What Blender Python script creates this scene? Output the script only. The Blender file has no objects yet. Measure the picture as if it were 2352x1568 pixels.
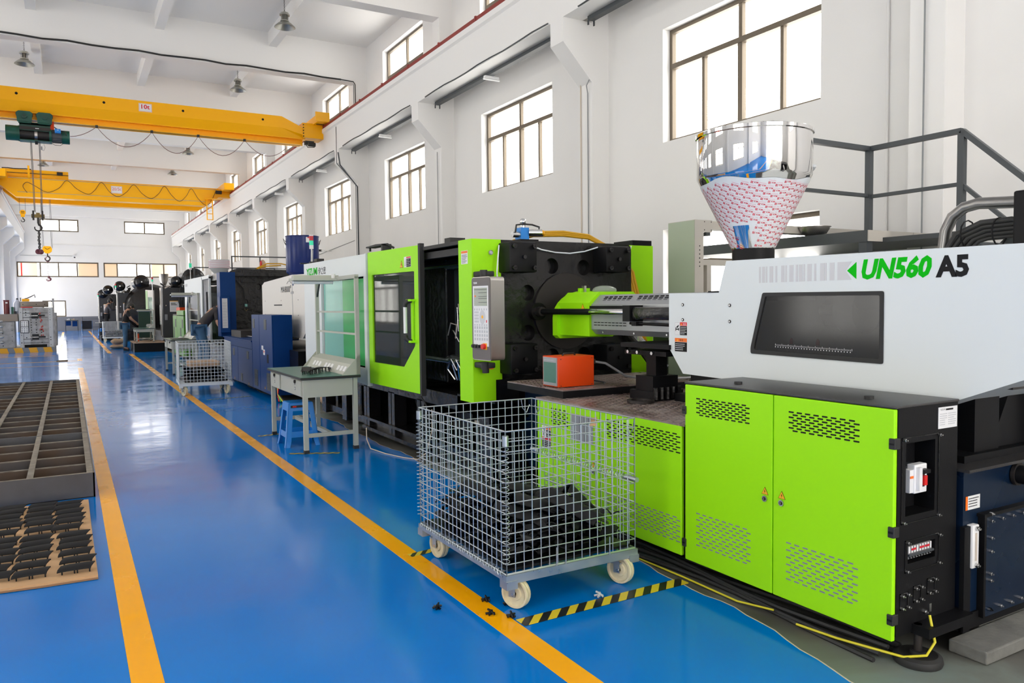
import bpy, bmesh, math, random
from mathutils import Vector, Matrix
from mathutils.geometry import tessellate_polygon
R = math.radians
S = bpy.context.scene
COL = S.collection
random.seed(7)

# ---------------------------------------------------------------- camera
yaw, pit, roll = R(29.95), R(-2.82), R(-0.65)
F = Vector((math.sin(yaw)*math.cos(pit), math.cos(yaw)*math.cos(pit), math.sin(pit)))
r0 = Vector((math.cos(yaw), -math.sin(yaw), 0)); u0 = r0.cross(F)
RR = math.cos(roll)*r0 + math.sin(roll)*u0
UU = -math.sin(roll)*r0 + math.cos(roll)*u0
cam = bpy.data.cameras.new('camera'); co = bpy.data.objects.new('camera', cam); COL.objects.link(co)
cam.sensor_width = 36.0; cam.lens = 1767.0/2352*36; cam.clip_end = 300; cam.clip_start = 0.05
M = Matrix((RR, UU, -F)).transposed().to_4x4(); M.translation = Vector((0, 0, 1.5)); co.matrix_world = M
S.camera = co

# ---------------------------------------------------------------- light and exposure
S.view_settings.view_transform = 'Standard'; S.view_settings.look = 'None'
S.view_settings.gamma = 1.0; S.view_settings.use_curve_mapping = False
S.view_settings.exposure = 0.0
S.cycles.max_bounces = 10; S.cycles.diffuse_bounces = 6; S.cycles.glossy_bounces = 4
S.cycles.transmission_bounces = 6; S.cycles.transparent_max_bounces = 16
S.cycles.use_denoising = True; S.cycles.caustics_reflective = False; S.cycles.caustics_refractive = False
S.cycles.sample_clamp_indirect = 6.0
W = bpy.data.worlds.new('World'); S.world = W; W.use_nodes = True
bg = W.node_tree.nodes['Background']; bg.inputs[0].default_value = (1.0, 0.955, 0.90, 1); bg.inputs[1].default_value = SKY = 7.5

BAY = 5.543
def colY(n): return 9.81 + BAY*n
def bayc(n): return colY(n) + 0.175 + BAY/2
def portal(loc, rot, sx, sy):
    l = bpy.data.lights.new('window_daylight', 'AREA'); l.shape = 'RECTANGLE'; l.size = sx; l.size_y = sy
    l.cycles.is_portal = True
    o = bpy.data.objects.new('window_daylight', l); o.location = loc; o.rotation_euler = rot; COL.objects.link(o)
BAYS = range(-3, 9)
for n in BAYS:
    y = bayc(n)
    for z, h in ((4.565, 1.6), (7.5, 1.42)):
        portal((7.8, y, z), (0, R(90), 0), h, 2.7)
        portal((-3.56, y, z), (0, R(-90), 0), h, 2.7)
    if n not in (4, 6, 8): portal((-3.56, y, 1.7), (0, R(-90), 0), 1.7, 2.7)  # unseen low left windows, added to brighten the aisle-facing sides
portal((7.8, bayc(-1), 1.7), (0, R(90), 0), 1.7, 2.7)
portal((2.2, -7.4, 2.5), (R(90), 0, 0), 6.0, 5.0)  # unseen rear opening, added to let in daylight
LIGHT_GAPS = (4, 6, 8)   # unseen openings added in the left wall to brighten the far hall
for n in LIGHT_GAPS: portal((-3.56, bayc(n), 1.7), (0, R(-90), 0), 3.4, 3.8)

# ---------------------------------------------------------------- materials
def mat(name, col, rough=0.5, metal=0.0, spec=0.5, **k):
    m = bpy.data.materials.new(name); m.use_nodes = True
    nt = m.node_tree; b = nt.nodes['Principled BSDF']
    b.inputs['Base Color'].default_value = (*col, 1); b.inputs['Roughness'].default_value = rough
    b.inputs['Metallic'].default_value = metal; b.inputs['Specular IOR Level'].default_value = spec
    if 'coat' in k: b.inputs['Coat Weight'].default_value = k['coat']; b.inputs['Coat Roughness'].default_value = 0.06
    if 'emit' in k: b.inputs['Emission Color'].default_value = (*k['emit'], 1); b.inputs['Emission Strength'].default_value = k.get('es', 1)
    if 'var' in k or 'bump' in k or 'rv' in k:
        tc = nt.nodes.new('ShaderNodeTexCoord'); nz = nt.nodes.new('ShaderNodeTexNoise')
        nz.inputs['Scale'].default_value = k.get('scale', 6); nz.inputs['Detail'].default_value = k.get('detail', 5)
        mp = nt.nodes.new('ShaderNodeMapping'); mp.inputs['Scale'].default_value = k.get('stretch', (1, 1, 1))
        nt.links.new(tc.outputs['Object'], mp.inputs[0]); nt.links.new(mp.outputs[0], nz.inputs['Vector'])
        if 'var' in k:
            rp = nt.nodes.new('ShaderNodeValToRGB'); rp.color_ramp.elements[0].position = 0.3; rp.color_ramp.elements[1].position = 0.72
            rp.color_ramp.elements[0].color = (*k['var'], 1); rp.color_ramp.elements[1].color = (*col, 1)
            nt.links.new(nz.outputs[0], rp.inputs[0]); nt.links.new(rp.outputs[0], b.inputs['Base Color'])
        if 'rv' in k:
            mr = nt.nodes.new('ShaderNodeMapRange'); mr.inputs['To Min'].default_value = k['rv'][0]; mr.inputs['To Max'].default_value = k['rv'][1]
            mr.inputs['From Min'].default_value = 0.3; mr.inputs['From Max'].default_value = 0.7
            nt.links.new(nz.outputs[0], mr.inputs['Value']); nt.links.new(mr.outputs[0], b.inputs['Roughness'])
        if 'bump' in k:
            nb = nt.nodes.new('ShaderNodeTexNoise'); nb.inputs['Scale'].default_value = k.get('bscale', 40); nb.inputs['Detail'].default_value = 4
            bu = nt.nodes.new('ShaderNodeBump'); bu.inputs['Strength'].default_value = k['bump']; bu.inputs['Distance'].default_value = k.get('bd', 0.01)
            nt.links.new(tc.outputs['Object'], nb.inputs['Vector']); nt.links.new(nb.outputs[0], bu.inputs['Height']); nt.links.new(bu.outputs[0], b.inputs['Normal'])
    return m
def glass(name, tint, fac, rough=0.03):
    """see-through pane: partly transparent with a tint, partly glossy by fresnel"""
    m = bpy.data.materials.new(name); m.use_nodes = True; nt = m.node_tree; nt.nodes.clear()
    out = nt.nodes.new('ShaderNodeOutputMaterial'); tr = nt.nodes.new('ShaderNodeBsdfTransparent'); tr.inputs[0].default_value = (*tint, 1)
    df = nt.nodes.new('ShaderNodeBsdfDiffuse'); df.inputs[0].default_value = (*fac[1], 1)
    m1 = nt.nodes.new('ShaderNodeMixShader'); m1.inputs[0].default_value = fac[0]
    gl = nt.nodes.new('ShaderNodeBsdfGlossy'); gl.inputs['Roughness'].default_value = rough
    lw = nt.nodes.new('ShaderNodeLayerWeight'); lw.inputs[0].default_value = 0.5; m2 = nt.nodes.new('ShaderNodeMixShader')
    L = nt.links.new
    pw = nt.nodes.new('ShaderNodeMath'); pw.operation = 'POWER'; pw.inputs[1].default_value = 4.0; L(lw.outputs['Facing'], pw.inputs[0])
    fr = nt.nodes.new('ShaderNodeMath'); fr.operation = 'MULTIPLY_ADD'; fr.inputs[1].default_value = 0.6; fr.inputs[2].default_value = 0.03; L(pw.outputs[0], fr.inputs[0])
    L(tr.outputs[0], m1.inputs[1]); L(df.outputs[0], m1.inputs[2]); L(fr.outputs[0], m2.inputs[0]); L(m1.outputs[0], m2.inputs[1]); L(gl.outputs[0], m2.inputs[2]); L(m2.outputs[0], out.inputs[0])
    return m
K = {}
K['wall'] = mat('wall_paint', (0.80, 0.79, 0.775), 0.9, var=(0.76, 0.75, 0.735), scale=0.6, spec=0.2)
K['beam'] = mat('beam_paint', (0.80, 0.79, 0.775), 0.85, spec=0.2)
K['farpaint'] = mat('pink_wall_paint', (0.80, 0.68, 0.57), 0.9)
K['dado'] = mat('grey_dado_paint', (0.16, 0.165, 0.18), 0.6)
K['lane'] = mat('yellow_floor_paint', (0.92, 0.40, 0.0), 0.28, spec=0.2, rv=(0.12, 0.32), scale=3)
K['yellowtape'] = mat('yellow_tape', (0.72, 0.55, 0.03), 0.35)
K['blacktape'] = mat('black_tape', (0.012, 0.012, 0.014), 0.35)
K['frame'] = mat('bronze_aluminium', (0.16, 0.13, 0.095), 0.45, 0.4)
K['pane'] = glass('window_glass', (0.97, 0.98, 0.98), (0.0, (1, 1, 1)))
K['green'] = mat('lime_green_paint', (0.33, 0.78, 0.003), 0.45, spec=0.25)
K['mwhite'] = mat('machine_white_paint', (0.66, 0.70, 0.70), 0.38)
K['cream'] = mat('cream_white_paint', (0.72, 0.69, 0.64), 0.45)
K['black'] = mat('black_machine_paint', (0.005, 0.005, 0.006), 0.24, spec=0.45, var=(0.010, 0.009, 0.009), scale=5, bump=0.5, bscale=9, bd=0.02)
K['blackm'] = mat('black_powder_coat', (0.004, 0.004, 0.005), 0.5, spec=0.2, bump=0.15, bscale=150, bd=0.002)
K['blacktop'] = mat('black_textured_top', (0.03, 0.028, 0.028), 0.38, bump=0.5, bscale=220, bd=0.003)
K['navy'] = mat('dark_navy_machine_paint', (0.003, 0.011, 0.03), 0.25, spec=0.35, rv=(0.12, 0.4), scale=2)
K['rubber'] = mat('black_rubber', (0.015, 0.015, 0.015), 0.6)
K['steel'] = mat('bright_steel', (0.62, 0.62, 0.62), 0.25, 1.0)
K['chrome'] = mat('chrome', (0.85, 0.85, 0.86), 0.04, 1.0)
K['mirror'] = mat('mirror_stainless', (0.80, 0.79, 0.78), 0.035, 1.0)
K['brushed'] = mat('brushed_stainless', (0.55, 0.52, 0.49), 0.36, 1.0)
K['silver'] = mat('silver_grey_paint', (0.36, 0.37, 0.38), 0.35, 0.5)
K['zinc'] = mat('zinc_plated_wire', (0.50, 0.54, 0.57), 0.3, 0.85)
K['zincp'] = mat('zinc_plated_plate', (0.38, 0.42, 0.45), 0.38, 0.8, rv=(0.25, 0.5), scale=9)
K['tread'] = mat('worn_tread_plate', (0.40, 0.34, 0.31), 0.40, 0.6, var=(0.22, 0.15, 0.13), scale=5, rv=(0.22, 0.5), bump=0.4, bscale=60, bd=0.01)
K['cream_wheel'] = mat('cream_nylon', (0.68, 0.62, 0.42), 0.45, var=(0.55, 0.47, 0.30), scale=20)
K['orange'] = mat('orange_red_paint', (0.66, 0.055, 0.004), 0.45, spec=0.25)
K['crane'] = mat('crane_yellow_paint', (0.95, 0.45, 0.0), 0.33, spec=0.35)
K['hoist'] = mat('hoist_green_paint', (0.006, 0.10, 0.065), 0.4, var=(0.005, 0.05, 0.035), scale=4)
K['darksteel'] = mat('dark_oiled_steel', (0.035, 0.03, 0.028), 0.45, 0.5)
K['rust'] = mat('rusty_steel_plate', (0.085, 0.082, 0.085), 0.55, 0.4, var=(0.09, 0.048, 0.022), scale=2.0, detail=8)
K['edge'] = mat('worn_steel_edge', (0.30, 0.27, 0.22), 0.5, 0.4, var=(0.14, 0.12, 0.10), scale=12)
K['greysteel'] = mat('grey_primer_steel', (0.085, 0.087, 0.098), 0.5, 0.2, var=(0.055, 0.052, 0.055), scale=2.5)
K['card'] = mat('brown_cardboard', (0.58, 0.36, 0.19), 0.85, var=(0.50, 0.30, 0.15), scale=3)
K['cardedge'] = mat('cardboard_edge', (0.28, 0.15, 0.07), 0.9)
K['plastic'] = mat('matte_black_plastic', (0.010, 0.010, 0.011), 0.55, spec=0.25)
K['scrap'] = mat('black_scrap_plastic', (0.005, 0.005, 0.006), 0.35, spec=0.3)
K['bench'] = mat('bench_beige_grey_paint', (0.42, 0.43, 0.37), 0.45)
K['benchtop'] = mat('green_bench_mat', (0.035, 0.16, 0.115), 0.3)
K['blueplastic'] = mat('blue_plastic', (0.012, 0.22, 0.66), 0.3)
K['blue'] = mat('machine_blue_paint', (0.001, 0.034, 0.15), 0.4, spec=0.15)
K['bluel'] = mat('blue_hopper_paint', (0.006, 0.02, 0.13), 0.28, spec=0.3)
K['red'] = mat('red_plastic', (0.62, 0.01, 0.01), 0.35)
K['railred'] = mat('red_primer_rail', (0.24, 0.022, 0.015), 0.55)
K['dgrey'] = mat('dark_grey_paint', (0.045, 0.052, 0.058), 0.45)
K['grey'] = mat('mid_grey_paint', (0.22, 0.23, 0.24), 0.45)
K['palegreen'] = mat('pale_green_grey_paint', (0.36, 0.42, 0.30), 0.45)  # also paints the reflection on the frame behind the machine
K['beige'] = mat('beige_grey_paint', (0.50, 0.47, 0.42), 0.5)
K['conc'] = mat('grey_concrete_block', (0.20, 0.20, 0.18), 0.85, var=(0.12, 0.12, 0.11), scale=9, bump=0.4)
K['white'] = mat('white_plastic', (0.75, 0.75, 0.75), 0.4)
K['labelw'] = mat('white_label', (0.72, 0.72, 0.72), 0.5)
K['labelk'] = mat('black_print', (0.009, 0.009, 0.01), 0.5, spec=0.15)
K['labelg'] = mat('grey_print', (0.46, 0.47, 0.49), 0.5)
K['labelgreen'] = mat('green_print', (0.0, 0.46, 0.004), 0.5, spec=0.1)
K['labelred'] = mat('red_print', (0.68, 0.01, 0.03), 0.45)
K['labelor'] = mat('orange_print', (0.85, 0.16, 0.005), 0.45)
K['labely'] = mat('amber_print', (0.88, 0.42, 0.01), 0.45)
K['film'] = mat('protective_film', (0.62, 0.65, 0.67), 0.28)
K['filmred'] = mat('film_red_print', (0.58, 0.02, 0.05), 0.4)
K['filmpink'] = mat('film_pink_print', (0.70, 0.35, 0.42), 0.4)
K['tint'] = glass('tinted_guard_glass', (0.30, 0.33, 0.33), (0.16, (0.10, 0.11, 0.11)), 0.05)
K['dtint'] = glass('smoked_cover_glass', (0.42, 0.42, 0.42), (0.22, (0.07, 0.07, 0.072)), 0.12)
K['teal'] = glass('teal_acrylic', (0.45, 0.80, 0.72), (0.75, (0.30, 0.66, 0.56)), 0.12)
K['acgreen'] = glass('green_acrylic', (0.10, 0.65, 0.18), (0.75, (0.07, 0.52, 0.15)), 0.12)
K['acpale'] = glass('pale_acrylic', (0.60, 0.80, 0.66), (0.4, (0.42, 0.66, 0.50)), 0.12)
K['clear'] = glass('clear_plastic_bag', (0.9, 0.9, 0.9), (0.3, (0.7, 0.72, 0.72)), 0.1)
K['screen'] = mat('dim_lcd_screen', (0.16, 0.19, 0.15), 0.2, emit=(0.16, 0.20, 0.15), es=0.25)
K['lcdgreen'] = mat('green_lcd', (0.08, 0.20, 0.15), 0.25)
K['tube'] = mat('fluorescent_tube_off', (0.78, 0.80, 0.86), 0.3)
K['hose'] = mat('yellow_hose', (0.62, 0.33, 0.008), 0.4)
K['wirey'] = mat('yellow_green_wire', (0.62, 0.55, 0.02), 0.45)
K['wireg'] = mat('green_wire', (0.03, 0.35, 0.05), 0.45)
K['cord'] = mat('off_white_cord', (0.55, 0.48, 0.40), 0.6)
K['skin'] = mat('skin', (0.50, 0.27, 0.17), 0.55)
K['hair'] = mat('black_hair', (0.012, 0.010, 0.009), 0.5)
K['jeans'] = mat('blue_jeans', (0.035, 0.09, 0.17), 0.85, var=(0.06, 0.15, 0.25), scale=5)
K['shirtk'] = mat('black_shirt', (0.014, 0.014, 0.015), 0.85)
K['shirtg'] = mat('grey_work_shirt', (0.07, 0.07, 0.08), 0.85)
K['shirtd'] = mat('charcoal_shirt', (0.045, 0.038, 0.038), 0.85)
K['sack'] = mat('kraft_sack_paper', (0.52, 0.36, 0.24), 0.8, var=(0.42, 0.28, 0.18), scale=8, bump=0.5, bscale=15, bd=0.02)
K['sgreen'] = mat('signal_green', (0.02, 0.5, 0.28), 0.3, emit=(0.02, 0.5, 0.25), es=0.5)
K['sred'] = mat('signal_red', (0.5, 0.02, 0.03), 0.3)
K['samber'] = mat('signal_amber_lit', (0.9, 0.25, 0.02), 0.3, emit=(1.0, 0.25, 0.03), es=2.0)
K['lampmetal'] = mat('spun_aluminium', (0.42, 0.42, 0.38), 0.4, 0.8)
K['mold'] = mat('machined_mold_steel', (0.30, 0.30, 0.31), 0.35, 0.75, var=(0.18, 0.18, 0.18), scale=6)
K['moldb'] = mat('brownish_mold_steel', (0.22, 0.19, 0.165), 0.4, 0.6)
K['striper'] = mat('safety_yellow_paint', (0.80, 0.38, 0.01), 0.4)
K['flgreen'] = mat('machine_mid_green_paint', (0.10, 0.30, 0.03), 0.4)
K['teal_dark'] = mat('dark_green_sheet', (0.015, 0.055, 0.04), 0.5)
K['rubberfoot'] = K['rubber']

def floor_material():
    m = bpy.data.materials.new('blue_epoxy_floor'); m.use_nodes = True; nt = m.node_tree; b = nt.nodes['Principled BSDF']; L = nt.links.new
    tc = nt.nodes.new('ShaderNodeTexCoord')
    n1 = nt.nodes.new('ShaderNodeTexNoise'); n1.inputs['Scale'].default_value = 0.5; n1.inputs['Detail'].default_value = 4; L(tc.outputs['Object'], n1.inputs['Vector'])
    rp = nt.nodes.new('ShaderNodeValToRGB'); rp.color_ramp.elements[0].position = 0.35; rp.color_ramp.elements[1].position = 0.7
    rp.color_ramp.elements[0].color = (0.0, 0.155, 0.54, 1); rp.color_ramp.elements[1].color = (0.0, 0.19, 0.62, 1)
    L(n1.outputs[0], rp.inputs[0]); L(rp.outputs[0], b.inputs['Base Color'])
    n2 = nt.nodes.new('ShaderNodeTexNoise'); n2.inputs['Scale'].default_value = 1.6; n2.inputs['Detail'].default_value = 6; L(tc.outputs['Object'], n2.inputs['Vector'])
    mr = nt.nodes.new('ShaderNodeMapRange'); mr.inputs['From Min'].default_value = 0.3; mr.inputs['From Max'].default_value = 0.7
    mr.inputs['To Min'].default_value = 0.07; mr.inputs['To Max'].default_value = 0.17; L(n2.outputs[0], mr.inputs['Value']); L(mr.outputs[0], b.inputs['Roughness'])
    n3 = nt.nodes.new('ShaderNodeTexNoise'); n3.inputs['Scale'].default_value = 1.3; n3.inputs['Detail'].default_value = 3; L(tc.outputs['Object'], n3.inputs['Vector'])
    n4 = nt.nodes.new('ShaderNodeTexNoise'); n4.inputs['Scale'].default_value = 9.0; n4.inputs['Detail'].default_value = 2; L(tc.outputs['Object'], n4.inputs['Vector'])
    ma = nt.nodes.new('ShaderNodeMath'); ma.operation = 'MULTIPLY_ADD'; ma.inputs[1].default_value = 0.08; L(n4.outputs[0], ma.inputs[0]); L(n3.outputs[0], ma.inputs[2])
    bu = nt.nodes.new('ShaderNodeBump'); bu.inputs['Strength'].default_value = 0.22; bu.inputs['Distance'].default_value = 0.02
    L(ma.outputs[0], bu.inputs['Height']); L(bu.outputs[0], b.inputs['Normal'])
    b.inputs['Specular IOR Level'].default_value = 0.16
    return m
K['floor'] = floor_material()
def concrete_material():
    m = bpy.data.materials.new('bare_concrete_floor'); m.use_nodes = True; nt = m.node_tree; b = nt.nodes['Principled BSDF']; L = nt.links.new
    tc = nt.nodes.new('ShaderNodeTexCoord')
    n1 = nt.nodes.new('ShaderNodeTexNoise'); n1.inputs['Scale'].default_value = 1.2; n1.inputs['Detail'].default_value = 9; n1.inputs['Distortion'].default_value = 0.6; L(tc.outputs['Object'], n1.inputs['Vector'])
    rp = nt.nodes.new('ShaderNodeValToRGB'); cr = rp.color_ramp
    cr.elements[0].position = 0.32; cr.elements[0].color = (0.035, 0.033, 0.028, 1); cr.elements[1].position = 0.72; cr.elements[1].color = (0.17, 0.25, 0.235, 1)
    e = cr.elements.new(0.5); e.color = (0.10, 0.098, 0.085, 1); e = cr.elements.new(0.6); e.color = (0.15, 0.17, 0.15, 1)
    L(n1.outputs[0], rp.inputs[0]); L(rp.outputs[0], b.inputs['Base Color']); b.inputs['Roughness'].default_value = 0.55
    return m
K['concfloor'] = concrete_material()

# ---------------------------------------------------------------- mesh helpers
def wloc(p):
    v = Vector((0, 0, 0))
    while p is not None: v += p.location; p = p.parent
    return v
def tag(o, label=None, cat=None, group=None, kind=None):
    if label: o['label'] = label
    if cat: o['category'] = cat
    if group: o['group'] = group
    if kind: o['kind'] = kind
    return o
def thing(name, label, cat, loc=(0, 0, 0), group=None, kind=None):
    o = bpy.data.objects.new(name, None); COL.objects.link(o); o.location = loc; o.empty_display_size = 0.1
    return tag(o, label, cat, group, kind)
def dup(root, loc=None, rotz=None, label=None, group=None, parent=None):
    c = root.copy(); COL.objects.link(c)
    if parent is not None: c.parent = parent
    if loc is not None: c.location = loc
    if rotz is not None: c.rotation_euler = (0, 0, rotz)
    if label: c['label'] = label
    if group: c['group'] = group
    for ch in list(root.children): dup(ch, parent=c)
    return c
class MB:
    """collects shapes into one mesh; every shape takes a material slot key"""
    def __init__(s, *mats): s.bm = bmesh.new(); s.mats = list(mats) or ['white']; s.smooth = []
    def mi(s, m):
        if m is None: return 0
        if m not in s.mats: s.mats.append(m)
        return s.mats.index(m)
    def faces(s, vs, fs, m=None, smooth=False):
        mi = s.mi(m); bv = [s.bm.verts.new(v) for v in vs]
        for f in fs:
            try: fc = s.bm.faces.new([bv[i] for i in f])
            except ValueError: continue
            fc.material_index = mi; fc.smooth = smooth
        return bv
    def box(s, x0, x1, y0, y1, z0, z1, m=None, bev=0):
        if x0 > x1: x0, x1 = x1, x0
        if y0 > y1: y0, y1 = y1, y0
        if z0 > z1: z0, z1 = z1, z0
        vs = [(x, y, z) for z in (z0, z1) for y in (y0, y1) for x in (x0, x1)]
        fs = [(0, 2, 3, 1), (4, 5, 7, 6), (0, 1, 5, 4), (2, 6, 7, 3), (0, 4, 6, 2), (1, 3, 7, 5)]
        bv = s.faces(vs, fs, m)
        if bev:
            es = {e for v in bv for e in v.link_edges}
            bmesh.ops.bevel(s.bm, geom=list(es), offset=bev, segments=2, affect='EDGES', profile=0.5, material=s.mi(m))
        return s
    def obox(s, c, ax, ay, az, m=None):
        """oriented box: centre and three half-axis vectors"""
        c, ax, ay, az = map(Vector, (c, ax, ay, az))
        vs = [c + a*ax + b*ay + d*az for d in (-1, 1) for b in (-1, 1) for a in (-1, 1)]
        s.faces(vs, [(0, 2, 3, 1), (4, 5, 7, 6), (0, 1, 5, 4), (2, 6, 7, 3), (0, 4, 6, 2), (1, 3, 7, 5)], m); return s
    def bar(s, a, b, w, h=None, m=None, up=(0, 0, 1)):
        a, b = Vector(a), Vector(b); d = b - a; h = h or w; up = Vector(up)
        if d.normalized().cross(up).length < 1e-3: up = Vector((0, 1, 0))
        sx = d.normalized().cross(up).normalized(); uz = sx.cross(d.normalized())
        return s.obox((a+b)/2, d/2, sx*w/2, uz*h/2, m)
    def tube(s, pts, r, m=None, n=8, closed=False, caps=True):
        pts = [Vector(p) for p in pts]; N = len(pts); mi = s.mi(m)
        rs = r if isinstance(r, (list, tuple)) else [r]*N
        t0 = None; rings = []; nrm = None
        for i, p in enumerate(pts):
            if closed: t = pts[(i+1) % N] - pts[i-1]
            else: t = pts[min(i+1, N-1)] - pts[max(i-1, 0)]
            t.normalize()
            if nrm is None:
                a = Vector((0, 0, 1)) if abs(t.z) < 0.9 else Vector((1, 0, 0)); nrm = t.cross(a).normalized()
            else:
                nrm = (nrm - t*nrm.dot(t))
                nrm = nrm.normalized() if nrm.length > 1e-6 else t.orthogonal().normalized()
            b = t.cross(nrm)
            rings.append([s.bm.verts.new(p + rs[i]*(math.cos(2*math.pi*k/n)*nrm + math.sin(2*math.pi*k/n)*b)) for k in range(n)])
        for i in range(N if closed else N-1):
            A, B = rings[i], rings[(i+1) % N]
            for k in range(n):
                f = s.bm.faces.new((A[k], A[(k+1) % n], B[(k+1) % n], B[k])); f.material_index = mi; f.smooth = n > 5
        if not closed and caps:
            for rg, rev in ((rings[0], True), (rings[-1], False)):
                f = s.bm.faces.new(rg[::-1] if rev else rg); f.material_index = mi
        return s
    def cyl(s, a, b, r, m=None, n=20, r2=None): return s.tube([a, b], [r, r if r2 is None else r2], m, n)
    def lathe(s, c, prof, m=None, n=32, axis='z'):
        c = Vector(c); mi = s.mi(m); rings = []
        for (r, h) in prof:
            ring = []
            for k in range(n):
                a = 2*math.pi*k/n; p = (r*math.cos(a), r*math.sin(a), h)
                if axis == 'y': p = (p[0], h, p[1])
                if axis == 'x': p = (h, p[0], p[1])
                ring.append(s.bm.verts.new(c + Vector(p)))
            rings.append(ring)
        for A, B in zip(rings, rings[1:]):
            for k in range(n):
                f = s.bm.faces.new((A[k], A[(k+1) % n], B[(k+1) % n], B[k])); f.material_index = mi; f.smooth = True
        return s
    def ring(s, c, r0, r1, h, m=None, n=32, axis='z'):
        return s.lathe(c, [(r0, 0), (r1, 0), (r1, h), (r0, h), (r0, 0)], m, n, axis)
    def disc(s, c, r, h, m=None, n=24, axis='z'):
        return s.lathe(c, [(0.0005, 0), (r, 0), (r, h), (0.0005, h)], m, n, axis)
    def prism(s, poly, axis, d0, d1, holes=(), m=None):
        """extrude a polygon (2D) with holes along an axis. x:(y,z) y:(x,z) z:(x,y)"""
        def P(p, d): return {'x': (d, p[0], p[1]), 'y': (p[0], d, p[1]), 'z': (p[0], p[1], d)}[axis]
        loops = [list(poly)] + [list(h) for h in holes]
        flat = [p for l in loops for p in l]
        tris = tessellate_polygon([[Vector((p[0], p[1], 0)) for p in l] for l in loops])
        mi = s.mi(m); A = [s.bm.verts.new(P(p, d0)) for p in flat]; B = [s.bm.verts.new(P(p, d1)) for p in flat]
        for t in tris:
            for V, tt in ((A, t), (B, t[::-1])):
                try: f = s.bm.faces.new([V[i] for i in tt]); f.material_index = mi
                except ValueError: pass
        k = 0
        for l in loops:
            n = len(l)
            for i in range(n):
                a, b = k+i, k+(i+1) % n
                f = s.bm.faces.new((A[a], A[b], B[b], B[a])); f.material_index = mi
            k += n
        return s
    def ball(s, c, r, m=None, sc=(1, 1, 1), n=10, rot=None):
        mi = s.mi(m); mt = Matrix.Translation(c) @ (rot or Matrix()) @ Matrix.Diagonal((*[r*q for q in sc], 1))
        ret = bmesh.ops.create_uvsphere(s.bm, u_segments=n*2, v_segments=n, radius=1, matrix=mt)
        for f in {f for v in ret['verts'] for f in v.link_faces}: f.material_index = mi; f.smooth = True
        return s
    def text(s, txt, size, M4, m=None, bold=0.0, shear=0.0, width=None, height=None, ext=0.0006, res=2):
        cu = bpy.data.curves.new('t', 'FONT'); cu.body = txt; cu.size = size; cu.shear = shear; cu.offset = bold; cu.extrude = ext; cu.resolution_u = res
        o = bpy.data.objects.new('t', cu); COL.objects.link(o)
        dg = bpy.context.evaluated_depsgraph_get(); me = bpy.data.meshes.new_from_object(o.evaluated_get(dg))
        bpy.data.objects.remove(o); bpy.data.curves.remove(cu)
        if not me.vertices: bpy.data.meshes.remove(me); return s
        xs = [v.co.x for v in me.vertices]; ys = [v.co.y for v in me.vertices]
        x0, x1, y0, y1 = min(xs), max(xs), min(ys), max(ys)
        sx = (width/(x1-x0)) if width else 1; sy = (height/(y1-y0)) if height else (sx if width else 1)
        mi = s.mi(m); n0 = len(s.bm.faces)
        T = M4 @ Matrix.Diagonal((sx, sy, 1, 1)) @ Matrix.Translation((-x0, -y0, 0))
        me.transform(T); tmp = bmesh.new(); tmp.from_mesh(me)
        vm = {}
        for v in tmp.verts: vm[v] = s.bm.verts.new(v.co)
        for f in tmp.faces:
            try: nf = s.bm.faces.new([vm[v] for v in f.verts]); nf.material_index = mi
            except ValueError: pass
        tmp.free(); bpy.data.meshes.remove(me); return s
    def build(s, name, parent=None, smooth=None, fixn=True, angle=None):
        if fixn: bmesh.ops.recalc_face_normals(s.bm, faces=s.bm.faces)
        me = bpy.data.meshes.new(name)
        off = wloc(parent) if parent is not None else Vector((0, 0, 0))
        if off.length > 0: bmesh.ops.translate(s.bm, verts=s.bm.verts, vec=-off)
        s.bm.to_mesh(me); s.bm.free()
        for m in s.mats: me.materials.append(K[m])
        if any(p.use_smooth for p in me.polygons): me.set_sharp_from_angle(angle=R(38))
        o = bpy.data.objects.new(name, me); COL.objects.link(o); o.parent = parent
        return o
def MX(x, y, z):   # text/label frame on a wall that faces -X: u -> -Y, v -> +Z
    return Matrix(((0, 0, -1, x), (-1, 0, 0, y), (0, 1, 0, z), (0, 0, 0, 1)))
def MY(x, y, z):   # on a face that looks to -Y: u -> +X, v -> +Z
    return Matrix(((1, 0, 0, x), (0, 0, -1, y), (0, 1, 0, z), (0, 0, 0, 1)))
def MZ(x, y, z, a=0):
    return Matrix.Translation((x, y, z)) @ Matrix.Rotation(a, 4, 'Z')
def quad(mb, M4, x0, x1, y0, y1, m, d=0.0008):
    c = M4 @ Vector(((x0+x1)/2, (y0+y1)/2, d/2)); r = M4.to_3x3()
    mb.obox(c, r @ Vector(((x1-x0)/2, 0, 0)), r @ Vector((0, (y1-y0)/2, 0)), r @ Vector((0, 0, d/2)), m)
def poly(mb, M4, pts, m, d=0.0012):
    a = [M4 @ Vector((p[0], p[1], 0)) for p in pts]; b = [M4 @ Vector((p[0], p[1], d)) for p in pts]; n = len(pts)
    mb.faces(a+b, [tuple(range(n))[::-1], tuple(range(n, 2*n))] + [(i, (i+1) % n, n+(i+1) % n, n+i) for i in range(n)], m)
def warn_tri(name, M4, size, parent, bolt=True):
    mb = MB('labely'); s = size
    poly(mb, M4, [(-s/2, 0), (s/2, 0), (0, s*0.87)], 'labelk'); poly(mb, M4, [(-s*.44, s*.035), (s*.44, s*.035), (0, s*0.8)], 'labely', 0.0018)
    if bolt: poly(mb, M4, [(s*.02, s*.62), (-s*.09, s*.33), (s*.0, s*.35), (-s*.03, s*.12), (s*.09, s*.42), (s*.0, s*.40)], 'labelk', 0.0024)
    return mb.build(name, parent)
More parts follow.
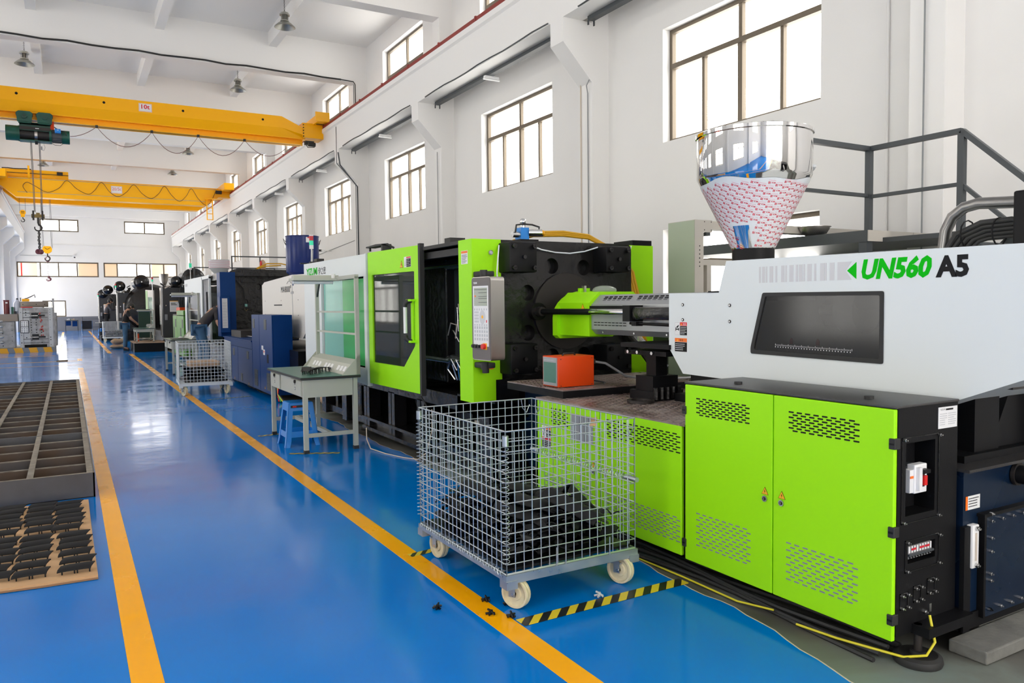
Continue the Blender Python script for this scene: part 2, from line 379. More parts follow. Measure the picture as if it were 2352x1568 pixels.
def vent(mb, M4, x0, x1, y0, y1, rows, cols, m='labelk', h=0.007):
    """staggered rows of rounded slots"""
    dx = (x1-x0)/cols
    for r in range(rows):
        y = y1 - (y1-y0)*r/(rows-1); o = 0 if r % 2 == 0 else dx*0.5
        for c in range(cols):
            a = x0 + c*dx + o; b = a + dx*0.66
            if b > x1 + dx*0.3: continue
            poly(mb, M4, [(a, y), (a+h*.3, y-h/2), (b-h*.3, y-h/2), (b, y), (b-h*.3, y+h/2), (a+h*.3, y+h/2)], m, 0.0009)
def textlines(mb, M4, x0, x1, y0, y1, n, m='labelw', h=0.3):
    for i in range(n):
        y = y1 - (y1-y0)*(i+0.5)/n; hh = (y1-y0)/n*h/2; x = x0
        end = x1 - (x1-x0)*random.choice((0, .05, .3, .15))
        while x < end:
            w = (x1-x0)*random.uniform(.05, .14)
            quad(mb, M4, x, min(x+w*.85, end), y-hh, y+hh, m, 0.0016); x += w
# ================================================================ SETTING
def struct(mb, name, parent=None):
    return tag(mb.build(name, parent), kind='structure')
WX, WXL = 7.45, -3.18
Y0, Y1 = -7.0, 60.05
# floor: concrete slab to the right, blue epoxy to the left with a ragged edge
def edge_x(y):
    return 2.79 + 0.03*math.sin(y*2.1) + 0.02*math.sin(y*5.3+1) + 0.008*math.sin(y*19) - (0.16*max(0, 2.7-y) if y < 2.7 else 0) + (0.0 if y < 6 else 0.12*min(1, (y-6)/2))
mb = MB('floor', 'concfloor', 'cord')
ys = [Y0 + (Y1-Y0)*i/700 for i in range(701)]
for a, b in zip(ys, ys[1:]):
    ea, eb = edge_x(a), edge_x(b)
    mb.faces([(WXL-.3, a, 0), (ea, a, 0), (eb, b, 0), (WXL-.3, b, 0)], [(0, 1, 2, 3)], 'floor')
    mb.faces([(ea, a, 0), (ea+.008, a, 0), (eb+.008, b, 0), (eb, b, 0)], [(0, 1, 2, 3)], 'cord')
    mb.faces([(ea+.008, a, 0), (WX+.3, a, 0), (WX+.3, b, 0), (eb+.008, b, 0)], [(0, 1, 2, 3)], 'concfloor')
mb.box(WXL-.3, WX+.3, Y0, Y1, -.2, -.01, 'concfloor')
fl = struct(mb, 'floor')
mb = MB('beam'); mb.box(WXL-.3, WX+.3, Y0-.3, Y1+.3, 8.66, 8.85); struct(mb, 'ceiling')

def rect(a, b, c, d): return [(a, c), (b, c), (b, d), (a, d)]
def holed(mb, axis, a0, a1, z0, z1, d0, d1, hs, m=None):
    """wall of boxes around rectangular openings"""
    hs = [(h[0][0], h[1][0], h[0][1], h[2][1]) for h in hs]
    zs = sorted({z0, z1} | {h[2] for h in hs} | {h[3] for h in hs})
    zs = [z for z in zs if z0 <= z <= z1]
    for za, zb in zip(zs, zs[1:]):
        cut = sorted((h[0], h[1]) for h in hs if h[2] < zb-1e-6 and h[3] > za+1e-6); x = a0
        for c in cut + [(a1, a1)]:
            if c[0] > x:
                if axis == 'x': mb.box(d0, d1, x, c[0], za, zb, m)
                else: mb.box(x, c[0], d0, d1, za, zb, m)
            x = c[1]
LOWZ, UPZ, GZ = (3.77, 5.36), (6.78, 8.2), (0.9, 2.53)
holes = []
for n in BAYS:
    y = bayc(n)
    for z in (LOWZ, UPZ): holes.append(rect(y-1.33, y+1.33, *z))
hr = holes + [rect(bayc(-1)-1.33, bayc(-1)+1.33, *GZ)]
mb = MB('wall'); holed(mb, 'x', Y0-.3, Y1, -.2, 8.7, WX, WX+.3, hr); struct(mb, 'wall_right')
mb = MB('wall'); holed(mb, 'x', Y0-.3, Y1, -.2, 8.7, WXL-.3, WXL, holes + [rect(bayc(n)-1.33, bayc(n)+1.33, *GZ) for n in BAYS if n not in LIGHT_GAPS] + [rect(bayc(n)-1.9, bayc(n)+1.9, 0, 3.4) for n in LIGHT_GAPS]); struct(mb, 'wall_left')  # low windows and tall far openings are added to brighten the hall
mb = MB('wall'); holed(mb, 'y', WXL-.3, WX+.3, -.2, 8.7, Y0-.3, Y0, [rect(-.8, 5.2, 0, 5.0)]); struct(mb, 'wall_rear')  # opening behind the camera is added for its daylight
fh = [rect(-1.43, .82, 6.66, 7.5), rect(3.58, 6.17, 6.67, 7.52), rect(-2.82, 1.93, 3.62, 4.63), rect(2.23, 6.92, 3.62, 4.63), rect(-1.45, -.09, .96, 2.05)]
mb = MB('wall'); holed(mb, 'y', WXL-.3, WX+.3, -.2, 8.7, Y1, Y1+.3, fh)
mb.box(WXL, WX, Y1-.03, Y1, 5.76, 5.8, 'wall'); struct(mb, 'wall_far')
mb = MB('dado'); mb.box(WXL, WX, Y1-.012, Y1-.002, 0, .94); mb.box(WXL, WX, Y1-.03, Y1-.002, .93, .955); struct(mb, 'baseboard_far')
# rooms seen through the far strip windows
mb = MB('farpaint', 'red'); holed(mb, 'y', WXL-.3, WX+.3, 3.2, 5.2, 61.9, 62.0, [rect(-1.72, .72, 3.4, 4.95), rect(3.15, 5.4, 3.4, 4.95)])
mb.box(WXL-.3, WX+.3, 60.35, 62, 3.1, 3.25, 'farpaint'); mb.cyl((-2.6, 61.2, 3.2), (-2.6, 61.2, 5.2), .05, 'red'); mb.box(WXL-.3, WX+.3, 60.35, 62, 5.0, 5.2, 'farpaint')
struct(mb, 'wall_corridor')

# windows
def frame_mesh(w, h, tr, lower, upper, t=.055, d=.07):
    """frame in the YZ plane, centred on y, z from 0; tr = transom height"""
    mb = MB('frame')
    mb.box(0, d, -w/2, w/2, 0, t); mb.box(0, d, -w/2, w/2, h-t, h); mb.box(0, d, -w/2, -w/2+t, t, h-t); mb.box(0, d, w/2-t, w/2, t, h-t)
    if tr: mb.box(-.015, d, -w/2+t, w/2-t, tr-.035, tr+.035)
    for f in lower: mb.box(.005, d-.005, -w/2+f*w-.024, -w/2+f*w+.024, t, (tr-.035) if tr else h-t)
    mb.box(-.002, d+.002, -.038, .038, t, (tr-.035) if tr else h-t) if .5 in lower else None
    for f in upper: mb.box(.005, d-.005, -w/2+f*w-.03, -w/2+f*w+.03, tr+.035, h-t)
    return mb
wcount = [0]
def window(mbf, w, h, loc, rot=0):
    wcount[0] += 1
    o = thing('window_%d' % wcount[0], None, None, (0, 0, 0), kind='structure')
    f = mbf.build('window_frame', o); f['kind'] = 'structure'
    g = MB('pane'); g.box(.027, .033, -w/2+.03, w/2-.03, .03, h-.03); g = g.build('glass_pane', o); g['kind'] = 'structure'
    o.location = loc; o.rotation_euler = (0, 0, rot); return o
def wcopy(o, loc, rot=0):
    c = dup(o, loc, rot); wcount[0] += 1; c.name = 'window_%d' % wcount[0]; return c
hl, hu = LOWZ[1]-LOWZ[0], UPZ[1]-UPZ[0]
lw = uw = None
for n in BAYS:
    y = bayc(n)
    if lw is None:
        lw = window(frame_mesh(2.66, hl, 1.07, (.25, .5, .75), (.5,)), 2.66, hl, (WX+.13, y, LOWZ[0]))
        uw = window(frame_mesh(2.66, hu, .72, (.25, .5, .75), (.5,)), 2.66, hu, (WX+.13, y, UPZ[0]))
    else: wcopy(lw, (WX+.13, y, LOWZ[0])); wcopy(uw, (WX+.13, y, UPZ[0]))
    wcopy(lw, (WXL-.13, y, LOWZ[0]), math.pi); wcopy(uw, (WXL-.13, y, UPZ[0]), math.pi)
gw = window(frame_mesh(2.66, GZ[1]-GZ[0], 1.15, (.25, .5, .75), (.5,)), 2.66, GZ[1]-GZ[0], (WX+.13, bayc(-1), GZ[0]))
for n in BAYS:
    if n not in LIGHT_GAPS: wcopy(gw, (WXL-.13, bayc(n), GZ[0]), math.pi)  # added low windows, out of view, for more light from the left
for (a, c, b, d) in [(q[0][0], q[0][1], q[1][0], q[2][1]) for q in fh]:
    w, h = b-a, d-c
    if w > 4: fr = (.27, .5, .72) if a < 0 else (.19, .38, .56, .82)
    elif w > 2: fr = (.5,)
    else: fr = ()
    f = frame_mesh(w, h, 0, fr, (), .085, .09)
    for q_ in fr: f.box(-.005, .095, -w/2+q_*w-.045, -w/2+q_*w+.045, .085, h-.085)
    if w < 1.5: f.box(0, .06, w*.12-.02, w*.12+.02, 0.06, h)
    elif w < 4: f.box(0, .04, -w/2, 0, h*.5-.012, h*.5+.012)
    window(f, w, h, ((a+b)/2, Y1+.1, c), R(90))

# columns with corbels, runway beams, roof beams
def column(x0, sgn, n):
    """x0: wall plane, sgn -1 for the right side (column grows towards -x)"""
    y = colY(n); f = x0 + sgn*.32; c = x0 + sgn*.85
    mb = MB('beam'); mb.box(min(x0, f), max(x0, f), y, y+.35, 0, 8.66)
    mb.prism([(f, 4.9), (c, 5.44), (c, 5.8), (f, 5.8)], 'y', y, y+.35); return struct(mb, 'column')
for n in range(-2, 10):
    column(WX, -1, n); column(WXL, 1, n)
def runway(x, s, name):
    """x: inner face, s: direction from inner face towards the wall"""
    mb = MB('beam'); mb.prism([(x, 5.8), (x+s*.36, 5.8), (x+s*.36, 6.46), (x+s*.5, 6.5), (x+s*.5, 6.6), (x-s*.04, 6.6), (x-s*.04, 6.5), (x, 6.46)], 'y', Y0, Y1-.02)
    return struct(mb, name)
runway(6.6, 1, 'runway_beam'); runway(-2.33, -1, 'runway_beam')
mb = MB('railred'); mb.box(6.58, 6.64, Y0+.1, Y1-.3, 6.6, 6.69); mb.box(6.56, 6.7, Y0+.1, Y1-.3, 6.6, 6.612)
for i in range(40): mb.box(6.57, 6.66, -5+i*1.6, -4.95+i*1.6, 6.6, 6.71)
struct(mb, 'crane_rail')
mb = MB('railred'); mb.box(-2.37, -2.31, Y0+.1, Y1-.3, 6.6, 6.69); struct(mb, 'crane_rail')
for n in range(-1, 10):
    y = colY(n); mb = MB('beam'); mb.box(WXL+.32, WX-.32, y, y+.35, 7.66, 8.66); struct(mb, 'roof_beam')
for x in (-.5, 2.18, 4.89):
    mb = MB('beam')
    for n in range(-2, 9): mb.box(x-.105, x+.105, colY(n)+.35, colY(n+1), 8.3, 8.66)
    struct(mb, 'roof_joist')
# dark expansion joint on one column
y = colY(2); mb = MB('dgrey')
mb.box(7.122, 7.13, y+.16, y+.19, 0, 4.9); mb.bar((7.125, y+.175, 4.9), (6.595, y+.175, 5.44), .03, .012); mb.box(6.592, 6.6, y+.16, y+.19, 5.44, 6.44)
mb.box(7.122, 7.13, y+.16, y+.19, 6.7, 7.66); struct(mb, 'trim_1')
# painted floor lines
def line(x0, x1, y0, y1, nm):
    mb = MB('lane'); mb.box(x0, x1, y0, y1, 0.0002, 0.002); return struct(mb, nm)
line(1.662, 1.782, Y0+.5, 27.9, 'trim_2'); line(.168, .285, Y0+.5, 22.3, 'trim_3'); line(-3.1, .31, 25.3, 25.42, 'trim_4'); line(-3.1, .29, 23.5, 23.56, 'trim_5')
line(-.36, -.24, 31.5, 57, 'trim_6'); line(1.1, 1.22, 28.8, 58, 'trim_7'); line(-3.1, -.4, 28.6, 28.7, 'trim_8'); line(.19, .31, 25.42, 26.4, 'trim_9')

# hazard tapes
def tape(p, q, w, label, group=None):
    p, q = Vector((*p, 0)), Vector((*q, 0)); L = (q-p).length; u = (q-p).normalized(); v = Vector((-u.y, u.x, 0))
    mb = MB('yellowtape', 'blacktape'); k = 0; x = -w; st = w*.62; z = .0022
    def clip(a, b):  # parallelogram slanted, clipped in 0..L
        pts = [(a, 0), (b, 0), (b+w, w), (a+w, w)]
        out = []
        for i in range(4):
            P, Q = pts[i], pts[(i+1) % 4]
            for lim, sg in ((0, 1), (L, -1)): pass
            out.append(P)
        def cl(pp, lim, sg):
            r = []
            for i in range(len(pp)):
                A, B = pp[i], pp[(i+1) % len(pp)]; da, db = sg*(A[0]-lim), sg*(B[0]-lim)
                if da >= 0: r.append(A)
                if (da >= 0) != (db >= 0): t = da/(da-db); r.append((A[0]+t*(B[0]-A[0]), A[1]+t*(B[1]-A[1])))
            return r
        return cl(cl(out, 0, 1), L, -1)
    while x < L:
        pts = clip(x, x+st)
        if len(pts) > 2: mb.faces([p + u*a + v*(b-w/2) + Vector((0, 0, z)) for a, b in pts], [tuple(range(len(pts)))], ('yellowtape', 'blacktape')[k % 2])
        x += st; k += 1
    o = mb.build('hazard_tape', fixn=False); tag(o, label, 'floor tape', group); return o
tape((1.79, 3.06), (2.82, 3.07), .085, 'long black and yellow striped floor tape in front of the large mesh cart')
tape((1.72, 4.24), (2.0, 4.28), .06, 'short striped floor tape behind the back wheel of the large mesh cart')
tape((1.86, 9.12), (2.1, 9.16), .07, 'short striped floor tape at the far leg of the near workbench')
tape((1.9, 7.86), (2.35, 7.62), .07, 'striped floor tape at the front leg of the near workbench')
tape((1.9, 13.2), (2.6, 13.3), .05, 'striped floor tape beyond the near blue machine cabinets beside the second mesh cart')

# channels, cables and little lamps below the right runway beam
t = None
ORD = ('first', 'second', 'third', 'fourth', 'fifth', 'sixth', 'seventh', 'eighth', 'ninth', 'tenth')
for n in range(-1, 8):
    a, b = colY(n)+.6, colY(n+1)-.22; od = ORD[n+1]
    lab = 'dark steel channel under the right crane beam, %s bay from the camera' % od
    if t is None:
        mb = MB('dgrey'); L = b-a
        mb.box(-.055, .055, 0, L, .01, .07); mb.box(-.06, -.045, L-.03, L, -.06, .01); mb.box(.045, .06, L-.03, L, -.06, .01)
        t = mb.build('steel_channel'); tag(t, lab, 'channel', 'channels under the right crane beam'); t.location = (6.95, a, 5.715); ch0 = t
        mb = MB('white'); mb.box(-.15, .15, -.03, .03, 0, .04); mb.cyl((-.17, 0, -.02), (.17, 0, -.02), .016)
        lt = mb.build('tube_light'); tag(lt, 'short white tube light under the right crane beam, first bay from the camera', 'lamp', 'tube lights under the right crane beam'); lt.location = (6.98, (a+b)/2, 5.684)
        mb = MB('dgrey')
        pts = [(0, i*L/10, .012*math.sin(i*1.7)) for i in range(11)]; mb.tube(pts, .011, None, 5)
        cb = mb.build('cable'); tag(cb, 'dark cable along the lower edge of the right crane beam, first bay from the camera', 'cable', 'cables on the right crane beam'); cb.location = (6.585, a-.2, 5.82)
    else:
        dup(ch0, (6.95, a, 5.715), label=lab); dup(lt, (6.98, (a+b)/2, 5.684), label='short white tube light under the right crane beam, %s bay from the camera' % od); dup(cb, (6.585, a-.2, 5.82), label='dark cable along the lower edge of the right crane beam, %s bay from the camera' % od)
# thick black cable on the edge of a roof beam
mb = MB('rubber'); y = colY(2)
mb.tube([(-2.8 + i*.5, y-.04+.004*math.sin(i*3), 7.69+.018*math.sin(i*2.3)) for i in range(20)], .022, None, 6)
mb.tube([(6.6, y-.04, 7.69), (7.05, y-.04, 7.67), (7.1, y-.03, 7.6), (7.1, y-.03, 6.7)], .014, None, 6)
tag(mb.build('power_cable'), 'thick black power cable along the front edge of a white roof beam', 'cable')
# conduits
def pipe(pts, r, label, m='beam', nm='conduit', cat='pipe', group=None):
    mb = MB(m); mb.tube(pts, r, m, 8); return tag(mb.build(nm), label, cat, group)
pipe([(7.12, 10.1, 0), (7.12, 10.1, 5.3)], .012, 'thin vertical pipe on the far edge of the first full column', 'cord')
pipe([(7.11, 9.9, .0), (7.11, 9.9, 4.75), (7.06, 9.86, 4.85), (7.1, 9.83, 4.95)], .008, 'thin grey cable down the face of the first full column', 'grey', 'cable', 'cable')
pipe([(7.10, 15.5, .0), (7.10, 15.5, 4.82)], .008, 'thin grey cable down the face of the second full column', 'grey', 'cable', 'cable')
pipe([(7.43, 5.05, 1.9), (7.43, 5.05, 8.6)], .016, 'white vertical pipe on the wall behind the railing')
pipe([(7.1, 4.45, 0), (7.1, 4.45, 7.6)], .008, 'thin grey cable down the column behind the railing', 'grey', 'cable', 'cable')
pipe([(7.1, 20.85, 0), (7.1, 20.85, 4.8), (6.62, 20.85, 5.36), (6.57, 20.85, 5.7)], .02, 'black cable on the third column beside its dark joint', 'dgrey', 'cable', 'cable')

# high bay lamps
def bay_lamp():
    t = thing('high_bay_lamp', 'x', 'lamp', (0, 0, 0))
    mb = MB('lampmetal'); mb.lathe((0, 0, 0), [(.235, 0), (.225, .02), (.15, .09), (.085, .125), (.08, .13), (.078, .128), (.14, .085), (.215, .018), (.228, 0)], None, 36); mb.build('lamp_shade', t)
    mb = MB('lampmetal'); mb.disc((0, 0, .13), .1, .025); mb.cyl((0, 0, .155), (0, 0, .27), .05)
    for k in range(14):
        a = k*math.pi/7; mb.bar((.075*math.cos(a), .075*math.sin(a), .155), (.075*math.cos(a), .075*math.sin(a), .27), .006, .03)
    mb.disc((0, 0, .27), .115, .03); mb.disc((0, 0, .3), .09, .03); mb.build('ballast_housing', t)
    mb = MB('darksteel'); mb.tube([(0, 0, .33), (.015, 0, .36), (0, .0, .4), (-.015, 0, .36), (0, 0, .33)], .005); z = .39
    k = 0
    while z < .73:
        c = (0, 0, z); dx = (.012, 0) if k % 2 else (0, .012)
        mb.tube([(dx[0]*math.cos(a)*1, dx[1]*math.cos(a), z+.02*math.sin(a)) for a in [i*math.pi/4 for i in range(8)]], .0035, None, 5, True); z += .032; k += 1
    mb.build('chain', t); return t
L0 = bay_lamp(); first = True
for x, y, lb in ((4.55, 18.2, 'aluminium high bay lamp in the roof bay nearest the camera'), (4.6, 24.1, 'aluminium high bay lamp above the right part of the first crane girder'),
                 (-.76, 24.1, 'aluminium high bay lamp above the left part of the first crane girder'), (4.58, 34.9, 'aluminium high bay lamp seen under the middle of the first crane girder'),
                 (-.74, 34.9, 'aluminium high bay lamp behind the green hoist'), (4.6, 40.6, 'aluminium high bay lamp seen just above the second crane girder'),
                 (-.73, 40.6, 'aluminium high bay lamp above the left part of the second crane'), (-.76, 18.2, 'aluminium high bay lamp at the left of the nearest roof bay')):
    if first: L0.location = (x, y, 7.9); L0['label'] = lb; first = False
    else: dup(L0, (x, y, 7.9), 0, lb)
# ================================================================ NEAR GREEN MACHINE
m1 = thing('injection_molding_machine', 'lime green and white injection moulding machine nearest the camera, with a mirror steel hopper', 'machine', (3.7, 5.5, 0))
AX, AZ = 3.77, 1.43
# bed and base
mb = MB('navy'); mb.box(3.32, 4.5, 3.12, 5.55, .1, .80); mb.box(3.3, 4.3, 1.98, 3.12, .12, .5); mb.build('machine_bed', m1)
mb = MB('black')
mb.box(3.0, 4.6, 5.5, 10.6, .55, .68); mb.box(3.05, 4.55, 5.5, 10.6, .08, .16)
for y in (5.6, 6.95, 7.75, 8.55): mb.box(3.0, 3.14, y, y+.18, .05, .56); mb.box(3.0, 3.6, y+.08, y+.1, .05, .56)
for y in (6.3, 7.3, 8.2, 9.4, 10.4): mb.box(3.2, 3.26, y, y+.3, .1, .56)
mb.box(2.98, 3.3, 5.5, 8.75, .05, .09); mb.box(2.98, 3.3, 5.5, 8.75, .17, .20); mb.box(3.1, 3.14, 5.5, 8.75, .08, .18)
for y in (9.4, 10.3): mb.box(3.0, 3.14, y, y+.18, .05, .56)
mb.box(4.45, 4.6, 5.5, 10.6, .1, .56)
mb.build('base_frame', m1)
mb = MB('darksteel', 'cord'); mb.box(3.25, 4.4, 6.0, 6.9, .3, .34); mb.box(3.22, 3.3, 6.1, 6.6, .40, .43, 'cord'); mb.box(3.22, 3.3, 5.7, 6.1, .25, .27, 'cord')
for i in range(7):
    y = 7.1+i*.1; mb.tube([(3.3, y, .3+.1*math.sin(i)), (3.28, y+.1, .45), (3.35, y+.18, .35), (3.3, y+.1, .2), (3.32, y, .3)], .022, 'rubber', 6)
mb.build('pipework', m1)
# feet
for x, y in ((3.0, 1.87), (3.05, 5.3), (3.1, 8.9)):
    mb = MB('rubber'); mb.lathe((x, y, 0), [(.005, 0), (.092, 0), (.096, .012), (.092, .03), (.075, .038), (.06, .034), (.03, .034), (.03, .05), (.004, .05)], None, 28)
    mb.cyl((x, y, .04), (x, y, .16), .016, 'darksteel'); mb.box(x-.02, x+.3, y-.06, y+.06, .12, .16, 'blackm'); mb.build('levelling_foot', m1)

# --- tall control cabinet
CX, CY0, CY1, CZ0, CZ1 = 2.872, 1.885, 3.10, .125, 1.06
mb = MB('blackm')
mb.box(CX, 3.285, CY0+.09, CY1, CZ0, CZ1)
mb.prism([(CX, CZ0), (3.285, CZ0+.0), (3.285, CZ1), (CX, CZ1)], 'y', CY0, CY0+.09, [rect(2.925, 3.125, .615, .915), rect(2.945, 3.135, .415, .49)])
mb.box(2.853, 3.29, CY0-.004, CY1+.004, CZ1, CZ1+.012, 'blacktop', bev=.004)
for x, y in ((2.99, 2.85), (2.99, 2.1)): mb.disc((x, y, CZ1+.012), .02, .012, 'rubber', 16)
def bolt(mb, x, y, z, ax='y', r=.008, m='steel'):
    if ax == 'y': mb.cyl((x, y, z), (x, y-.012, z), r, m, 6); mb.cyl((x, y-.012, z), (x, y-.02, z), r*.5, m, 6)
    else: mb.cyl((x, y, z), (x-.012, y, z), r, m, 6)
# raised cover outlines and bolts on the end
for (x0, x1, z0, z1) in ((2.895, 3.15, .585, .94), (2.925, 3.16, .38, .515), (2.895, 2.95, .232, .3), (2.985, 3.04, .247, .315), (3.08, 3.135, .262, .33)):
    t = .004
    for a in ((x0, x1, z0, z0+t), (x0, x1, z1-t, z1), (x0, x0+t, z0, z1), (x1-t, x1, z0, z1)): mb.box(a[0], a[1], CY0-.003, CY0, a[2], a[3], 'black')
    for x in (x0+.008, x1-.008):
        for z in (z0+.008, z1-.008): bolt(mb, x, CY0-.002, z, r=.0065)
for x, z in ((2.95, .885), (2.985, .885), (2.95, .655), (2.985, .655)): bolt(mb, x, CY0+.09, z, r=.006)
bolt(mb, 3.06, CY0, .195, r=.010); mb.box(3.095, 3.11, CY0-.004, CY0, .185, .22, 'steel')
cab = mb.build('control_cabinet', m1)
mb = MB('white', 'labelw')  # main breaker
y = CY0+.035
mb.box(2.955, 3.07, y+.001, y+.05, .71, .81, 'dgrey')
XO = .03
mb.box(2.93+XO, 2.955+XO, y-.03, y, .705, .80, 'labelw'); mb.box(2.955+XO, 3.04+XO, y-.035, y, .70, .82, 'white', bev=.004); mb.box(2.965+XO, 2.985+XO, y-.05, y-.03, .715, .81, 'white')
mb.box(2.988+XO, 3.02+XO, y-.038, y-.033, .725, .80, 'labelk'); mb.box(2.992+XO, 3.012+XO, y-.055, y-.035, .735, .775, 'red'); mb.box(2.985+XO, 3.025+XO, y-.06, y-.035, .785, .80, 'labelk')
mb.box(2.932+XO, 2.953+XO, y-.032, y-.03, .765, .775, 'labelor')
mb.build('main_breaker', cab)
mb = MB('white'); y = CY0+.06  # breaker row
mb.box(2.955, 3.125, y-.05, y, .43, .48, 'white'); mb.box(2.955, 3.125, y-.062, y-.05, .443, .452, 'dgrey')
for i in range(9): mb.box(2.96+i*.0185, 2.963+i*.0185, y-.053, y-.05, .43, .48, 'grey'); mb.box(2.966+i*.0185, 2.973+i*.0185, y-.056, y-.05, .433, .441, 'labelk')
for i in (1, 4, 6): mb.box(2.966+i*.0185, 2.966+i*.0185+.03, y-.053, y-.05, .463, .471, 'labelred')
mb.build('circuit_breakers', cab)
mb = MB('labelw', 'labelk'); M4 = MY(3.14, CY0-.001, .955); quad(mb, M4, 0, .135, 0, .09, 'labelw', .002)
M4 = MY(3.14, CY0-.0025, .955); mb.text('YIZUMI', .01, M4 @ Matrix.Translation((.012, .076, 0)), 'labelk', width=.035, height=.007); textlines(mb, M4, .052, .125, .074, .084, 1, 'labelk', .7)
textlines(mb, M4, .01, .06, .012, .066, 6, 'labelg'); textlines(mb, M4, .07, .125, .012, .066, 6, 'labelg'); mb.build('rating_plate', cab)
def door(name, y0, y1, z0, z1, parent, x=2.85, th=.022, m='green'):
    mb = MB(m); mb.box(x, x+th, y0, y1, z0, z1, m, bev=.004); return mb.build(name, parent)
def lockset(parent, y, z, x=2.85):
    mb = MB('steel'); mb.disc((x-.007, y, z), .0145, .008, 'steel', 20, 'x'); mb.disc((x-.009, y, z), .009, .006, 'darksteel', 16, 'x'); mb.box(x-.011, x-.005, y-.002, y+.002, z-.006, z+.006, 'steel'); mb.build('lock', parent)
def hinge(parent, y, zs, x=2.85):
    for z in zs:
        mb = MB('rubber'); mb.box(x-.008, x+.03, y-.016, y+.012, z-.022, z+.022, 'rubber', bev=.003); mb.box(x-.010, x-.006, y-.012, y+.008, z-.004, z+.004, 'blackm'); mb.build('hinge', parent)
def vent_part(parent, y_left, zb, w, h, rows, cols, x=2.85, m='labelk'):
    mb = MB(m); vent(mb, MX(x-.0002, y_left, zb), 0, w, 0, h, rows, cols, m); mb.build('vent', parent)
d1 = door('door', 1.888, 2.497, CZ0-.015, CZ1-.002, m1); vent_part(d1, 2.41, .905, .36, .085, 8, 8); vent_part(d1, 2.42, .21, .37, .17, 11, 8, m='grey')
warn_tri('warning_sign', MX(2.849, 2.445, .578), .042, d1); lockset(d1, 2.447, .558); hinge(d1, 1.895, (.92, .56, .20))
d2 = door('door', 2.503, 3.095, CZ0-.015, CZ1-.002, m1); vent_part(d2, 3.01, .905, .36, .085, 8, 8); vent_part(d2, 3.01, .21, .37, .17, 11, 8, m='grey')
warn_tri('warning_sign', MX(2.849, 2.545, .578), .042, d2); lockset(d2, 2.545, .558)
hinge(d2, 3.10, (.92, .2))
# --- low cabinets below the deck
mb = MB('blackm'); mb.box(2.872, 3.32, 3.12, 4.6, .13, .825); low = mb.build('low_cabinet_body', m1)
d3 = door('door', 3.125, 3.858, .118, .828, m1); vent_part(d3, 3.80, .68, .66, .10, 8, 12); vent_part(d3, 3.80, .19, .66, .13, 10, 12, m='grey'); warn_tri('warning_sign', MX(2.849, 3.80, .46), .042, d3); lockset(d3, 3.80, .43)
d4 = door('door', 3.868, 4.60, .118, .828, m1); vent_part(d4, 4.42, .68, .2, .10, 8, 4); vent_part(d4, 4.5, .19, .55, .14, 10, 10, m='grey')
warn_tri('warning_sign', MX(2.849, 3.93, .46), .042, d4); lockset(d4, 3.93, .43)
mb = MB('film', 'labelg'); M4 = MX(2.848, 4.17, .60); quad(mb, M4, 0, .24, 0, .175, 'silver')
for i in range(1, 5): quad(mb, M4, i*.048-.001, i*.048+.001, .01, .165, 'dgrey', .002)
mb.build('metal_chart_plate', d4)
mb = MB('labelw'); M4 = MX(2.848, 4.535, .50); quad(mb, M4, 0, .115, 0, .15, 'labelw'); quad(mb, M4, .055, .112, .125, .148, 'labelor', .0015); quad(mb, M4, .055, .112, .075, .122, 'labelk', .0015)
quad(mb, M4, .003, .112, .048, .07, 'labelred', .0015); quad(mb, M4, .003, .112, .003, .046, 'labelk', .0015); textlines(mb, M4, .06, .108, .08, .118, 3, 'labelw'); textlines(mb, M4, .01, .108, .006, .044, 3, 'labelw')
M5 = M4 @ Matrix.Translation((.027, .11, 0)); poly(mb, M5, [(-.012, -.025), (-.004, -.028), (.012, .01), (.004, .025), (-.01, .02), (-.002, .0)], 'labelk', .0015)
mb.build('safety_label', d4)
# deck
mb = MB('tread'); mb.box(2.85, 4.4, 3.1, 4.62, .828, .838)
for i in range(30):
    for j in range(46):
        x, y = 2.88+i*.05, 3.13+j*.032
        if x < 4.38 and y < 4.6:
            a = .35 if (i+j) % 2 else -1.2
            mb.obox((x, y, .8385), (.012*math.cos(a), .012*math.sin(a), 0), (-.003*math.sin(a), .003*math.cos(a), 0), (0, 0, .0012), 'tread')
mb.build('tread_deck', m1)
mb = MB('blackm'); mb.box(2.95, 4.3, 4.42, 5.2, .838, .888, 'blackm'); mb.box(2.95, 4.3, 4.42, 5.2, .888, .896, 'tread')
for i in range(28):
    for j in range(22):
        x, y = 2.98+i*.05, 4.45+j*.034
        if x < 4.28 and y < 5.18:
            a = .35 if (i+j) % 2 else -1.2
            mb.obox((x, y, .8965), (.012*math.cos(a), .012*math.sin(a), 0), (-.003*math.sin(a), .003*math.cos(a), 0), (0, 0, .0012), 'tread')
mb.build('raised_step', m1)
# --- tank at the near end
mb = MB('navy'); TY = 1.87
mb.box(3.31, 5.0, TY, 3.1, .1, .765, 'navy'); mb.box(3.30, 5.0, TY-.03, 3.1, .755, .768, 'blacktop')
mb.box(3.29, 5.0, TY-.01, TY+.1, .06, .13, 'blackm'); mb.box(3.29, 3.34, TY-.02, TY, .06, .52, 'blackm')
tank = mb.build('oil_tank', m1)
mb = MB('navy'); x0 = 3.445; mb.box(x0, 5.0, TY-.025, TY, .10, .545, 'navy'); mb.box(x0-.03, 5.0, TY-.035, TY, .548, .562, 'blackm'); mb.box(x0-.02, x0-.004, TY-.03, TY, .10, .55, 'blackm')
for i in range(9): bolt(mb, x0+.03, TY-.025, .13+i*.0485*1.1, r=.008) if i % 3 == 0 or i == 8 else None
for i in range(12):
    for z in (.13, .525): bolt(mb, x0+.03+i*.085, TY-.025, z, r=.008)
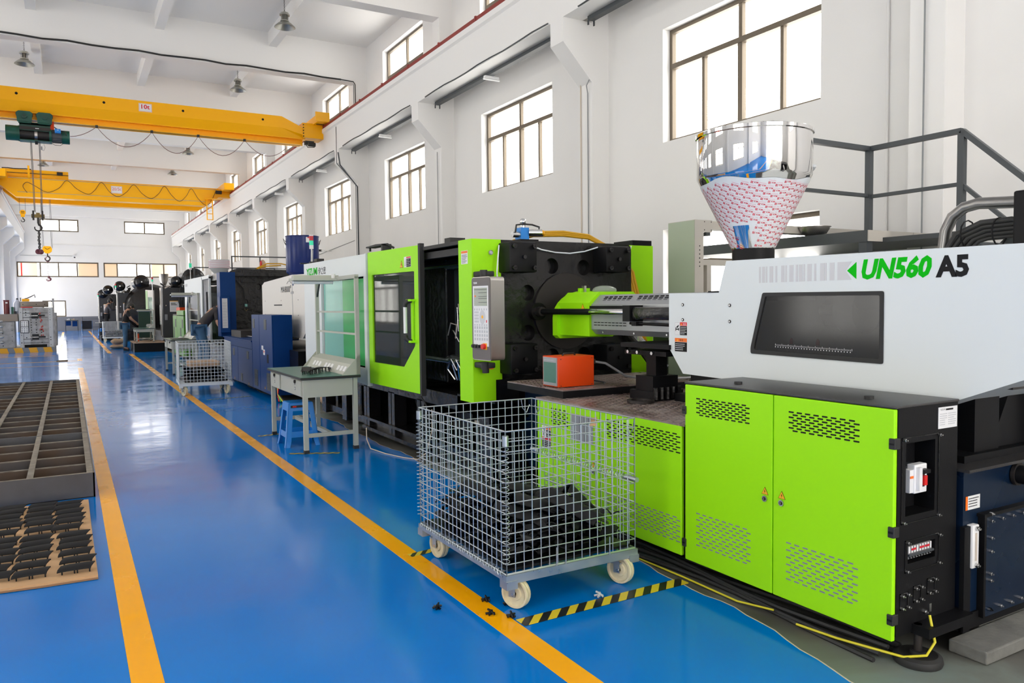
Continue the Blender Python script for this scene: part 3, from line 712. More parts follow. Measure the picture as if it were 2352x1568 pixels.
for z in (.26, .39): bolt(mb, x0+.03, TY-.025, z, r=.008)
mb.build('tank_cover', tank)
mb = MB('white'); mb.box(3.335, 3.385, TY-.03, TY, .335, .525, 'white', bev=.006); mb.box(3.352, 3.362, TY-.034, TY-.028, .37, .49, 'cord'); bolt(mb, 3.36, TY-.03, .51, r=.01); bolt(mb, 3.36, TY-.03, .35, r=.01); mb.build('level_gauge', tank)
mb = MB('labelw'); M4 = MY(3.325, TY-.001, .585); quad(mb, M4, 0, .11, 0, .06, 'labelw', .001); quad(mb, M4, 0, .016, 0, .06, 'labelor', .0015); textlines(mb, M4, .022, .1, .008, .054, 4, 'labelk'); mb.build('tank_label', tank)
mb = MB('blackm'); mb.cyl((3.72, TY+.02, .70), (3.72, TY-.13, .70), .042, 'blackm', 24); mb.cyl((3.72, TY-.12, .70), (3.72, TY-.15, .70), .047, 'blackm', 24); mb.cyl((3.72, TY-.005, .70), (3.72, TY-.02, .70), .052, 'darksteel', 24); mb.build('tank_fitting', tank)
mb = MB('blackm'); mb.box(3.42, 4.4, 1.93, 3.0, .768, .80); mb.box(3.55, 3.75, 1.96, 2.1, .80, 1.06)
mb.prism([(3.72, .80), (4.05, .80), (4.05, 1.1), (3.9, 1.1)], 'y', 1.98, 2.02); mb.box(4.03, 4.08, 1.93, 2.9, .80, 1.1); mb.box(3.95, 4.3, 1.9, 1.96, .76, .80)
mb.build('unit_support', m1)
mb = MB('clear')
for i in range(9): mb.ball((4.2+.09*(i % 5), 1.95+.05*(i//5), .80+.02*(i % 2)), .05, None, (1, .7, .5), 6)
mb.build('plastic_wrap', m1)
# --- injection unit cover
cov = [(3.82, 1.555), (3.38, 1.55), (3.32, 1.737), (1.655, 1.722), (1.655, 1.17), (2.03, 1.015), (3.69, 1.042), (3.82, 1.20)]
def rpoly(pts, r=.018, n=3):
    out = []
    for i in range(len(pts)):
        A, B, C_ = Vector(pts[i-1]), Vector(pts[i]), Vector(pts[(i+1) % len(pts)])
        u, v = (A-B).normalized()*r, (C_-B).normalized()*r
        for k in range(n+1):
            t = k/n; p = (B+u)*(1-t)**2 + B*2*t*(1-t) + (B+v)*t*t; out.append((p.x, p.y))
    return out
wh = [(3.055, 1.535), (2.315, 1.53), (2.315, 1.20), (3.135, 1.207)]
wo = rpoly([(3.04, 1.545), (2.30, 1.54), (2.30, 1.19), (3.125, 1.20), (3.125, 1.235)], .012)
wi = rpoly([(3.02, 1.525), (2.32, 1.52), (2.32, 1.213), (3.10, 1.222), (3.10, 1.24)], .01)
X0 = 3.38
mb = MB('mwhite'); mb.prism(cov, 'x', X0, X0+.012, [wo]); n = len(cov)
for i in range(n):
    a, b = cov[i], cov[(i+1) % n]
    mb.faces([(X0+.001, *a), (X0+.001, *b), (4.16, *b), (4.16, *a)], [(0, 1, 2, 3)])
mb.prism(cov, 'x', 4.148, 4.16)
for y, z in ((3.69, 1.48), (3.69, 1.385), (3.29, 1.475), (3.29, 1.38)): mb.disc((X0-.004, y, z), .010, .005, 'darksteel', 12, 'x'); mb.disc((X0-.005, y, z), .006, .002, 'steel', 10, 'x')
mb.box(X0-.002, X0, 1.655, 1.66, 1.17, 1.72, 'labelg')
cover = mb.build('injection_cover', m1)
mb = MB('rubber'); mb.prism(wo, 'x', X0-.006, X0+.012, [wi]); mb.build('window_frame', cover)
mb = MB('dtint'); mb.prism(wi, 'x', X0, X0+.004); mb.build('tinted_window', cover)
mb = MB('labelw', 'red')
for i in range(56):
    y = 2.95-i*.0087; h = .011 if i % 5 == 0 else .007; mb.box(X0-.0012, X0-.0002, y-.0008, y+.0008, 1.252-i*.00016, 1.252-i*.00016+h, 'labelw')
for i in range(28): y = 2.95-i*.0174; mb.box(X0-.0012, X0-.0002, y-.002, y+.002, 1.243-i*.0003, 1.248-i*.0003, 'labelw')
mb.build('scale_ruler', cover)
mb = MB('labelred')
for y in (2.87, 2.70): mb.prism([(y-.010, 1.262), (y+.010, 1.262), (y+.010, 1.285), (y, 1.297), (y-.010, 1.285)], 'x', X0+.03, X0+.034)
mb.build('position_pointer', cover)
# barcode-like bars and lettering (measured on the cover)
mb = MB('labelg'); zt, zb = 1.690, 1.600
bars = [(3.0686, 3.056), (3.0469, 3.0265), (3.0198, 3.0108), (2.994, 2.9685), (2.9531, 2.9411), (2.913, 2.8915), (2.8851, 2.8755), (2.8586, 2.8314), (2.8158, 2.8034), (2.7962, 2.7727), (2.7667, 2.7576), (2.7415, 2.7145), (2.6987, 2.686), (2.6616, 2.6366), (2.6327, 2.6232), (2.6042, 2.577)]   # along the cover, metres
for a, b in bars: mb.box(X0-.0015, X0, a, b, zb, zt, 'labelg2')
K['labelg2'] = mat('light_grey_print', (0.56, 0.56, 0.57), 0.45); a, b, c = 2.5584, 2.4774, 2.5107
mb.prism([(a, zt), (b, zt), (c, (zt+zb)/2), (b, zb), (a, zb)], 'x', X0-.0015, X0, m='labelg2'); mb.build('printed_bars', cover)
mb = MB('labelgreen'); a, b = 2.5035, 2.4508; mb.prism([(a, (zt+zb)/2), (b, zt-.004), (b, zb+.002)], 'x', X0-.0015, X0)
a, b = 2.4219, 2.0681; mb.text('UN560', .1, MX(X0-.001, a, 1.596), 'labelgreen', bold=.0045, shear=.22, width=a-b, height=.104); mb.build('model_lettering', cover)
mb = MB('labelk'); a, b = 2.0491, 1.9017; mb.text('A5', .1, MX(X0-.001, a, 1.594), 'labelk', bold=.0045, width=a-b, height=.098); mb.build('model_lettering', cover)
# warning labels
mb = MB('labelw'); M4 = MX(X0-.0002, 3.765, 1.285); quad(mb, M4, 0, .115, 0, .086, 'labelw'); quad(mb, M4, .05, .113, .062, .084, 'labelred', .0015); quad(mb, M4, .05, .113, .002, .060, 'labelk', .0015)
quad(mb, M4, .003, .046, .003, .083, 'labelg', .0012); quad(mb, M4, .005, .044, .005, .081, 'labelw', .0015); quad(mb, M4, .008, .013, .028, .052, 'labelk', .002); quad(mb, M4, .013, .042, .036, .043, 'labelk', .002); quad(mb, M4, .036, .042, .03, .048, 'labelk', .002)
poly(mb, M4, [(.016, .048), (.02, .057), (.032, .064), (.04, .068), (.036, .055), (.026, .048)], 'labelk', .002)
poly(mb, M4, [(.057, .066), (.069, .066), (.063, .08)], 'labely', .002); mb.text('危险', .014, M4 @ Matrix.Translation((.076, .066, .001)), 'labelw', width=.03, height=.013); textlines(mb, M4, .055, .108, .006, .056, 5, 'labelw')
mb.build('warning_label', cover)
mb = MB('labelw'); M4 = MX(X0-.0002, 3.765, 1.18); quad(mb, M4, 0, .115, 0, .09, 'labelw'); quad(mb, M4, .002, .113, .064, .088, 'labelor', .0015); quad(mb, M4, .002, .113, .002, .062, 'labelk', .0015)
poly(mb, M4, [(.02, .068), (.034, .068), (.027, .083)], 'labely', .002); mb.text('警告', .014, M4 @ Matrix.Translation((.045, .068, .001)), 'labelk', width=.035, height=.014); textlines(mb, M4, .008, .108, .008, .056, 4, 'labelw')
mb.build('warning_label', cover)
# drive inside the cover
mb = MB('silver'); mb.cyl((3.9, 2.3, 1.43), (3.9, 3.0, 1.43), .09, 'darksteel', 24); mb.cyl((3.7, 2.62, 1.44), (3.7, 2.74, 1.44), .12, 'grey', 32); mb.cyl((3.7, 2.74, 1.44), (3.7, 2.9, 1.44), .03, 'steel')
mb.box(3.6, 4.1, 1.9, 2.3, 1.2, 1.6, 'dgrey'); mb.box(3.55, 4.1, 1.8, 3.6, 1.1, 1.14, 'darksteel'); mb.cyl((3.62, 2.3, 1.5), (3.62, 2.6, 1.5), .05, 'silver'); mb.build('screw_drive', m1)
# black blocks behind the cover's low end
mb = MB('blackm'); mb.box(3.9, 4.15, 3.42, 3.6, 1.55, 1.68); mb.cyl((4.05, 3.35, 1.62), (4.05, 3.8, 1.62), .07); mb.box(3.8, 4.3, 3.3, 3.9, 1.5, 1.57)
for k in range(3): mb.cyl((3.93+k*.08, 3.45, 1.68), (3.93+k*.08, 3.45, 1.7), .015, None, 6)
mb.build('mounting_block', m1)
# hopper
HX, HY = 3.80, 3.5
hop = MB('mirror'); hop.lathe((HX, HY, 0), [(.115, 1.75), (.125, 1.82), (.34, 2.255), (.352, 2.275), (.352, 2.525), (.36, 2.53), (.36, 2.55), (.348, 2.556), (.344, 2.55), (.34, 2.27), (.11, 1.82)], None, 72)
hop.lathe((HX, HY, 0), [(.36, 2.55), (.2, 2.56), (.002, 2.565)], None, 72); hopo = hop.build('hopper', m1)
mb = MB('film', 'filmred', 'filmpink')
CZa, CZb, CRa, CRb = 1.82, 2.255, .125, .34
def cone_r(z): return CRa + (z-CZa)/(CZb-CZa)*(CRb-CRa) + .0025
z0f, z1f = 1.835, 2.235; NA, NZ = 72, 6
def fz1(a): return z1f - .012*math.sin(a*3+1) - .006*math.sin(a*7)
for k in range(NA):
    a, b = 2*math.pi*k/NA, 2*math.pi*(k+1)/NA
    for j in range(NZ):
        q = []
        for ang, jj in ((a, j), (b, j), (b, j+1), (a, j+1)):
            lo = z0f
            d = (ang - math.radians(200)) % (2*math.pi)
            if d > math.pi: d -= 2*math.pi
            lo += .13 if abs(d) < .32 else 0
            z = lo + (fz1(ang)-lo)*jj/NZ; r = cone_r(z); q.append((HX+r*math.cos(ang), HY+r*math.sin(ang), z))
        mb.faces(q, [(0, 1, 2, 3)], 'film', True)
# repeated red print wrapped on the cone (developed surface)
tmp = MB('filmred'); tmp.text('EK', .02, Matrix(), None, bold=.0007, width=.017, height=.0145, ext=0, res=1)
tmp.text('KSM', .02, Matrix.Translation((.0205, 0, 0)), None, bold=.0004, width=.023, height=.0105, ext=0, res=1)
tv = [v.co.copy() for v in tmp.bm.verts]; tmp.bm.verts.index_update(); tf = [[v.index for v in f.verts] for f in tmp.bm.faces]; tmp.bm.free()
slant = math.hypot(CZb-CZa, CRb-CRa); k_cone = (CRb-CRa)/slant; s0 = CRa/k_cone
def wrap(u, v):   # flat sector coordinates -> cone
    s = math.hypot(u, v); th = math.atan2(u, -v)
    return s, th
tot = 2*math.pi*k_cone
for iu in range(-34, 35):
    for iv in range(0, 40):
        ang = R(-12); u = iu*.058 + (iv % 3)*.0193; v = -.05 - iv*.029
        uu = u*math.cos(ang) - v*math.sin(ang); vv = u*math.sin(ang) + v*math.cos(ang)
        s = math.hypot(uu, vv); th = math.atan2(uu, -vv)
        if not (s0+.02 < s < s0+slant-.035) or abs(th) > tot*.36: continue
        pts = []
        for t in tv:
            c, sn = math.cos(R(12)), math.sin(R(12)); x, y_ = t.x*c - t.y*sn, t.x*sn + t.y*c
            s2 = math.hypot(uu+x, vv+y_); t2 = math.atan2(uu+x, -(vv+y_))
            A = math.radians(230) + t2/k_cone; z = CZa + (s2-s0)/slant*(CZb-CZa); r = cone_r(z)+.0008
            pts.append((HX+r*math.cos(A), HY+r*math.sin(A), z))
        dd = (math.radians(230) + th/k_cone - math.radians(200)) % (2*math.pi)
        if dd > math.pi: dd -= 2*math.pi
        if abs(dd) < .36 and s < s0+.2: continue
        mb.faces(pts, tf, 'filmred')
        c, sn = math.cos(R(12)), math.sin(R(12)); q = []
        for x, y0_ in ((.0, -.0095), (.043, -.0095), (.043, -.0065), (0, -.0065)):
            x2, y2 = x*c - y0_*sn, x*sn + y0_*c; s2 = math.hypot(uu+x2, vv+y2); t2 = math.atan2(uu+x2, -(vv+y2)); A = math.radians(230) + t2/k_cone; z = CZa + (s2-s0)/slant*(CZb-CZa); r = cone_r(z)+.0008
            q.append((HX+r*math.cos(A), HY+r*math.sin(A), z))
        mb.faces(q, [(0, 1, 2, 3)], 'filmpink')
mb.build('protective_film', hopo, fixn=False)
mb = MB('filmpink', 'film')
for k in range(9): mb.ball((HX+.355*math.cos(R(-32+k*.8)), HY+.355*math.sin(R(-32+k*.8)), 2.34+.024*k), .018, 'filmpink', (1, 1, .8), 5)
for k in range(6): mb.ball((HX+.352*math.cos(R(-46+k*4)), HY+.352*math.sin(R(-46+k*4)), 2.33-.003*k), .022, 'film', (1, 1, .7), 5)
mb.build('crumpled_film', hopo)
mb = MB('blackm'); mb.cyl((HX, HY, 1.6), (HX, HY, 1.83), .13, 'blackm', 32); mb.build('hopper_throat', m1)
# --- nozzle guard, shroud, cylinder, platen
def octo(x0, x1, z0, z1, c, cb=0.0):
    p = [(x0+cb, z0), (x1-cb, z0), (x1, z0+cb), (x1, z1-c), (x1-c*1.1, z1), (x0+c*1.1, z1), (x0, z1-c), (x0, z0+cb)]
    return p if cb > 0 else [p[i] for i in (0, 1, 3, 4, 5, 6)]
mb = MB('green'); mb.prism(octo(3.5, 4.03, 1.24, 1.585, .085), 'y', 4.87, 5.3)
mb.prism([(AX+.30*math.cos(a), 1.38+.22*math.sin(a)) for a in [math.pi*i/16 for i in range(17)]] + [(AX-.30, 1.235), (AX-.27, 1.21), (AX+.27, 1.21), (AX+.30, 1.235)], 'y', 5.28, 5.345)
mb.box(3.66, 3.76, 5.22, 5.25, 1.57, 1.62); mb.box(3.69, 3.71, 5.2, 5.24, 1.58, 1.64, 'brushed'); mb.disc((3.64, 4.96, 1.573), .03, .006, 'labelk')
ng = mb.build('nozzle_guard', m1); warn_tri('warning_sign', MX(3.499, 4.955, 1.445), .055, ng, bolt=False)
mb = MB('clear'); mb.ball((3.82, 5.1, 1.6), .09, None, (1.2, 1, .45), 8); mb.build('plastic_bag', ng)
mb = MB('silver'); mb.prism(octo(3.52, 4.02, 1.255, 1.56, .075, .04), 'y', 3.7, 4.87)
sh = mb
for r in range(3):
    for k in range(17):
        y = 4.75-k*.058
        if 5 < k < 7: continue
        mb.obox((3.55+.012*r+.004, y, 1.514+.014*r), (.0, .019, 0), (.0035, 0, .0035), (-.001, 0, .001), 'labelk')
for r in range(2):
    for k in range(9): mb.box(3.5185, 3.52, 4.80-k*.045, 4.835-k*.045, 1.325+r*.02, 1.331+r*.02, 'labelk')
for y in (4.72, 4.35, 4.0): mb.disc((3.517, y, 1.275), .007, .003, 'steel', 10, 'x')
mb.build('barrel_shroud', m1)
mb = MB('blackm'); mb.cyl((3.46, 5.6, AZ), (3.46, 4.80, AZ), .024, 'blackm'); mb.cyl((3.46, 4.80, AZ), (3.46, 4.30, AZ), .021, 'chrome'); mb.box(3.40, 3.52, 4.25, 4.33, 1.365, 1.478, 'blackm')
mb.box(3.41, 3.515, 3.75, 4.25, 1.378, 1.466, 'black', bev=.02); mb.cyl((3.43, 4.28, 1.353), (3.43, 3.8, 1.345), .010, 'blackm'); mb.box(3.40, 3.46, 4.18, 4.23, 1.335, 1.365, 'blackm'); mb.box(3.49, 3.52, 4.33, 4.85, 1.455, 1.475, 'blackm')

mb.cyl((3.46, 5.6, AZ), (3.46, 5.48, AZ), .04, 'darksteel'); mb.cyl((3.46, 5.6, AZ), (3.46, 5.54, AZ), .075, 'black')
mb.build('traverse_cylinder', m1)
PX0, PX1, PY = 3.02, 4.5, 5.6
hs = []
for k in range(12):
    a = R(15+30*k)
    if k in (0, 5, 6, 11, 1, 2, 3, 4, 7, 8, 9, 10): hs.append([(AX+.49*math.cos(a)*1.0+.065*math.cos(t), AZ+.02+.43*math.sin(a)+.065*math.sin(t)) for t in [2*math.pi*i/20 for i in range(20)]])
hs = [[(cx+.068*math.cos(t), cz+.068*math.sin(t)) for t in [2*math.pi*i/22 for i in range(22)]] for cx, cz in
      ((3.63, 1.82), (3.965, 1.81), (3.385, 1.59), (4.19, 1.575), (3.385, 1.25), (4.19, 1.25), (3.63, 1.04), (3.965, 1.04))]
mb = MB('black'); mb.prism(rpoly([(PX0, .66), (PX1, .66), (PX1, 2.03), (PX0, 2.03)], .06), 'y', PY, PY+.06, hs)
mb.box(PX0+.02, PX1-.02, PY+.061, PY+.45, .66, 2.01, 'black')
mb.ring((AX, PY-.02, AZ), .0, .33, .02, 'darksteel', 40, 'y')
mb.box(3.0, 4.55, 5.5, 6.2, .55, .70, 'black')
pl = mb.build('stationary_platen', m1)
for (x0, x1, z0, z1) in ((3.10, 3.36, 1.755, 2.0), (4.07, 4.33, 1.765, 1.99), (3.10, 3.36, .92, 1.17), (4.07, 4.33, .90, 1.13)):
    mb = MB('blackm'); mb.box(x0, x1, 5.4, PY, z0, z1, 'blackm', bev=.012)
    for x in (x0+.035, x1-.035):
        for z in (z0+.035, z1-.035): mb.cyl((x, 5.4, z), (x, 5.37, z), .019, 'black', 12); mb.cyl((x, 5.371, z), (x, 5.369, z), .008, 'labelk', 6)
    mb.cyl(((x0+x1)/2, 5.4, (z0+z1)/2), ((x0+x1)/2, 5.375, (z0+z1)/2), .016, 'black', 12); mb.build('tie_bar_cap', pl)
mb = MB('blackm')   # carriage slide under the shroud
for y, x in ((4.15, 3.5),):
    mb.box(3.36, 3.62, 3.95, 4.2, .838, .90); mb.box(3.38, 3.60, 3.98, 4.16, .90, 1.0); mb.box(3.44, 3.54, 4.02, 4.12, 1.0, 1.14); mb.box(3.38, 3.9, 3.85, 4.28, 1.14, 1.17); mb.box(3.36, 3.9, 3.8, 4.3, 1.19, 1.22)
    for k in range(5): mb.cyl((3.37+.05*k, 3.94, .85), (3.37+.05*k, 3.94, .93), .018, 'black', 8)
    for z in (1.02, 1.06, 1.10): mb.cyl((3.49, 4.07, z), (3.49, 4.07, z+.02), .05, 'darksteel', 16)
    for y2 in (3.95, 4.1, 4.2): mb.cyl((3.36, y2, 1.16), (3.34, y2, 1.16), .012, 'steel', 8)
mb.box(3.5, 4.1, 3.2, 3.9, .838, .89); mb.box(3.55, 3.72, 3.25, 3.8, .89, 1.06)
mb.build('carriage_support', m1)
mb = MB('darksteel'); mb.ring((3.25, 3.95, .84), .065, .09, .018, 'darksteel', 32); mb.build('locating_ring', m1)
# --- blue valve and white cord on top
mb = MB('steel', 'blue'); c = Vector((3.25, 5.75, 2.03))
mb.box(3.16, 3.34, 5.68, 5.82, 2.03, 2.06, 'blackm'); mb.box(3.17, 3.25, 5.69, 5.79, 2.06, 2.16, 'blueplastic'); mb.cyl((3.10, 5.72, 2.10), (3.17, 5.72, 2.10), .025, 'steel'); mb.cyl((3.25, 5.70, 2.12), (3.36, 5.66, 2.12), .028, 'steel'); mb.cyl((3.36, 5.66, 2.12), (3.375, 5.655, 2.12), .02, 'labely')
mb.cyl((3.28, 5.78, 2.12), (3.42, 5.74, 2.12), .026, 'steel'); mb.cyl((3.42, 5.74, 2.12), (3.435, 5.735, 2.12), .018, 'labely'); mb.cyl((3.22, 5.74, 2.16), (3.22, 5.74, 2.2), .025, 'steel'); mb.ball((3.22, 5.74, 2.215), .03, 'steel'); mb.tube([(3.12, 5.7, 2.12), (3.13, 5.7, 2.18), (3.2, 5.7, 2.19), (3.3, 5.72, 2.19), (3.36, 5.7, 2.17), (3.34, 5.68, 2.12)], .008, 'rubber', 6)
bmesh.ops.translate(mb.bm, verts=mb.bm.verts, vec=Vector((.21, 0, -.01))); mb.build('hydraulic_valve', m1)
mb = MB('tube'); mb.tube([(3.06, 5.52, 1.55), (3.045, 5.5, 1.62), (3.035, 5.5, 1.75), (3.06, 5.52, 1.9), (3.09, 5.56, 1.98)], .006, None, 6)
mb.tube([(3.38, 5.55, 1.99), (3.5, 5.56, 1.955), (3.65, 5.57, 1.935), (3.8, 5.57, 1.93), (3.95, 5.56, 1.95), (4.05, 5.5, 1.985)], .006, None, 6); mb.tube([(4.34, 5.5, 1.9), (4.55, 5.8, 1.9), (4.75, 5.97, 1.93), (4.8, 5.97, 2.05)], .006, None, 6); mb.build('white_cord', m1)
mb = MB('hose')
for k in range(3):
    o = k*.03; mb.tube([(3.42+o, 5.9, 2.05), (3.6+o, 5.85, 2.10+o*.5), (3.9, 5.82, 2.11+o*.5), (4.15, 5.78, 2.09+o*.4), (4.36+o*.5, 5.7, 1.98), (4.5+o, 5.65, 1.78), (4.56+o, 5.62, 1.5), (4.6+o, 5.62, 1.2), (4.7+o, 5.6, .95), (4.78+o, 5.6, .8)], .014, None, 8)
mb.build('hydraulic_hose', m1)
mb = MB('green'); mb.box(4.70, 5.10, 6.0, 6.4, .6, 2.06, 'green', bev=.004); mb.box(4.84, 5.08, 6.0, 6.3, 2.06, 2.11, 'blackm'); gp = mb.build('rear_guard_post', m1)
mb = MB('clear', 'blackm'); mb.tube([(4.4, 5.55, 1.23), (4.5, 5.5, 1.1), (4.6, 5.4, .9)], .03, 'darksteel'); mb.tube([(4.45, 5.5, 1.22), (4.58, 5.45, 1.05), (4.7, 5.35, .9)], .035, 'clear'); mb.build('wrapped_hose', m1)
mb = MB('steel', 'labelw'); mb.cyl((4.62, 5.6, 1.12), (4.62, 5.57, 1.12), .035, 'steel', 20); mb.cyl((4.62, 5.57, 1.12), (4.62, 5.567, 1.12), .029, 'labelw', 20); mb.cyl((4.55, 5.62, 1.02), (4.55, 5.62, 1.2), .03, 'blackm'); mb.build('pressure_gauge', m1)
mb = MB('dgrey'); mb.box(5.1, 5.14, 3.2, 6.0, .1, 1.23); mb.box(4.9, 5.1, 3.4, 5.4, .1, .95, 'palegreen'); mb.build('rear_side_panel', m1)
# --- guard column and operator panel
mb = MB('green'); mb.prism([(2.85, .69), (3.06, .69), (3.06, .87), (3.12, .87), (3.12, 2.03), (2.85, 2.03)], 'y', 5.584, 5.83); gc = mb.build('guard_column', m1)
mb = MB('labelw'); M4 = MX(2.849, 5.775, 1.83); quad(mb, M4, 0, .12, 0, .11, 'labelw'); quad(mb, M4, .003, .117, .088, .107, 'labelor', .0015); textlines(mb, M4, .01, .11, .005, .08, 6, 'labelk'); mb.build('instruction_label', gc)
mb = MB('steel'); mb.cyl((3.02, 5.584, 1.92), (3.02, 5.57, 1.92), .020, 'steel', 20); mb.cyl((3.02, 5.57, 1.92), (3.02, 5.565, 1.92), .013, 'labelg', 16); mb.build('key_switch', gc)
mb = MB('blackm')
for z in (1.74, 1.005):
    mb.box(2.86, 2.97, 5.42, 5.59, z-.022, z+.022, 'rubber', bev=.01); mb.cyl((2.88, 5.44, z-.03), (2.88, 5.44, z+.03), .03, 'rubber')
    if z > 1.5: mb.build('swing_arm', gc); mb = MB('blackm')
mb.cyl((2.92, 5.5, .94), (2.92, 5.5, .985), .028, 'rubber'); mb.cyl((2.96, 5.5, .97), (2.96, 5.5, .99), .03, 'labelor'); mb.build('swing_arm', gc)
# operator panel: swung box facing the aisle
opn = MB('brushed')
def PM(u, v, w): # local frame of the panel: u across the face, v up, w outwards
    c = Vector((2.79, 5.315, 1.385)); a = R(8); U = Vector((math.sin(a)*.94, -math.cos(a), 0)).normalized(); Wd = Vector((-math.cos(a), -math.sin(a)*.94, 0)).normalized()
    return c + U*u + Wd*w + Vector((0, 0, v))
c = PM(0, 0, 0); U = (PM(1, 0, 0)-c); Wd = (PM(0, 0, 1)-c); M4 = Matrix(((U.x, 0, Wd.x, 0), (U.y, 0, Wd.y, 0), (0, 1, 0, 0), (0, 0, 0, 1)))
HW, HH = .128, .325
pr2 = rpoly([(-HW, -HH), (HW, -HH), (HW, HH), (-HW, HH)], .03, 4)
def pprism(mb, pts, w0, w1, m):
    n = len(pts); A = [PM(p[0], p[1], w0) for p in pts]; B = [PM(p[0], p[1], w1) for p in pts]
    mb.faces(A+B, [tuple(range(n)), tuple(range(n, 2*n))] + [(i, (i+1) % n, n+(i+1) % n, n+i) for i in range(n)], m)
pprism(opn, pr2, -.13, 0, 'brushed'); op = opn.build('operator_panel', m1)
mb = MB('grey'); pprism(mb, rpoly([(-HW+.005, -HH+.005), (HW-.005, -HH+.005), (HW-.005, HH-.005), (-HW+.005, HH-.005)], .026, 4), 0, .004, 'pgrey')
K['pgrey'] = mat('warm_grey_panel_face', (0.13, 0.115, 0.11), 0.5); MP = Matrix.Translation(PM(0, 0, .004)) @ M4; mb.text('YIZUMI', .02, MP @ Matrix.Translation((-.10, .272, 0)), 'labelw', bold=.001, width=.05, height=.014); mb.build('panel_face', op)
mb = MB('labelw'); quad(mb, MP, -.105, .10, -.215, .255, 'labelw')
for r_ in range(4):
    for c_ in range(6): quad(mb, MP, -.09+c_*.032, -.072+c_*.032, -.17+r_*.03, -.15+r_*.03, 'labelg', .0015)
for r_ in range(4):
    for c_ in range(3): quad(mb, MP, -.085+c_*.02, -.073+c_*.02, -.03+r_*.024, -.015+r_*.024, 'labelg', .0015)
for c_ in range(6): quad(mb, MP, -.09+c_*.032, -.078+c_*.032, .065, .08, 'labelg', .0015); quad(mb, MP, -.09+c_*.032, -.076+c_*.032, -.055, -.043, 'labelg', .0015)
o = MP @ Vector((.02, .01, 0)); poly(mb, MP, [(.02+.038*math.cos(t), .012+.055*math.sin(t)) for t in [2*math.pi*i/20 for i in range(20)]], 'labelg2', .0018); poly(mb, MP, [(.02+.013*math.cos(t), .014+.013*math.sin(t)) for t in [2*math.pi*i/12 for i in range(12)]], 'labely', .0024); quad(mb, MP, .07, .08, -.03, -.01, 'labelred', .002)
mb.build('keypad', op)
mb = MB('screen'); quad(mb, MP, -.09, .085, .10, .24, 'screen', .0016)
for z in (.225, .20, .17, .155, .125): quad(mb, MP, -.085 if z > .2 else -.03, .08, z, z+.004, 'dgrey', .002)
quad(mb, MP, -.085, -.065, .17, .182, 'labelor', .002); mb.build('screen', op)
mb = MB('rubber')
for u, cc, rr in ((-.09, 'rubber', .014), (-.055, 'rubber', .014), (-.012, 'rubber', .012), (.045, 'red', .021)):
    mb.cyl(PM(u, -.235+.02, .004), PM(u, -.235+.02, .03), rr, cc, 16)
quad(mb, MP, .02, .075, -.24, -.19, 'labely', .0012); mb.build('panel_buttons', op)
# --- sliding guard door with tinted window
dw = rpoly([(7.90, 1.822), (6.74, 1.815), (6.745, 1.111), (7.03, .893), (7.90, .888)], .015)
mb = MB('green'); mb.prism([(8.02, .655), (6.63, .665), (6.63, 2.05), (8.02, 2.065)], 'x', 2.83, 2.865, [dw]); gd = mb.build('sliding_guard_door', m1)
mb = MB('tint'); mb.prism(dw, 'x', 2.845, 2.85); mb.build('door_window', gd)
mb = MB('rubber'); mb.box(2.825, 2.87, 6.59, 6.632, .65, 2.065, 'rubber'); mb.build('door_edge_seal', gd)
mb = MB('rubber', 'chrome', 'green')
mb.cyl((2.77, 6.83, 1.23), (2.77, 6.83, 1.48), .018, 'white', 16)
for z, s_ in ((1.48, 1), (1.21, -1)): mb.tube([(2.77, 6.83, z), (2.77, 6.825, z+.03*s_), (2.79, 6.80, z+.055*s_), (2.83, 6.78, z+.06*s_)], .022, 'rubber', 10); mb.box(2.78, 2.83, 6.72, 6.83, z+.06*s_-.008, z+.06*s_+.012, 'green')
mb.box(2.815, 2.83, 6.75, 6.80, 1.14, 1.55, 'green'); mb.build('door_handle', gd)
mb = MB('labelw'); M4 = MX(2.829, 6.98, 1.86); quad(mb, M4, 0, .17, 0, .10, 'labelw'); quad(mb, M4, .06, .165, .085, .098, 'labelred', .0015); quad(mb, M4, .06, .165, .003, .08, 'labelk', .0015); textlines(mb, M4, .065, .16, .01, .075, 4, 'labelg'); poly(mb, M4, [(.01, .01), (.05, .01), (.045, .09), (.02, .06)], 'labelg', .0015); mb.build('safety_label', gd)
warn_tri('warning_sign', MX(2.829, 7.05, 1.86), .08, gd)
mb = MB('darksteel'); mb.tube([(2.86, 8.02, 2.08), (2.86, 8.02, 2.13), (2.86, 7.85, 2.135), (2.9, 7.6, 2.13), (2.95, 7.55, 2.09)], .012, 'rubber'); mb.box(2.85, 2.95, 7.62, 7.66, 2.05, 2.13, 'rubber'); mb.box(2.84, 2.95, 7.62, 8.1, 2.12, 2.135, 'rubber'); mb.build('cable_bracket', m1)
# --- clamp interior seen in the gap and through the window
mb = MB('darksteel'); mb.box(2.9, 4.6, 5.85, 10.4, 1.98, 2.02, 'dgrey'); mb.box(2.9, 2.95, 5.85, 8.0, 1.92, 2.0, 'rubber'); mb.box(2.85, 2.9, 5.83, 6.6, 2.0, 2.03, 'rubber')
for k in range(5): mb.box(3.0+k*.02, 3.3, 6.0+k*.22, 6.15+k*.2, 2.03, 2.045+.006*k, 'sack' if k % 2 else 'cord')
mb.box(3.0, 3.15, 6.3, 6.42, 2.03, 2.10, 'rubber'); mb.build('top_guard', m1)
mb = MB('black'); mb.box(3.2, 4.4, 6.85, 7.4, .72, 1.95, 'black', bev=.02); mb.box(3.4, 4.2, 6.06, 6.45, .95, 1.75, 'darksteel'); mb.box(3.3, 4.3, 6.45, 6.85, .85, 1.85, 'dgrey')
mb.box(3.28, 3.3, 6.6, 6.64, 1.3, 1.42, 'labelw')
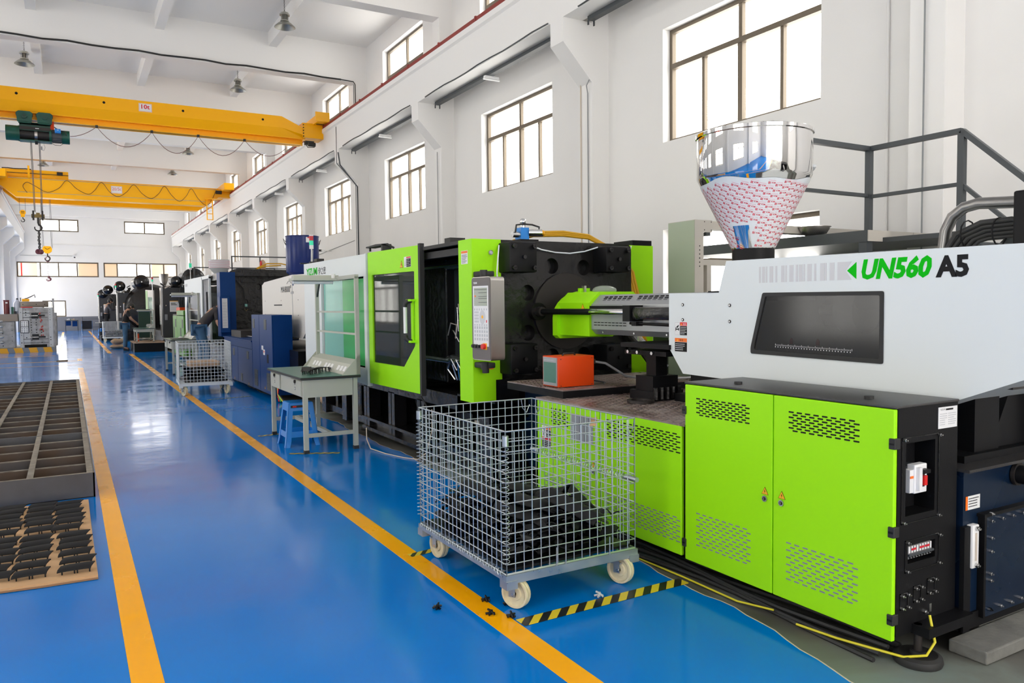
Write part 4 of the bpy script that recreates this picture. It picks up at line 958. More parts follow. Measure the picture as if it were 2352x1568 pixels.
for z in (.9, 1.1, 1.35, 1.6, 1.75): mb.box(3.24, 3.3, 6.46, 6.52, z, z+.03, 'rubber')
mb.build('moving_platen', m1)
for x, z in ((3.25, .95), (3.25, 1.88), (4.25, .95), (4.25, 1.88)):
    mb = MB('steel'); mb.cyl((x, 6.05, z), (x, 10.2, z), .055, 'steel', 24); mb.build('tie_bar', m1)
mb = MB('black'); mb.box(3.1, 4.5, 9.6, 10.3, .68, 1.95, 'black'); mb.box(3.5, 4.0, 7.4, 9.6, 1.1, 1.6, 'dgrey'); mb.box(4.58, 4.62, 5.9, 10.5, .65, 2.0, 'dgrey'); mb.build('toggle_clamp', m1)
mb = MB('cord')
for k in range(6):
    z = 1.45-k*.05; mb.tube([(3.2, 6.3+.1*k, z), (3.16, 6.4+.05*k, z+.12*(k % 3-1)), (3.17, 6.5, z+.2*(k % 2)-.1), (3.25, 6.6, z)], .006, 'cord' if k % 2 else 'steel', 5)
for k in range(4): mb.tube([(3.05, 6.0+.1*k, .9), (3.02, 6.05+.1*k, 1.0), (3.05, 6.2+.1*k, 1.05-.05*k), (3.1, 6.3+.05*k, .8)], .008, 'steel', 5)
mb.cyl((3.15, 6.05, .98), (3.15, 6.6, .98), .045, 'steel'); mb.build('cooling_lines', m1)
# --- rear white guard with translucent window
rh = [(9.82, .80), (8.17, .80), (8.17, 1.82), (9.82, 1.80)]
mb = MB('mwhite'); mb.prism([(10.62, .66), (8.07, .62), (8.07, 2.06), (10.62, 2.07)], 'x', 2.83, 2.87, [rh]); mb.box(2.815, 2.87, 8.05, 8.075, .615, 2.062, 'mwhite'); rg = mb.build('rear_guard_panel', m1)
mb = MB('teal'); mb.box(2.86, 2.865, 9.02, 9.8, .82, 1.8, 'teal'); mb.box(2.86, 2.865, 8.17, 9.02, .82, 1.8, 'acgreen'); mb.box(2.868, 2.872, 8.17, 9.8, 1.18, 1.43, 'acpale'); mb.build('acrylic_window', rg)
mb = MB('labelgreen'); mb.text('YIZUMI', .1, MX(2.829, 10.49, 1.905), 'labelgreen', bold=.003, width=.53, height=.095); mb.text('伊之密', .1, MX(2.829, 9.92, 1.90), 'labelk', width=.33, height=.095); mb.build('brand_lettering', rg)
mb = MB('white'); mb.box(2.9, 4.5, 8.3, 8.34, .8, 1.95, 'mwhite'); mb.build('inner_guard', m1)
# stack light on a bent pole above the panel
mb = MB('rubber'); mb.box(2.87, 3.25, 10.45, 10.5, 2.07, 2.10, 'rubber'); mb.box(2.95, 3.05, 10.4, 10.55, 2.07, 2.14, 'rubber'); mb.build('top_bracket', m1)

# big bent handle pipes and hose bundle at the near end of the cover
K['pipegrey'] = mat('dark_steel_pipe', (0.22, 0.215, 0.21), 0.28, 0.9)
mb = MB('pipegrey'); mb.tube([(3.95, 2.36, 1.6), (3.95, 2.355, 1.76), (3.95, 2.345, 1.85), (3.95, 2.31, 1.92), (3.95, 2.25, 1.96), (3.95, 2.18, 1.972), (3.95, 2.05, 1.962), (3.95, 1.95, 1.955)], .029, 'pipegrey', 16); mb.build('lifting_pipe', m1)
mb = MB('blackm'); mb.box(3.85, 4.15, 1.75, 1.97, 1.70, 2.0, 'blackm', bev=.01); mb.build('pipe_block', m1)
mb = MB('rubber')
for k in range(5):
    o = k*.018; mb.tube([(3.85+o, 2.32-o, 1.6), (3.85+o, 2.30-o, 1.72), (3.86+o, 2.24-o, 1.82-o*.5), (3.88+o, 2.13, 1.87-o), (3.9+o, 2.0, 1.875-o), (3.92+o, 1.88, 1.84-o), (3.95+o, 1.72, 1.74-o)], .013, 'rubber', 8)
for y in (2.2, 2.05): mb.ring((3.9, y, 1.82), .065, .07, .006, 'labelk', 12, 'y')
mb.build('hose_bundle', m1)
# ================================================================ THINGS NEAR THE GREEN MACHINE
# orange temperature controller on the raised step
t = thing('mold_temperature_controller', 'small orange box with a green display standing on the machine step', 'controller', (3.15, 4.65, .898))
mb = MB('orange'); mb.box(3.0, 3.31, 4.55, 4.76, .900, 1.118, 'orange', bev=.004)
for x, z in ((3.02, .91), (3.29, .91), (3.02, 1.10), (3.29, 1.10)): mb.disc((x, 4.549, z), .004, .002, 'darksteel', 8, 'y')
mb.build('housing', t)
mb = MB('grey'); mb.box(2.994, 3.0, 4.565, 4.745, .908, 1.11, 'silver'); mb.build('front_panel', t)
mb = MB('lcdgreen'); mb.box(2.992, 2.994, 4.575, 4.735, .93, 1.075, 'lcdgreen'); textlines(mb, MX(2.9935, 4.74, 1.08), .01, .17, .0, .02, 1, 'labelg'); mb.build('display', t)
mb = MB('rubber'); mb.tube([(3.1, 4.65, 1.118), (3.11, 4.65, 1.132), (3.2, 4.65, 1.132), (3.21, 4.65, 1.118)], .007, 'darksteel', 8); mb.build('handle', t)
mb = MB('silver'); mb.box(3.31, 3.36, 4.6, 4.66, 1.05, 1.085, 'darksteel'); mb.tube([(3.36, 4.63, 1.065), (3.45, 4.6, 1.05), (3.6, 4.55, .95), (3.75, 4.5, .92), (4.0, 4.45, .915), (4.25, 4.42, .915)], .009, 'silver', 8)
mb.tube([(3.32, 4.62, .93), (3.38, 4.6, .92), (3.42, 4.56, .91), (3.36, 4.5, .91)], .006, 'rubber', 6); mb.build('connector_cable', t)

# tall beige gantry frame behind the machine, green reflection painted on its aisle face
t = thing('sheet_metal_frame', 'tall pale green and beige sheet metal frame standing behind the near machine', 'frame', (4.85, 5.15, 0))
mb = MB('palegreen'); mb.box(4.70, 4.80, 4.98, 5.32, .15, 2.205, 'beige'); mb.box(4.695, 4.70, 4.985, 5.315, .15, 2.2, 'palegreen')
for k in range(6): mb.disc((4.755, 4.979, 1.98-k*.035), .006, .002, 'labelk', 10, 'y')
mb.box(4.7, 4.8, 4.9, 5.4, .0, .15, 'dgrey'); mb.build('upright', t)
mb = MB('beige'); mb.box(4.80, 7.28, 4.99, 5.11, 2.13, 2.2, 'beige'); mb.box(4.80, 4.90, 4.98, 5.0, 2.10, 2.205, 'beige'); mb.box(4.83, 4.88, 4.98, 5.05, 2.07, 2.10, 'dgrey')
for x in (4.81, 4.89):
    for z in (2.12, 2.19): mb.disc((x, 4.979, z), .005, .002, 'labelk', 8, 'y')
mb.build('top_beam', t)
mb = MB('beige'); mb.box(4.80, 6.2, 5.0, 5.05, 1.815, 1.865, 'beige'); mb.box(4.86, 4.91, 5.0, 5.05, 1.0, 1.815, 'beige'); mb.build('cross_rail', t)

# platform with railing on the far side
t = thing('maintenance_platform', 'dark steel platform with grey railings and stair beyond the white cover', 'platform', (6.3, 4.0, 0))
mb = MB('dgrey'); mb.box(6.0, 7.3, 4.25, 6.6, 2.0, 2.10, 'dgrey'); mb.box(6.005, 7.42, 4.24, 4.25, 2.005, 2.10, 'beige'); mb.box(6.64, 6.645, 4.24, 4.25, 2.0, 2.1, 'labelk')
for x, y in ((6.05, 6.5), (7.2, 6.5), (7.2, 4.3), (6.05, 4.3)): mb.box(x-.04, x+.04, y-.04, y+.04, 0, 2.0, 'dgrey')
mb.build('deck', t)
PZ = 2.83
for i, (x, y, z0) in enumerate(((6.2, 4.38, 2.1), (6.2, 3.56, 0.0), (4.62, 4.38, 0.0))):
    mb = MB('dgrey'); mb.box(x-.025, x+.025, y-.025, y+.025, z0, PZ); mb.build('post', t)
mb = MB('dgrey'); mb.bar((4.62, 4.38, PZ), (6.2, 4.38, PZ), .05, .04); mb.bar((6.2, 4.38, PZ), (6.2, 3.56, PZ), .05, .04); mb.bar((6.2, 3.56, PZ), (6.2, 2.2, 1.55), .05, .04); mb.build('top_rail', t)
mb = MB('dgrey'); mb.bar((4.62, 4.38, 2.42), (6.2, 4.38, 2.42), .03, .03); mb.bar((6.2, 4.38, 2.41), (6.2, 3.56, 2.41), .03, .03); mb.bar((6.2, 3.56, 2.41), (6.2, 2.6, 1.52), .03, .03); mb.build('middle_rail', t)
mb = MB('dgrey')
for k in range(9): mb.box(6.22, 6.9, 3.4-k*.2, 3.62-k*.2, 1.9-k*.21, 1.94-k*.21)
mb.bar((6.22, 3.6, 2.0), (6.22, 1.75, .05), .03, .15); mb.bar((6.92, 3.6, 2.0), (6.92, 1.75, .05), .03, .15); mb.box(6.2, 6.95, 3.55, 4.25, 2.0, 2.04); mb.build('stair', t)
# strainer bowl resting on a stand near the cover
t = thing('colander', 'perforated stainless steel colander resting on the dark platform edge behind the cover', 'bowl', (6.13, 4.9, 2.102))
mb = MB('brushed'); mb.lathe((6.13, 4.9, 2.102), [(.06, 0), (.07, .0), (.11, .025), (.135, .06), (.142, .082), (.152, .084), (.152, .088), (.138, .084), (.13, .06), (.105, .028), (.06, .006), (.001, .005)], None, 40)
mb.build('bowl', t)
mb = MB('labelk')
for r_ in range(6):
    for k in range(44):
        a = 2*math.pi*(k+.5*(r_ % 2))/44; r = .111+.0045*r_; z = 2.102+.026+.0085*r_; mb.ball((6.13+r*math.cos(a), 4.9+r*math.sin(a), z), .0028, 'labelk', (1, 1, 1), 3)
mb.build('holes', t)

# ---------------------------------------------------------------- wire mesh carts
def mesh_cart(w, l, h, zb, cell, wr, label, group=None, springs=True, wheel=.075, mt='zinc'):
    """origin at the floor below its near left corner; x 0..w, y 0..l"""
    t = thing('mesh_container_cart', label, 'cart', (0, 0, 0), group); zt = zb+h
    def panel(nm, P, L, seg=None):
        mb = MB(mt); nx = max(2, round(L/cell)); nz = max(2, round(h/cell))
        for i in range(nx+1):
            r = wr*1.25 if i in (0, nx) else wr; mb.cyl(P(L*i/nx, zb), P(L*i/nx, zt), r, mt, 6)
        for j in range(nz+1):
            r = wr*1.45 if j in (0, nz) else wr; mb.cyl(P(0, zb+h*j/nz), P(L, zb+h*j/nz), r, mt, 6)
        return mb.build(nm, t)
    panel('mesh_panel', lambda a, z: (a, 0, z), w); panel('mesh_panel', lambda a, z: (a, l, z), w)
    panel('mesh_panel', lambda a, z: (0, a, z), l); panel('mesh_panel', lambda a, z: (w, a, z), l)
    mb = MB('zincp'); mb.box(-.01, w+.01, -.012, .02, zb-.045, zb-.002, 'zincp'); mb.box(-.01, w+.01, l-.02, l+.012, zb-.045, zb-.002, 'zincp')
    mb.box(-.012, .02, .02, l-.02, zb-.03, zb-.004, 'zincp'); mb.box(w-.02, w+.012, .02, l-.02, zb-.03, zb-.004, 'zincp')
    for i in range(1, 4): mb.box(.02, w-.02, l*i/4-.02, l*i/4+.02, zb-.03, zb-.006, 'zincp')
    for i in range(int(w/cell)+1): mb.cyl((i*w/int(w/cell), 0, zb), (i*w/int(w/cell), l, zb), wr, mt, 6)
    for i in range(int(l/cell)+1): mb.cyl((0, i*l/int(l/cell), zb+.004), (w, i*l/int(l/cell), zb+.004), wr, mt, 6)
    for x in (-.012, w-.05): mb.box(x, x+.062, -.02, .05, zb-.07, zb-.03, 'zincp'); mb.box(x, x+.062, l-.05, l+.02, zb-.07, zb-.03, 'zincp')
    mb.build('base_frame', t)
    if springs:
        def coil(pa, pb, turns, r):
            pa, pb = Vector(pa), Vector(pb); d = pb-pa; u = d.normalized().orthogonal().normalized(); v = d.normalized().cross(u); n = turns*8
            return [pa + d*i/n + r*(math.cos(i*math.pi/4)*u + math.sin(i*math.pi/4)*v) for i in range(n+1)]
        for x, y in ((0, 0), (0, l)):
            mb = MB(mt); mb.tube(coil((x-.002, y, zb+.05), (x-.002, y, zt-.08), 26, .017), wr*.7, mt, 5); mb.build('hinge_spring', t)
            mb = MB(mt); mb.cyl((x, y, zt-.07), (x, y, zt-.02), .016, 'zincp', 10); mb.build('corner_sleeve', t)
        mb = MB(mt); mb.tube(coil((0, .02, zb-.002), (0, l-.02, zb-.002), 34, .016), wr*.7, mt, 5); mb.build('hinge_spring', t)
        mb = MB(mt); mb.tube(coil((w, .03, zb+h*.53), (w, l-.03, zb+h*.53), 40, .014), wr*.7, mt, 5); mb.cyl((w, -.02, zb+h*.53), (w, .08, zb+h*.53), .014, 'zincp', 8); mb.cyl((w, l-.08, zb+h*.53), (w, l, zb+h*.53), .014, 'zincp', 8); mb.build('hinge_spring', t)
        for x, y, dx, dy in ((w, .0, .0, .04), (w, l*.9, 0, .04), (.9*w, l, .04, 0)):
            mb = MB(mt); zc = zt-.05; mb.tube([(x, y, zt), (x+dx*.3, y+dy*.3, zt-.06), (x+dx, y+dy, zt-.09), (x+dx*1.6, y+dy*1.6, zt-.04)], wr, mt, 6); mb.build('latch_hook', t)
        for xx in (.36*w, .43*w, .78*w): mb = MB(mt); mb.cyl((xx, -.008, zb-.01), (xx, -.008, zb+.09), wr*1.2, mt, 6); mb.build('stop_pin', t)
    if wheel:
        for x, y, a in ((.06, .05, .5), (.06, l-.1, .15), (w-.08, .05, .35), (w-.08, l-.1, .2)):
            ca = thing('caster', None, None, (x, y, 0)); ca.parent = t
            ax = Vector((math.cos(a), math.sin(a), 0)); fw = Vector((-math.sin(a), math.cos(a), 0)); up = Vector((0, 0, 1)); c = Vector((0, -.0, wheel)) - fw*.02
            mb = MB('cream_wheel'); prof = [(.012, -.018), (wheel*.45, -.018), (wheel*.5, -.010), (wheel*.8, -.010), (wheel*.85, -.02), (wheel*.97, -.02), (wheel, -.014), (wheel, -.003), (wheel*.975, 0), (wheel, .003), (wheel, .014), (wheel*.97, .02), (wheel*.85, .02), (wheel*.8, .010), (wheel*.5, .010), (wheel*.45, .018), (.012, .018)]
            mi = 0; rings = []
            for r, hh in prof:
                rings.append([mb.bm.verts.new(c + ax*hh + fw*(r*math.cos(k*math.pi/14)) + up*(r*math.sin(k*math.pi/14))) for k in range(28)])
            for A, B in zip(rings, rings[1:]):
                for k in range(28): f = mb.bm.faces.new((A[k], A[(k+1) % 28], B[(k+1) % 28], B[k])); f.smooth = True
            wo_ = mb.build('wheel'); wo_.parent = ca
            mb = MB('zincp')
            for s_ in (-1, 1):
                p = c + ax*s_*.028; mb.obox(p + up*(zb-.075-wheel)*.5 - up*.0 + fw*.008, ax*.0015, fw*.018, up*((zb-.07-wheel)*.5+.012), 'zincp')
            mb.obox(Vector((0, 0, zb-.074)), ax*.03, fw*.035, up*.004, 'zincp'); mb.cyl(c-ax*.035, c+ax*.035, .008, 'steel', 8)
            f_ = mb.build('fork'); f_.parent = ca
    return t
bx, by = 1.80, 3.20
c1 = mesh_cart(.79, 1.05, .70, .185, .0494, .0028, 'large galvanised wire mesh cart with cream wheels beside the near machine', 'wire mesh carts')
c1.location = (bx, by, 0)
# scrap in the cart
random.seed(3)
mb = MB('scrap', 'blacktop'); mb.box(bx+.02, bx+.77, by+.02, by+1.03, .192, .205, 'scrap')
def frag(mb, c, s, m):
    a, b = random.uniform(0, 6.28), random.uniform(-.6, .6); rx = Matrix.Rotation(a, 3, 'Z') @ Matrix.Rotation(b, 3, 'X') @ Matrix.Rotation(random.uniform(-.4, .4), 3, 'Y')
    n = 6; w, l = s*random.uniform(.35, .8), s*random.uniform(.8, 1.5); k = random.uniform(.05, .4)
    pts = []
    for i in range(n+1):
        x = -l/2 + l*i/n; z = k*s*math.cos(i/n*math.pi-math.pi/2)*.6; ww = w*(.6+.4*math.sin(math.pi*i/n))
        for y in (-ww/2, ww/2): pts += [Vector(c)+rx @ Vector((x, y, z)), Vector(c)+rx @ Vector((x, y, z+.004))]
    fs = []
    for i in range(n):
        a_ = i*4; b_ = a_+4; fs += [(a_, b_, b_+2, a_+2), (a_+1, a_+3, b_+3, b_+1), (a_, a_+1, b_+1, b_), (a_+2, b_+2, b_+3, a_+3)]
    mb.faces(pts, fs, m, True)
def hgt(x, y): # pile height
    u, v = (x-bx)/.79, (y-by)/1.05; return .205 + .13*math.exp(-((u-.75)**2*5+(v-.25)**2*5)) + .14*math.exp(-((u-.45)**2*6+(v-.85)**2*6)) + .05
for i in range(420):
    x, y = bx+random.uniform(.07, .72), by+random.uniform(.08, .97); z = random.uniform(.21, hgt(x, y)); frag(mb, (x, y, z), random.uniform(.05, .13), random.choice(('scrap', 'scrap', 'plastic')))
for i in range(160):
    x, y = bx+random.uniform(.07, .72), by+random.uniform(.08, .97); z = hgt(x, y)-.01; a = random.uniform(0, 6.28)
    mb.tube([(x, y, z), (x+.03*math.cos(a), y+.03*math.sin(a), z+random.uniform(.0, .035)), (x+.06*math.cos(a+.3), y+.06*math.sin(a+.3), z+random.uniform(-.01, .03))], .004, 'scrap', 4)
for (u, v, w_, l_, rz, tl) in ((.75, .12, .16, .34, .5, .35), (.55, .3, .18, .3, 1.2, .3), (.8, .4, .14, .26, .2, -.3), (.35, .3, .12, .3, .9, .25), (.62, .62, .15, .3, 1.5, .3), (.9, .2, .12, .2, 1.1, .8), (.3, .75, .14, .26, .4, .2)):
    x, y = bx+.08+u*.60, by+.1+v*.85; z = hgt(x, y)+.015; rx = Matrix.Rotation(rz, 3, 'Z') @ Matrix.Rotation(tl, 3, 'X'); pts = []
    n = 8
    for i in range(n+1):
        for y2 in (-l_/2, l_/2): 
            a = math.pi*i/n; pts.append(Vector((x, y, z)) + rx @ Vector((-w_/2+w_*i/n, y2, .035*math.sin(a))))
    base = [p + rx @ Vector((0, 0, -.006)) for p in pts]; m_ = len(pts)
    fs = [(2*i, 2*i+1, 2*i+3, 2*i+2) for i in range(n)] + [(m_+2*i, m_+2*i+2, m_+2*i+3, m_+2*i+1) for i in range(n)] + [(2*i, 2*i+2, m_+2*i+2, m_+2*i) for i in range(n)] + [(2*i+1, m_+2*i+1, m_+2*i+3, 2*i+3) for i in range(n)] + [(0, m_, m_+1, 1), (2*n, 2*n+1, m_+2*n+1, m_+2*n)]
    mb.faces(pts+base, fs, 'plastic', True)
tag(mb.build('plastic_scrap'), 'heap of black moulded plastic scrap in the large mesh cart', 'scrap', kind='stuff')
mb = MB('clear', 'film'); mb.ball((bx+.24, by+.83, .40), .05, 'film', (1.2, .8, .6), 5); mb.ball((bx+.29, by+.80, .39), .035, 'film', (1, .8, .7), 4)
tag(mb.build('crumpled_film'), 'crumpled white plastic film on the black scrap in the large cart', 'film')
mb = MB('film', 'cord'); mb.faces([(2.60, 3.62, .83), (2.60, 3.55, .845), (2.585, 3.53, .80), (2.585, 3.60, .79), (2.602, 3.62, .832), (2.602, 3.55, .847), (2.587, 3.53, .802), (2.587, 3.60, .792)], [(0, 1, 2, 3), (4, 7, 6, 5), (0, 4, 5, 1), (1, 5, 6, 2), (2, 6, 7, 3), (3, 7, 4, 0)], 'card')
tag(mb.build('paper_tag'), 'small torn cardboard tag on the rim of the large mesh cart', 'tag')
# fallen bits on the floor
random.seed(5)
bits = [(1.53, 3.42, 'black moulding sprue lying on the yellow line left of the large cart', 'scrap'), (1.78, 3.38, 'black moulding sprue on the blue floor just right of the yellow line', 'scrap'), (1.85, 3.28, 'black moulding sprue under the front left corner of the large cart', 'scrap'),
        (1.72, 3.22, 'tiny black sprue between the yellow line and the front wheel', 'scrap'), (1.79, 3.14, 'black sprue beside the front left wheel of the large cart', 'scrap'), (2.3, 3.13, 'pale grey sprue lying under the large mesh cart', 'labelg')]
for x, y, lb, mm in bits:
    mb = MB(mm); a = random.uniform(0, 3); s_ = .02
    for k in range(3): b = a+k*1.1; mb.tube([(x-s_*math.cos(b), y-s_*math.sin(b), .006+.008*k), (x, y, .012+.004*k), (x+s_*1.3*math.cos(b), y+s_*1.3*math.sin(b), .008)], .0055, mm, 6)
    mb.cyl((x, y, .002), (x, y, .022), .008, mm, 8); tag(mb.build('plastic_sprue'), lb, 'scrap')

# ---------------------------------------------------------------- workbench
def bench(label, w=.62, l=1.5, h=.78, rack=True, tone='bench'):
    """x 0..w away from the aisle, y 0..l along the hall"""
    t = thing('workbench', label, 'workbench', (0, 0, 0), 'assembly workbenches')
    mb = MB('benchtop'); mb.box(0, w, 0, l, h-.003, h, 'benchtop'); mb.box(-.004, w+.004, -.004, l+.004, h-.028, h-.003, 'rubber', bev=.006); mb.build('bench_top', t)
    for x, y in ((.03, .03), (.03, l-.07), (w-.07, .03), (w-.07, l-.07)):
        mb = MB(tone); mb.box(x, x+.045, y, y+.045, .03, h-.028, tone); mb.box(x-.003, x+.048, y-.003, y+.048, 0, .035, 'rubber'); mb.build('leg', t)
    mb = MB(tone); mb.box(.075, w-.075, .035, .05, h-.21, h-.03, tone); mb.box(.075, w-.075, l-.05, l-.035, h-.21, h-.03, tone); mb.box(w-.05, w-.035, .075, l-.075, h-.21, h-.03, tone); mb.box(.035, .05, .075, l-.075, h-.21, h-.03, tone); mb.build('apron', t)
    mb = MB(tone); mb.box(.075, w-.07, .04, .065, .16, .20, tone); mb.box(.075, w-.07, l-.06, l-.035, .16, .20, tone); mb.box(w*.5-.02, w*.5+.02, .065, l-.06, .16, .20, tone); mb.build('stretcher', t)
    for y0 in (.09, l-.50):
        mb = MB(tone); mb.box(.018, .035, y0, y0+.40, h-.20, h-.045, tone, bev=.003); d = mb.build('drawer', t)
        mb = MB('darksteel'); mb.cyl((.018, y0+.2, h-.085), (.006, y0+.2, h-.085), .010, 'steel', 12); mb.cyl((.018, y0+.2, h-.06), (.0, y0+.2, h-.06), .016, 'rubber', 12); mb.build('lock', d)
        mb = MB('labelk'); quad(mb, MX(.0178, y0+.24, h-.15), 0, .035, 0, .03, 'labelk'); quad(mb, MX(.0175, y0+.235, h-.145), 0, .01, 0, .02, 'labelw', .001); quad(mb, MX(.0175, y0+.218, h-.145), 0, .008, 0, .02, 'labelw', .001); mb.build('inventory_tag', d)
    if rack:
        r = tone
        mb = MB(r); mb.box(w-.04, w, .0, .035, h, 1.80, r); mb.box(w-.04, w, l-.035, l, h, 1.80, r); mb.box(w-.045, w, 0, l, 1.78, 1.82, r); mb.box(w-.03, w, .035, l-.035, 1.19, 1.21, r); mb.box(w-.03, w, .035, l-.035, 1.42, 1.44, r)
        mb.bar((w-.02, l-.02, 1.6), (w-.02, l-.14, 1.78), .02, .02, 'dgrey'); mb.build('rack_frame', t)
        mb = MB(r); mb.prism([(w-.16, h), (w, h), (w, h+.15), (w-.09, h+.11)], 'y', .01, l-.01); mb.prism([(w-.20, h), (w, h), (w, h+.22)], 'y', 0, .006); mb.prism([(w-.20, h), (w, h), (w, h+.22)], 'y', l-.006, l)
        ps = mb.build('outlet_console', t)
        for k in range(9):
            y = .12+(k//3)*.46+(k % 3)*.11; mb = MB('white'); s = Vector((.07, 0, -.11)).normalized()
            mb.obox((w-.128, y, h+.055), (.0, .035, 0), (.028*.54, 0, .028*.85), (-.003, 0, .002), 'white'); mb.build('outlet', ps)
        mb = MB(r); mb.box(w-.50, w, l*.45, l*.45+.035, 1.80, 1.835, r); mb.box(w-.52, w-.04, l*.45-.09, l*.45+.12, 1.775, 1.80, r); mb.cyl((w-.06, l*.45+.02, 1.80), (w-.06, l*.45+.02, 1.85), .03, 'white'); la = mb.build('lamp_arm', t)
        mb = MB('tube'); mb.cyl((w-.50, l*.45+.02, 1.755), (w-.06, l*.45+.02, 1.755), .017, 'tube', 12); mb.build('fluorescent_tube', la)
    return t
b1 = bench('beige workbench with green top, lamp rack and drawers at the near white guard panel'); b1.location = (2.0, 7.72, 0)
b2 = dup(b1, (1.94, 18.45, 0), 0, 'beige workbench behind the second mesh cart, set against a white guard panel')
b3 = dup(b1, (1.93, 29.2, 0), 0, 'beige workbench at which the man in blue jeans stands')
# mouldings on the bench
def molded_bit(label, x, y, z, a=0, s=1.0):
    mb = MB('plastic'); M4 = Matrix.Translation((x, y, z)) @ Matrix.Rotation(a, 4, 'Z')
    P = []; n = 14
    for i in range(n+1):
        u = -.5+i/n
        for v in (-.5, .5): P.append(M4 @ Vector((u*.30*s, v*.10*s*(1-.5*abs(u)), .045*s+.008*math.cos(u*6))))
    Q = [p-Vector((0, 0, .006)) for p in P]; m_ = len(P)
    fs = [(2*i, 2*i+1, 2*i+3, 2*i+2) for i in range(n)] + [(m_+2*i, m_+2*i+2, m_+2*i+3, m_+2*i+1) for i in range(n)] + [(2*i, 2*i+2, m_+2*i+2, m_+2*i) for i in range(n)] + [(2*i+1, m_+2*i+1, m_+2*i+3, 2*i+3) for i in range(n)] + [(0, m_, m_+1, 1), (2*n, 2*n+1, m_+2*n+1, m_+2*n)]
    mb.faces(P+Q, fs, 'plastic', True)
    for i in range(6):
        for v in (-1, 1): p = M4 @ Vector(((-.4+.16*i)*.28*s, v*.035*s, 0)); mb.cyl((p.x, p.y, p.z), (p.x, p.y, p.z+.046*s), .004, 'plastic', 6)
    return tag(mb.build('molded_plastic_part'), label, 'plastic part')
molded_bit('black moulded part lying on the green bench top, left piece', 2.24, 8.40, .781, 1.2)
molded_bit('black moulded part on the green bench top, nearest the bench corner', 2.22, 8.12, .781, .9, 1.2)
molded_bit('black moulded part on the green bench top beside the outlets', 2.38, 8.28, .781, .4)
mb = MB('rubber'); mb.box(2.0, 2.35, 18.7, 19.1, .781, .79, 'rubber'); tag(mb.build('mouse_mat'), 'black mat on the bench behind the second mesh cart', 'mat')
mb = MB('white'); mb.ball((2.2, 18.9, .815), .05, 'white', (1, 1.4, .5), 6); tag(mb.build('white_bowl'), 'small white dish on the black mat of the second bench', 'dish')

# ---------------------------------------------------------------- stools
def stool(label):
    t = thing('plastic_stool', label, 'stool', (0, 0, 0), 'blue plastic stools'); m = 'blueplastic'
    mb = MB(m); h = .47; a, b = .13, .175
    mb.box(-a, a, -a, a, h-.02, h, m, bev=.015); mb.build('seat', t)
    for sx in (-1, 1):
        for sy in (-1, 1):
            mb = MB(m); w = .05
            for ax in (0, 1):
                P = []
                for z, s_, ww in ((h-.01, a, .05), (.06, b, .055), (0, b+.012, .05)):
                    o = Vector((sx*s_, sy*s_, z)); d = Vector((-sx, 0, 0)) if ax == 0 else Vector((0, -sy, 0)); nn = Vector((0, -sy, 0)) if ax == 0 else Vector((-sx, 0, 0))
                    P += [o, o+d*ww, o+d*ww+nn*.006, o+nn*.006]
                mb.faces(P, [(0, 1, 5, 4), (1, 2, 6, 5), (2, 3, 7, 6), (3, 0, 4, 7), (4, 5, 9, 8), (5, 6, 10, 9), (6, 7, 11, 10), (7, 4, 8, 11), (0, 3, 2, 1), (8, 9, 10, 11)], m)
            mb.build('leg', t)
    mb = MB(m)
    for z0, z1 in ((h-.09, h-.01), (.10, .16)):
        if z1 < .3: mb.build('skirt', t); mb = MB(m)
        for sx, sy in ((1, 0), (-1, 0), (0, 1), (0, -1)):
            s0_, s1_ = a+(b-a)*(h-z0)/h, a+(b-a)*(h-z1)/h
            P = []
            for z, s_ in ((z0, s0_), (z1, s1_)):
                for k in (-1, 1):
                    for e in (0, .005): P.append(Vector((sx*(s_-e)+abs(sy)*k*(s_-.02), sy*(s_-e)+abs(sx)*k*(s_-.02), z)))
            mb.faces(P, [(0, 2, 6, 4), (1, 5, 7, 3), (0, 4, 5, 1), (2, 3, 7, 6), (4, 6, 7, 5), (0, 1, 3, 2)], m)
    mb.build('lower_brace', t)
    mb = MB('rubber'); mb.box(-a+.02, a-.08, -a-.012, -a-.006, h-.055, h-.03, 'rubber'); mb.box(-a+.04, -a+.08, -a-.014, -a-.011, h-.05, h-.035, 'red'); mb.build('sticker', t)
    return t
s1 = stool('blue plastic stool tucked under the near workbench'); s1.location = (2.13, 8.38, 0)
dup(s1, (1.52, 45.0, 0), .3, 'blue plastic stool far down the aisle beside the third mesh cart')

# sack behind the bench
def sack(label, x, y, w, l, h, a=0, z=0):
    mb = MB('sack'); n = 12; P = []
    for i in range(n+1):
        for k in range(16):
            u = -1+2*i/n; th = 2*math.pi*k/16; e = (1-abs(u)**4)**.5 if abs(u) < 1 else 0; e = max(e, .12)
            P.append(Vector((u*l/2, w/2*math.cos(th)*(.75+.25*e), h/2+h/2*math.sin(th)*e*(1+.08*math.sin(5*u+k)))))
    P = [Matrix.Rotation(a, 4, 'Z') @ p + Vector((x, y, z)) for p in P]
    fs = [(i*16+k, i*16+(k+1) % 16, (i+1)*16+(k+1) % 16, (i+1)*16+k) for i in range(n) for k in range(16)] + [tuple(range(16)), tuple(range(n*16+15, n*16-1, -1))]
    mb.faces(P, fs, 'sack', True)
    return tag(mb.build('paper_sack'), label, 'sack')
sk = sack('brown paper sack on the floor seen below the near workbench', 3.5, 11.25, .35, .62, .22, .1)
mb = MB('labelred'); mb.text('○ 塑料', .06, MY(3.28, 11.05, .10), 'labelred', width=.3, height=.05, ext=.001); mb.build('sack_print', sk)
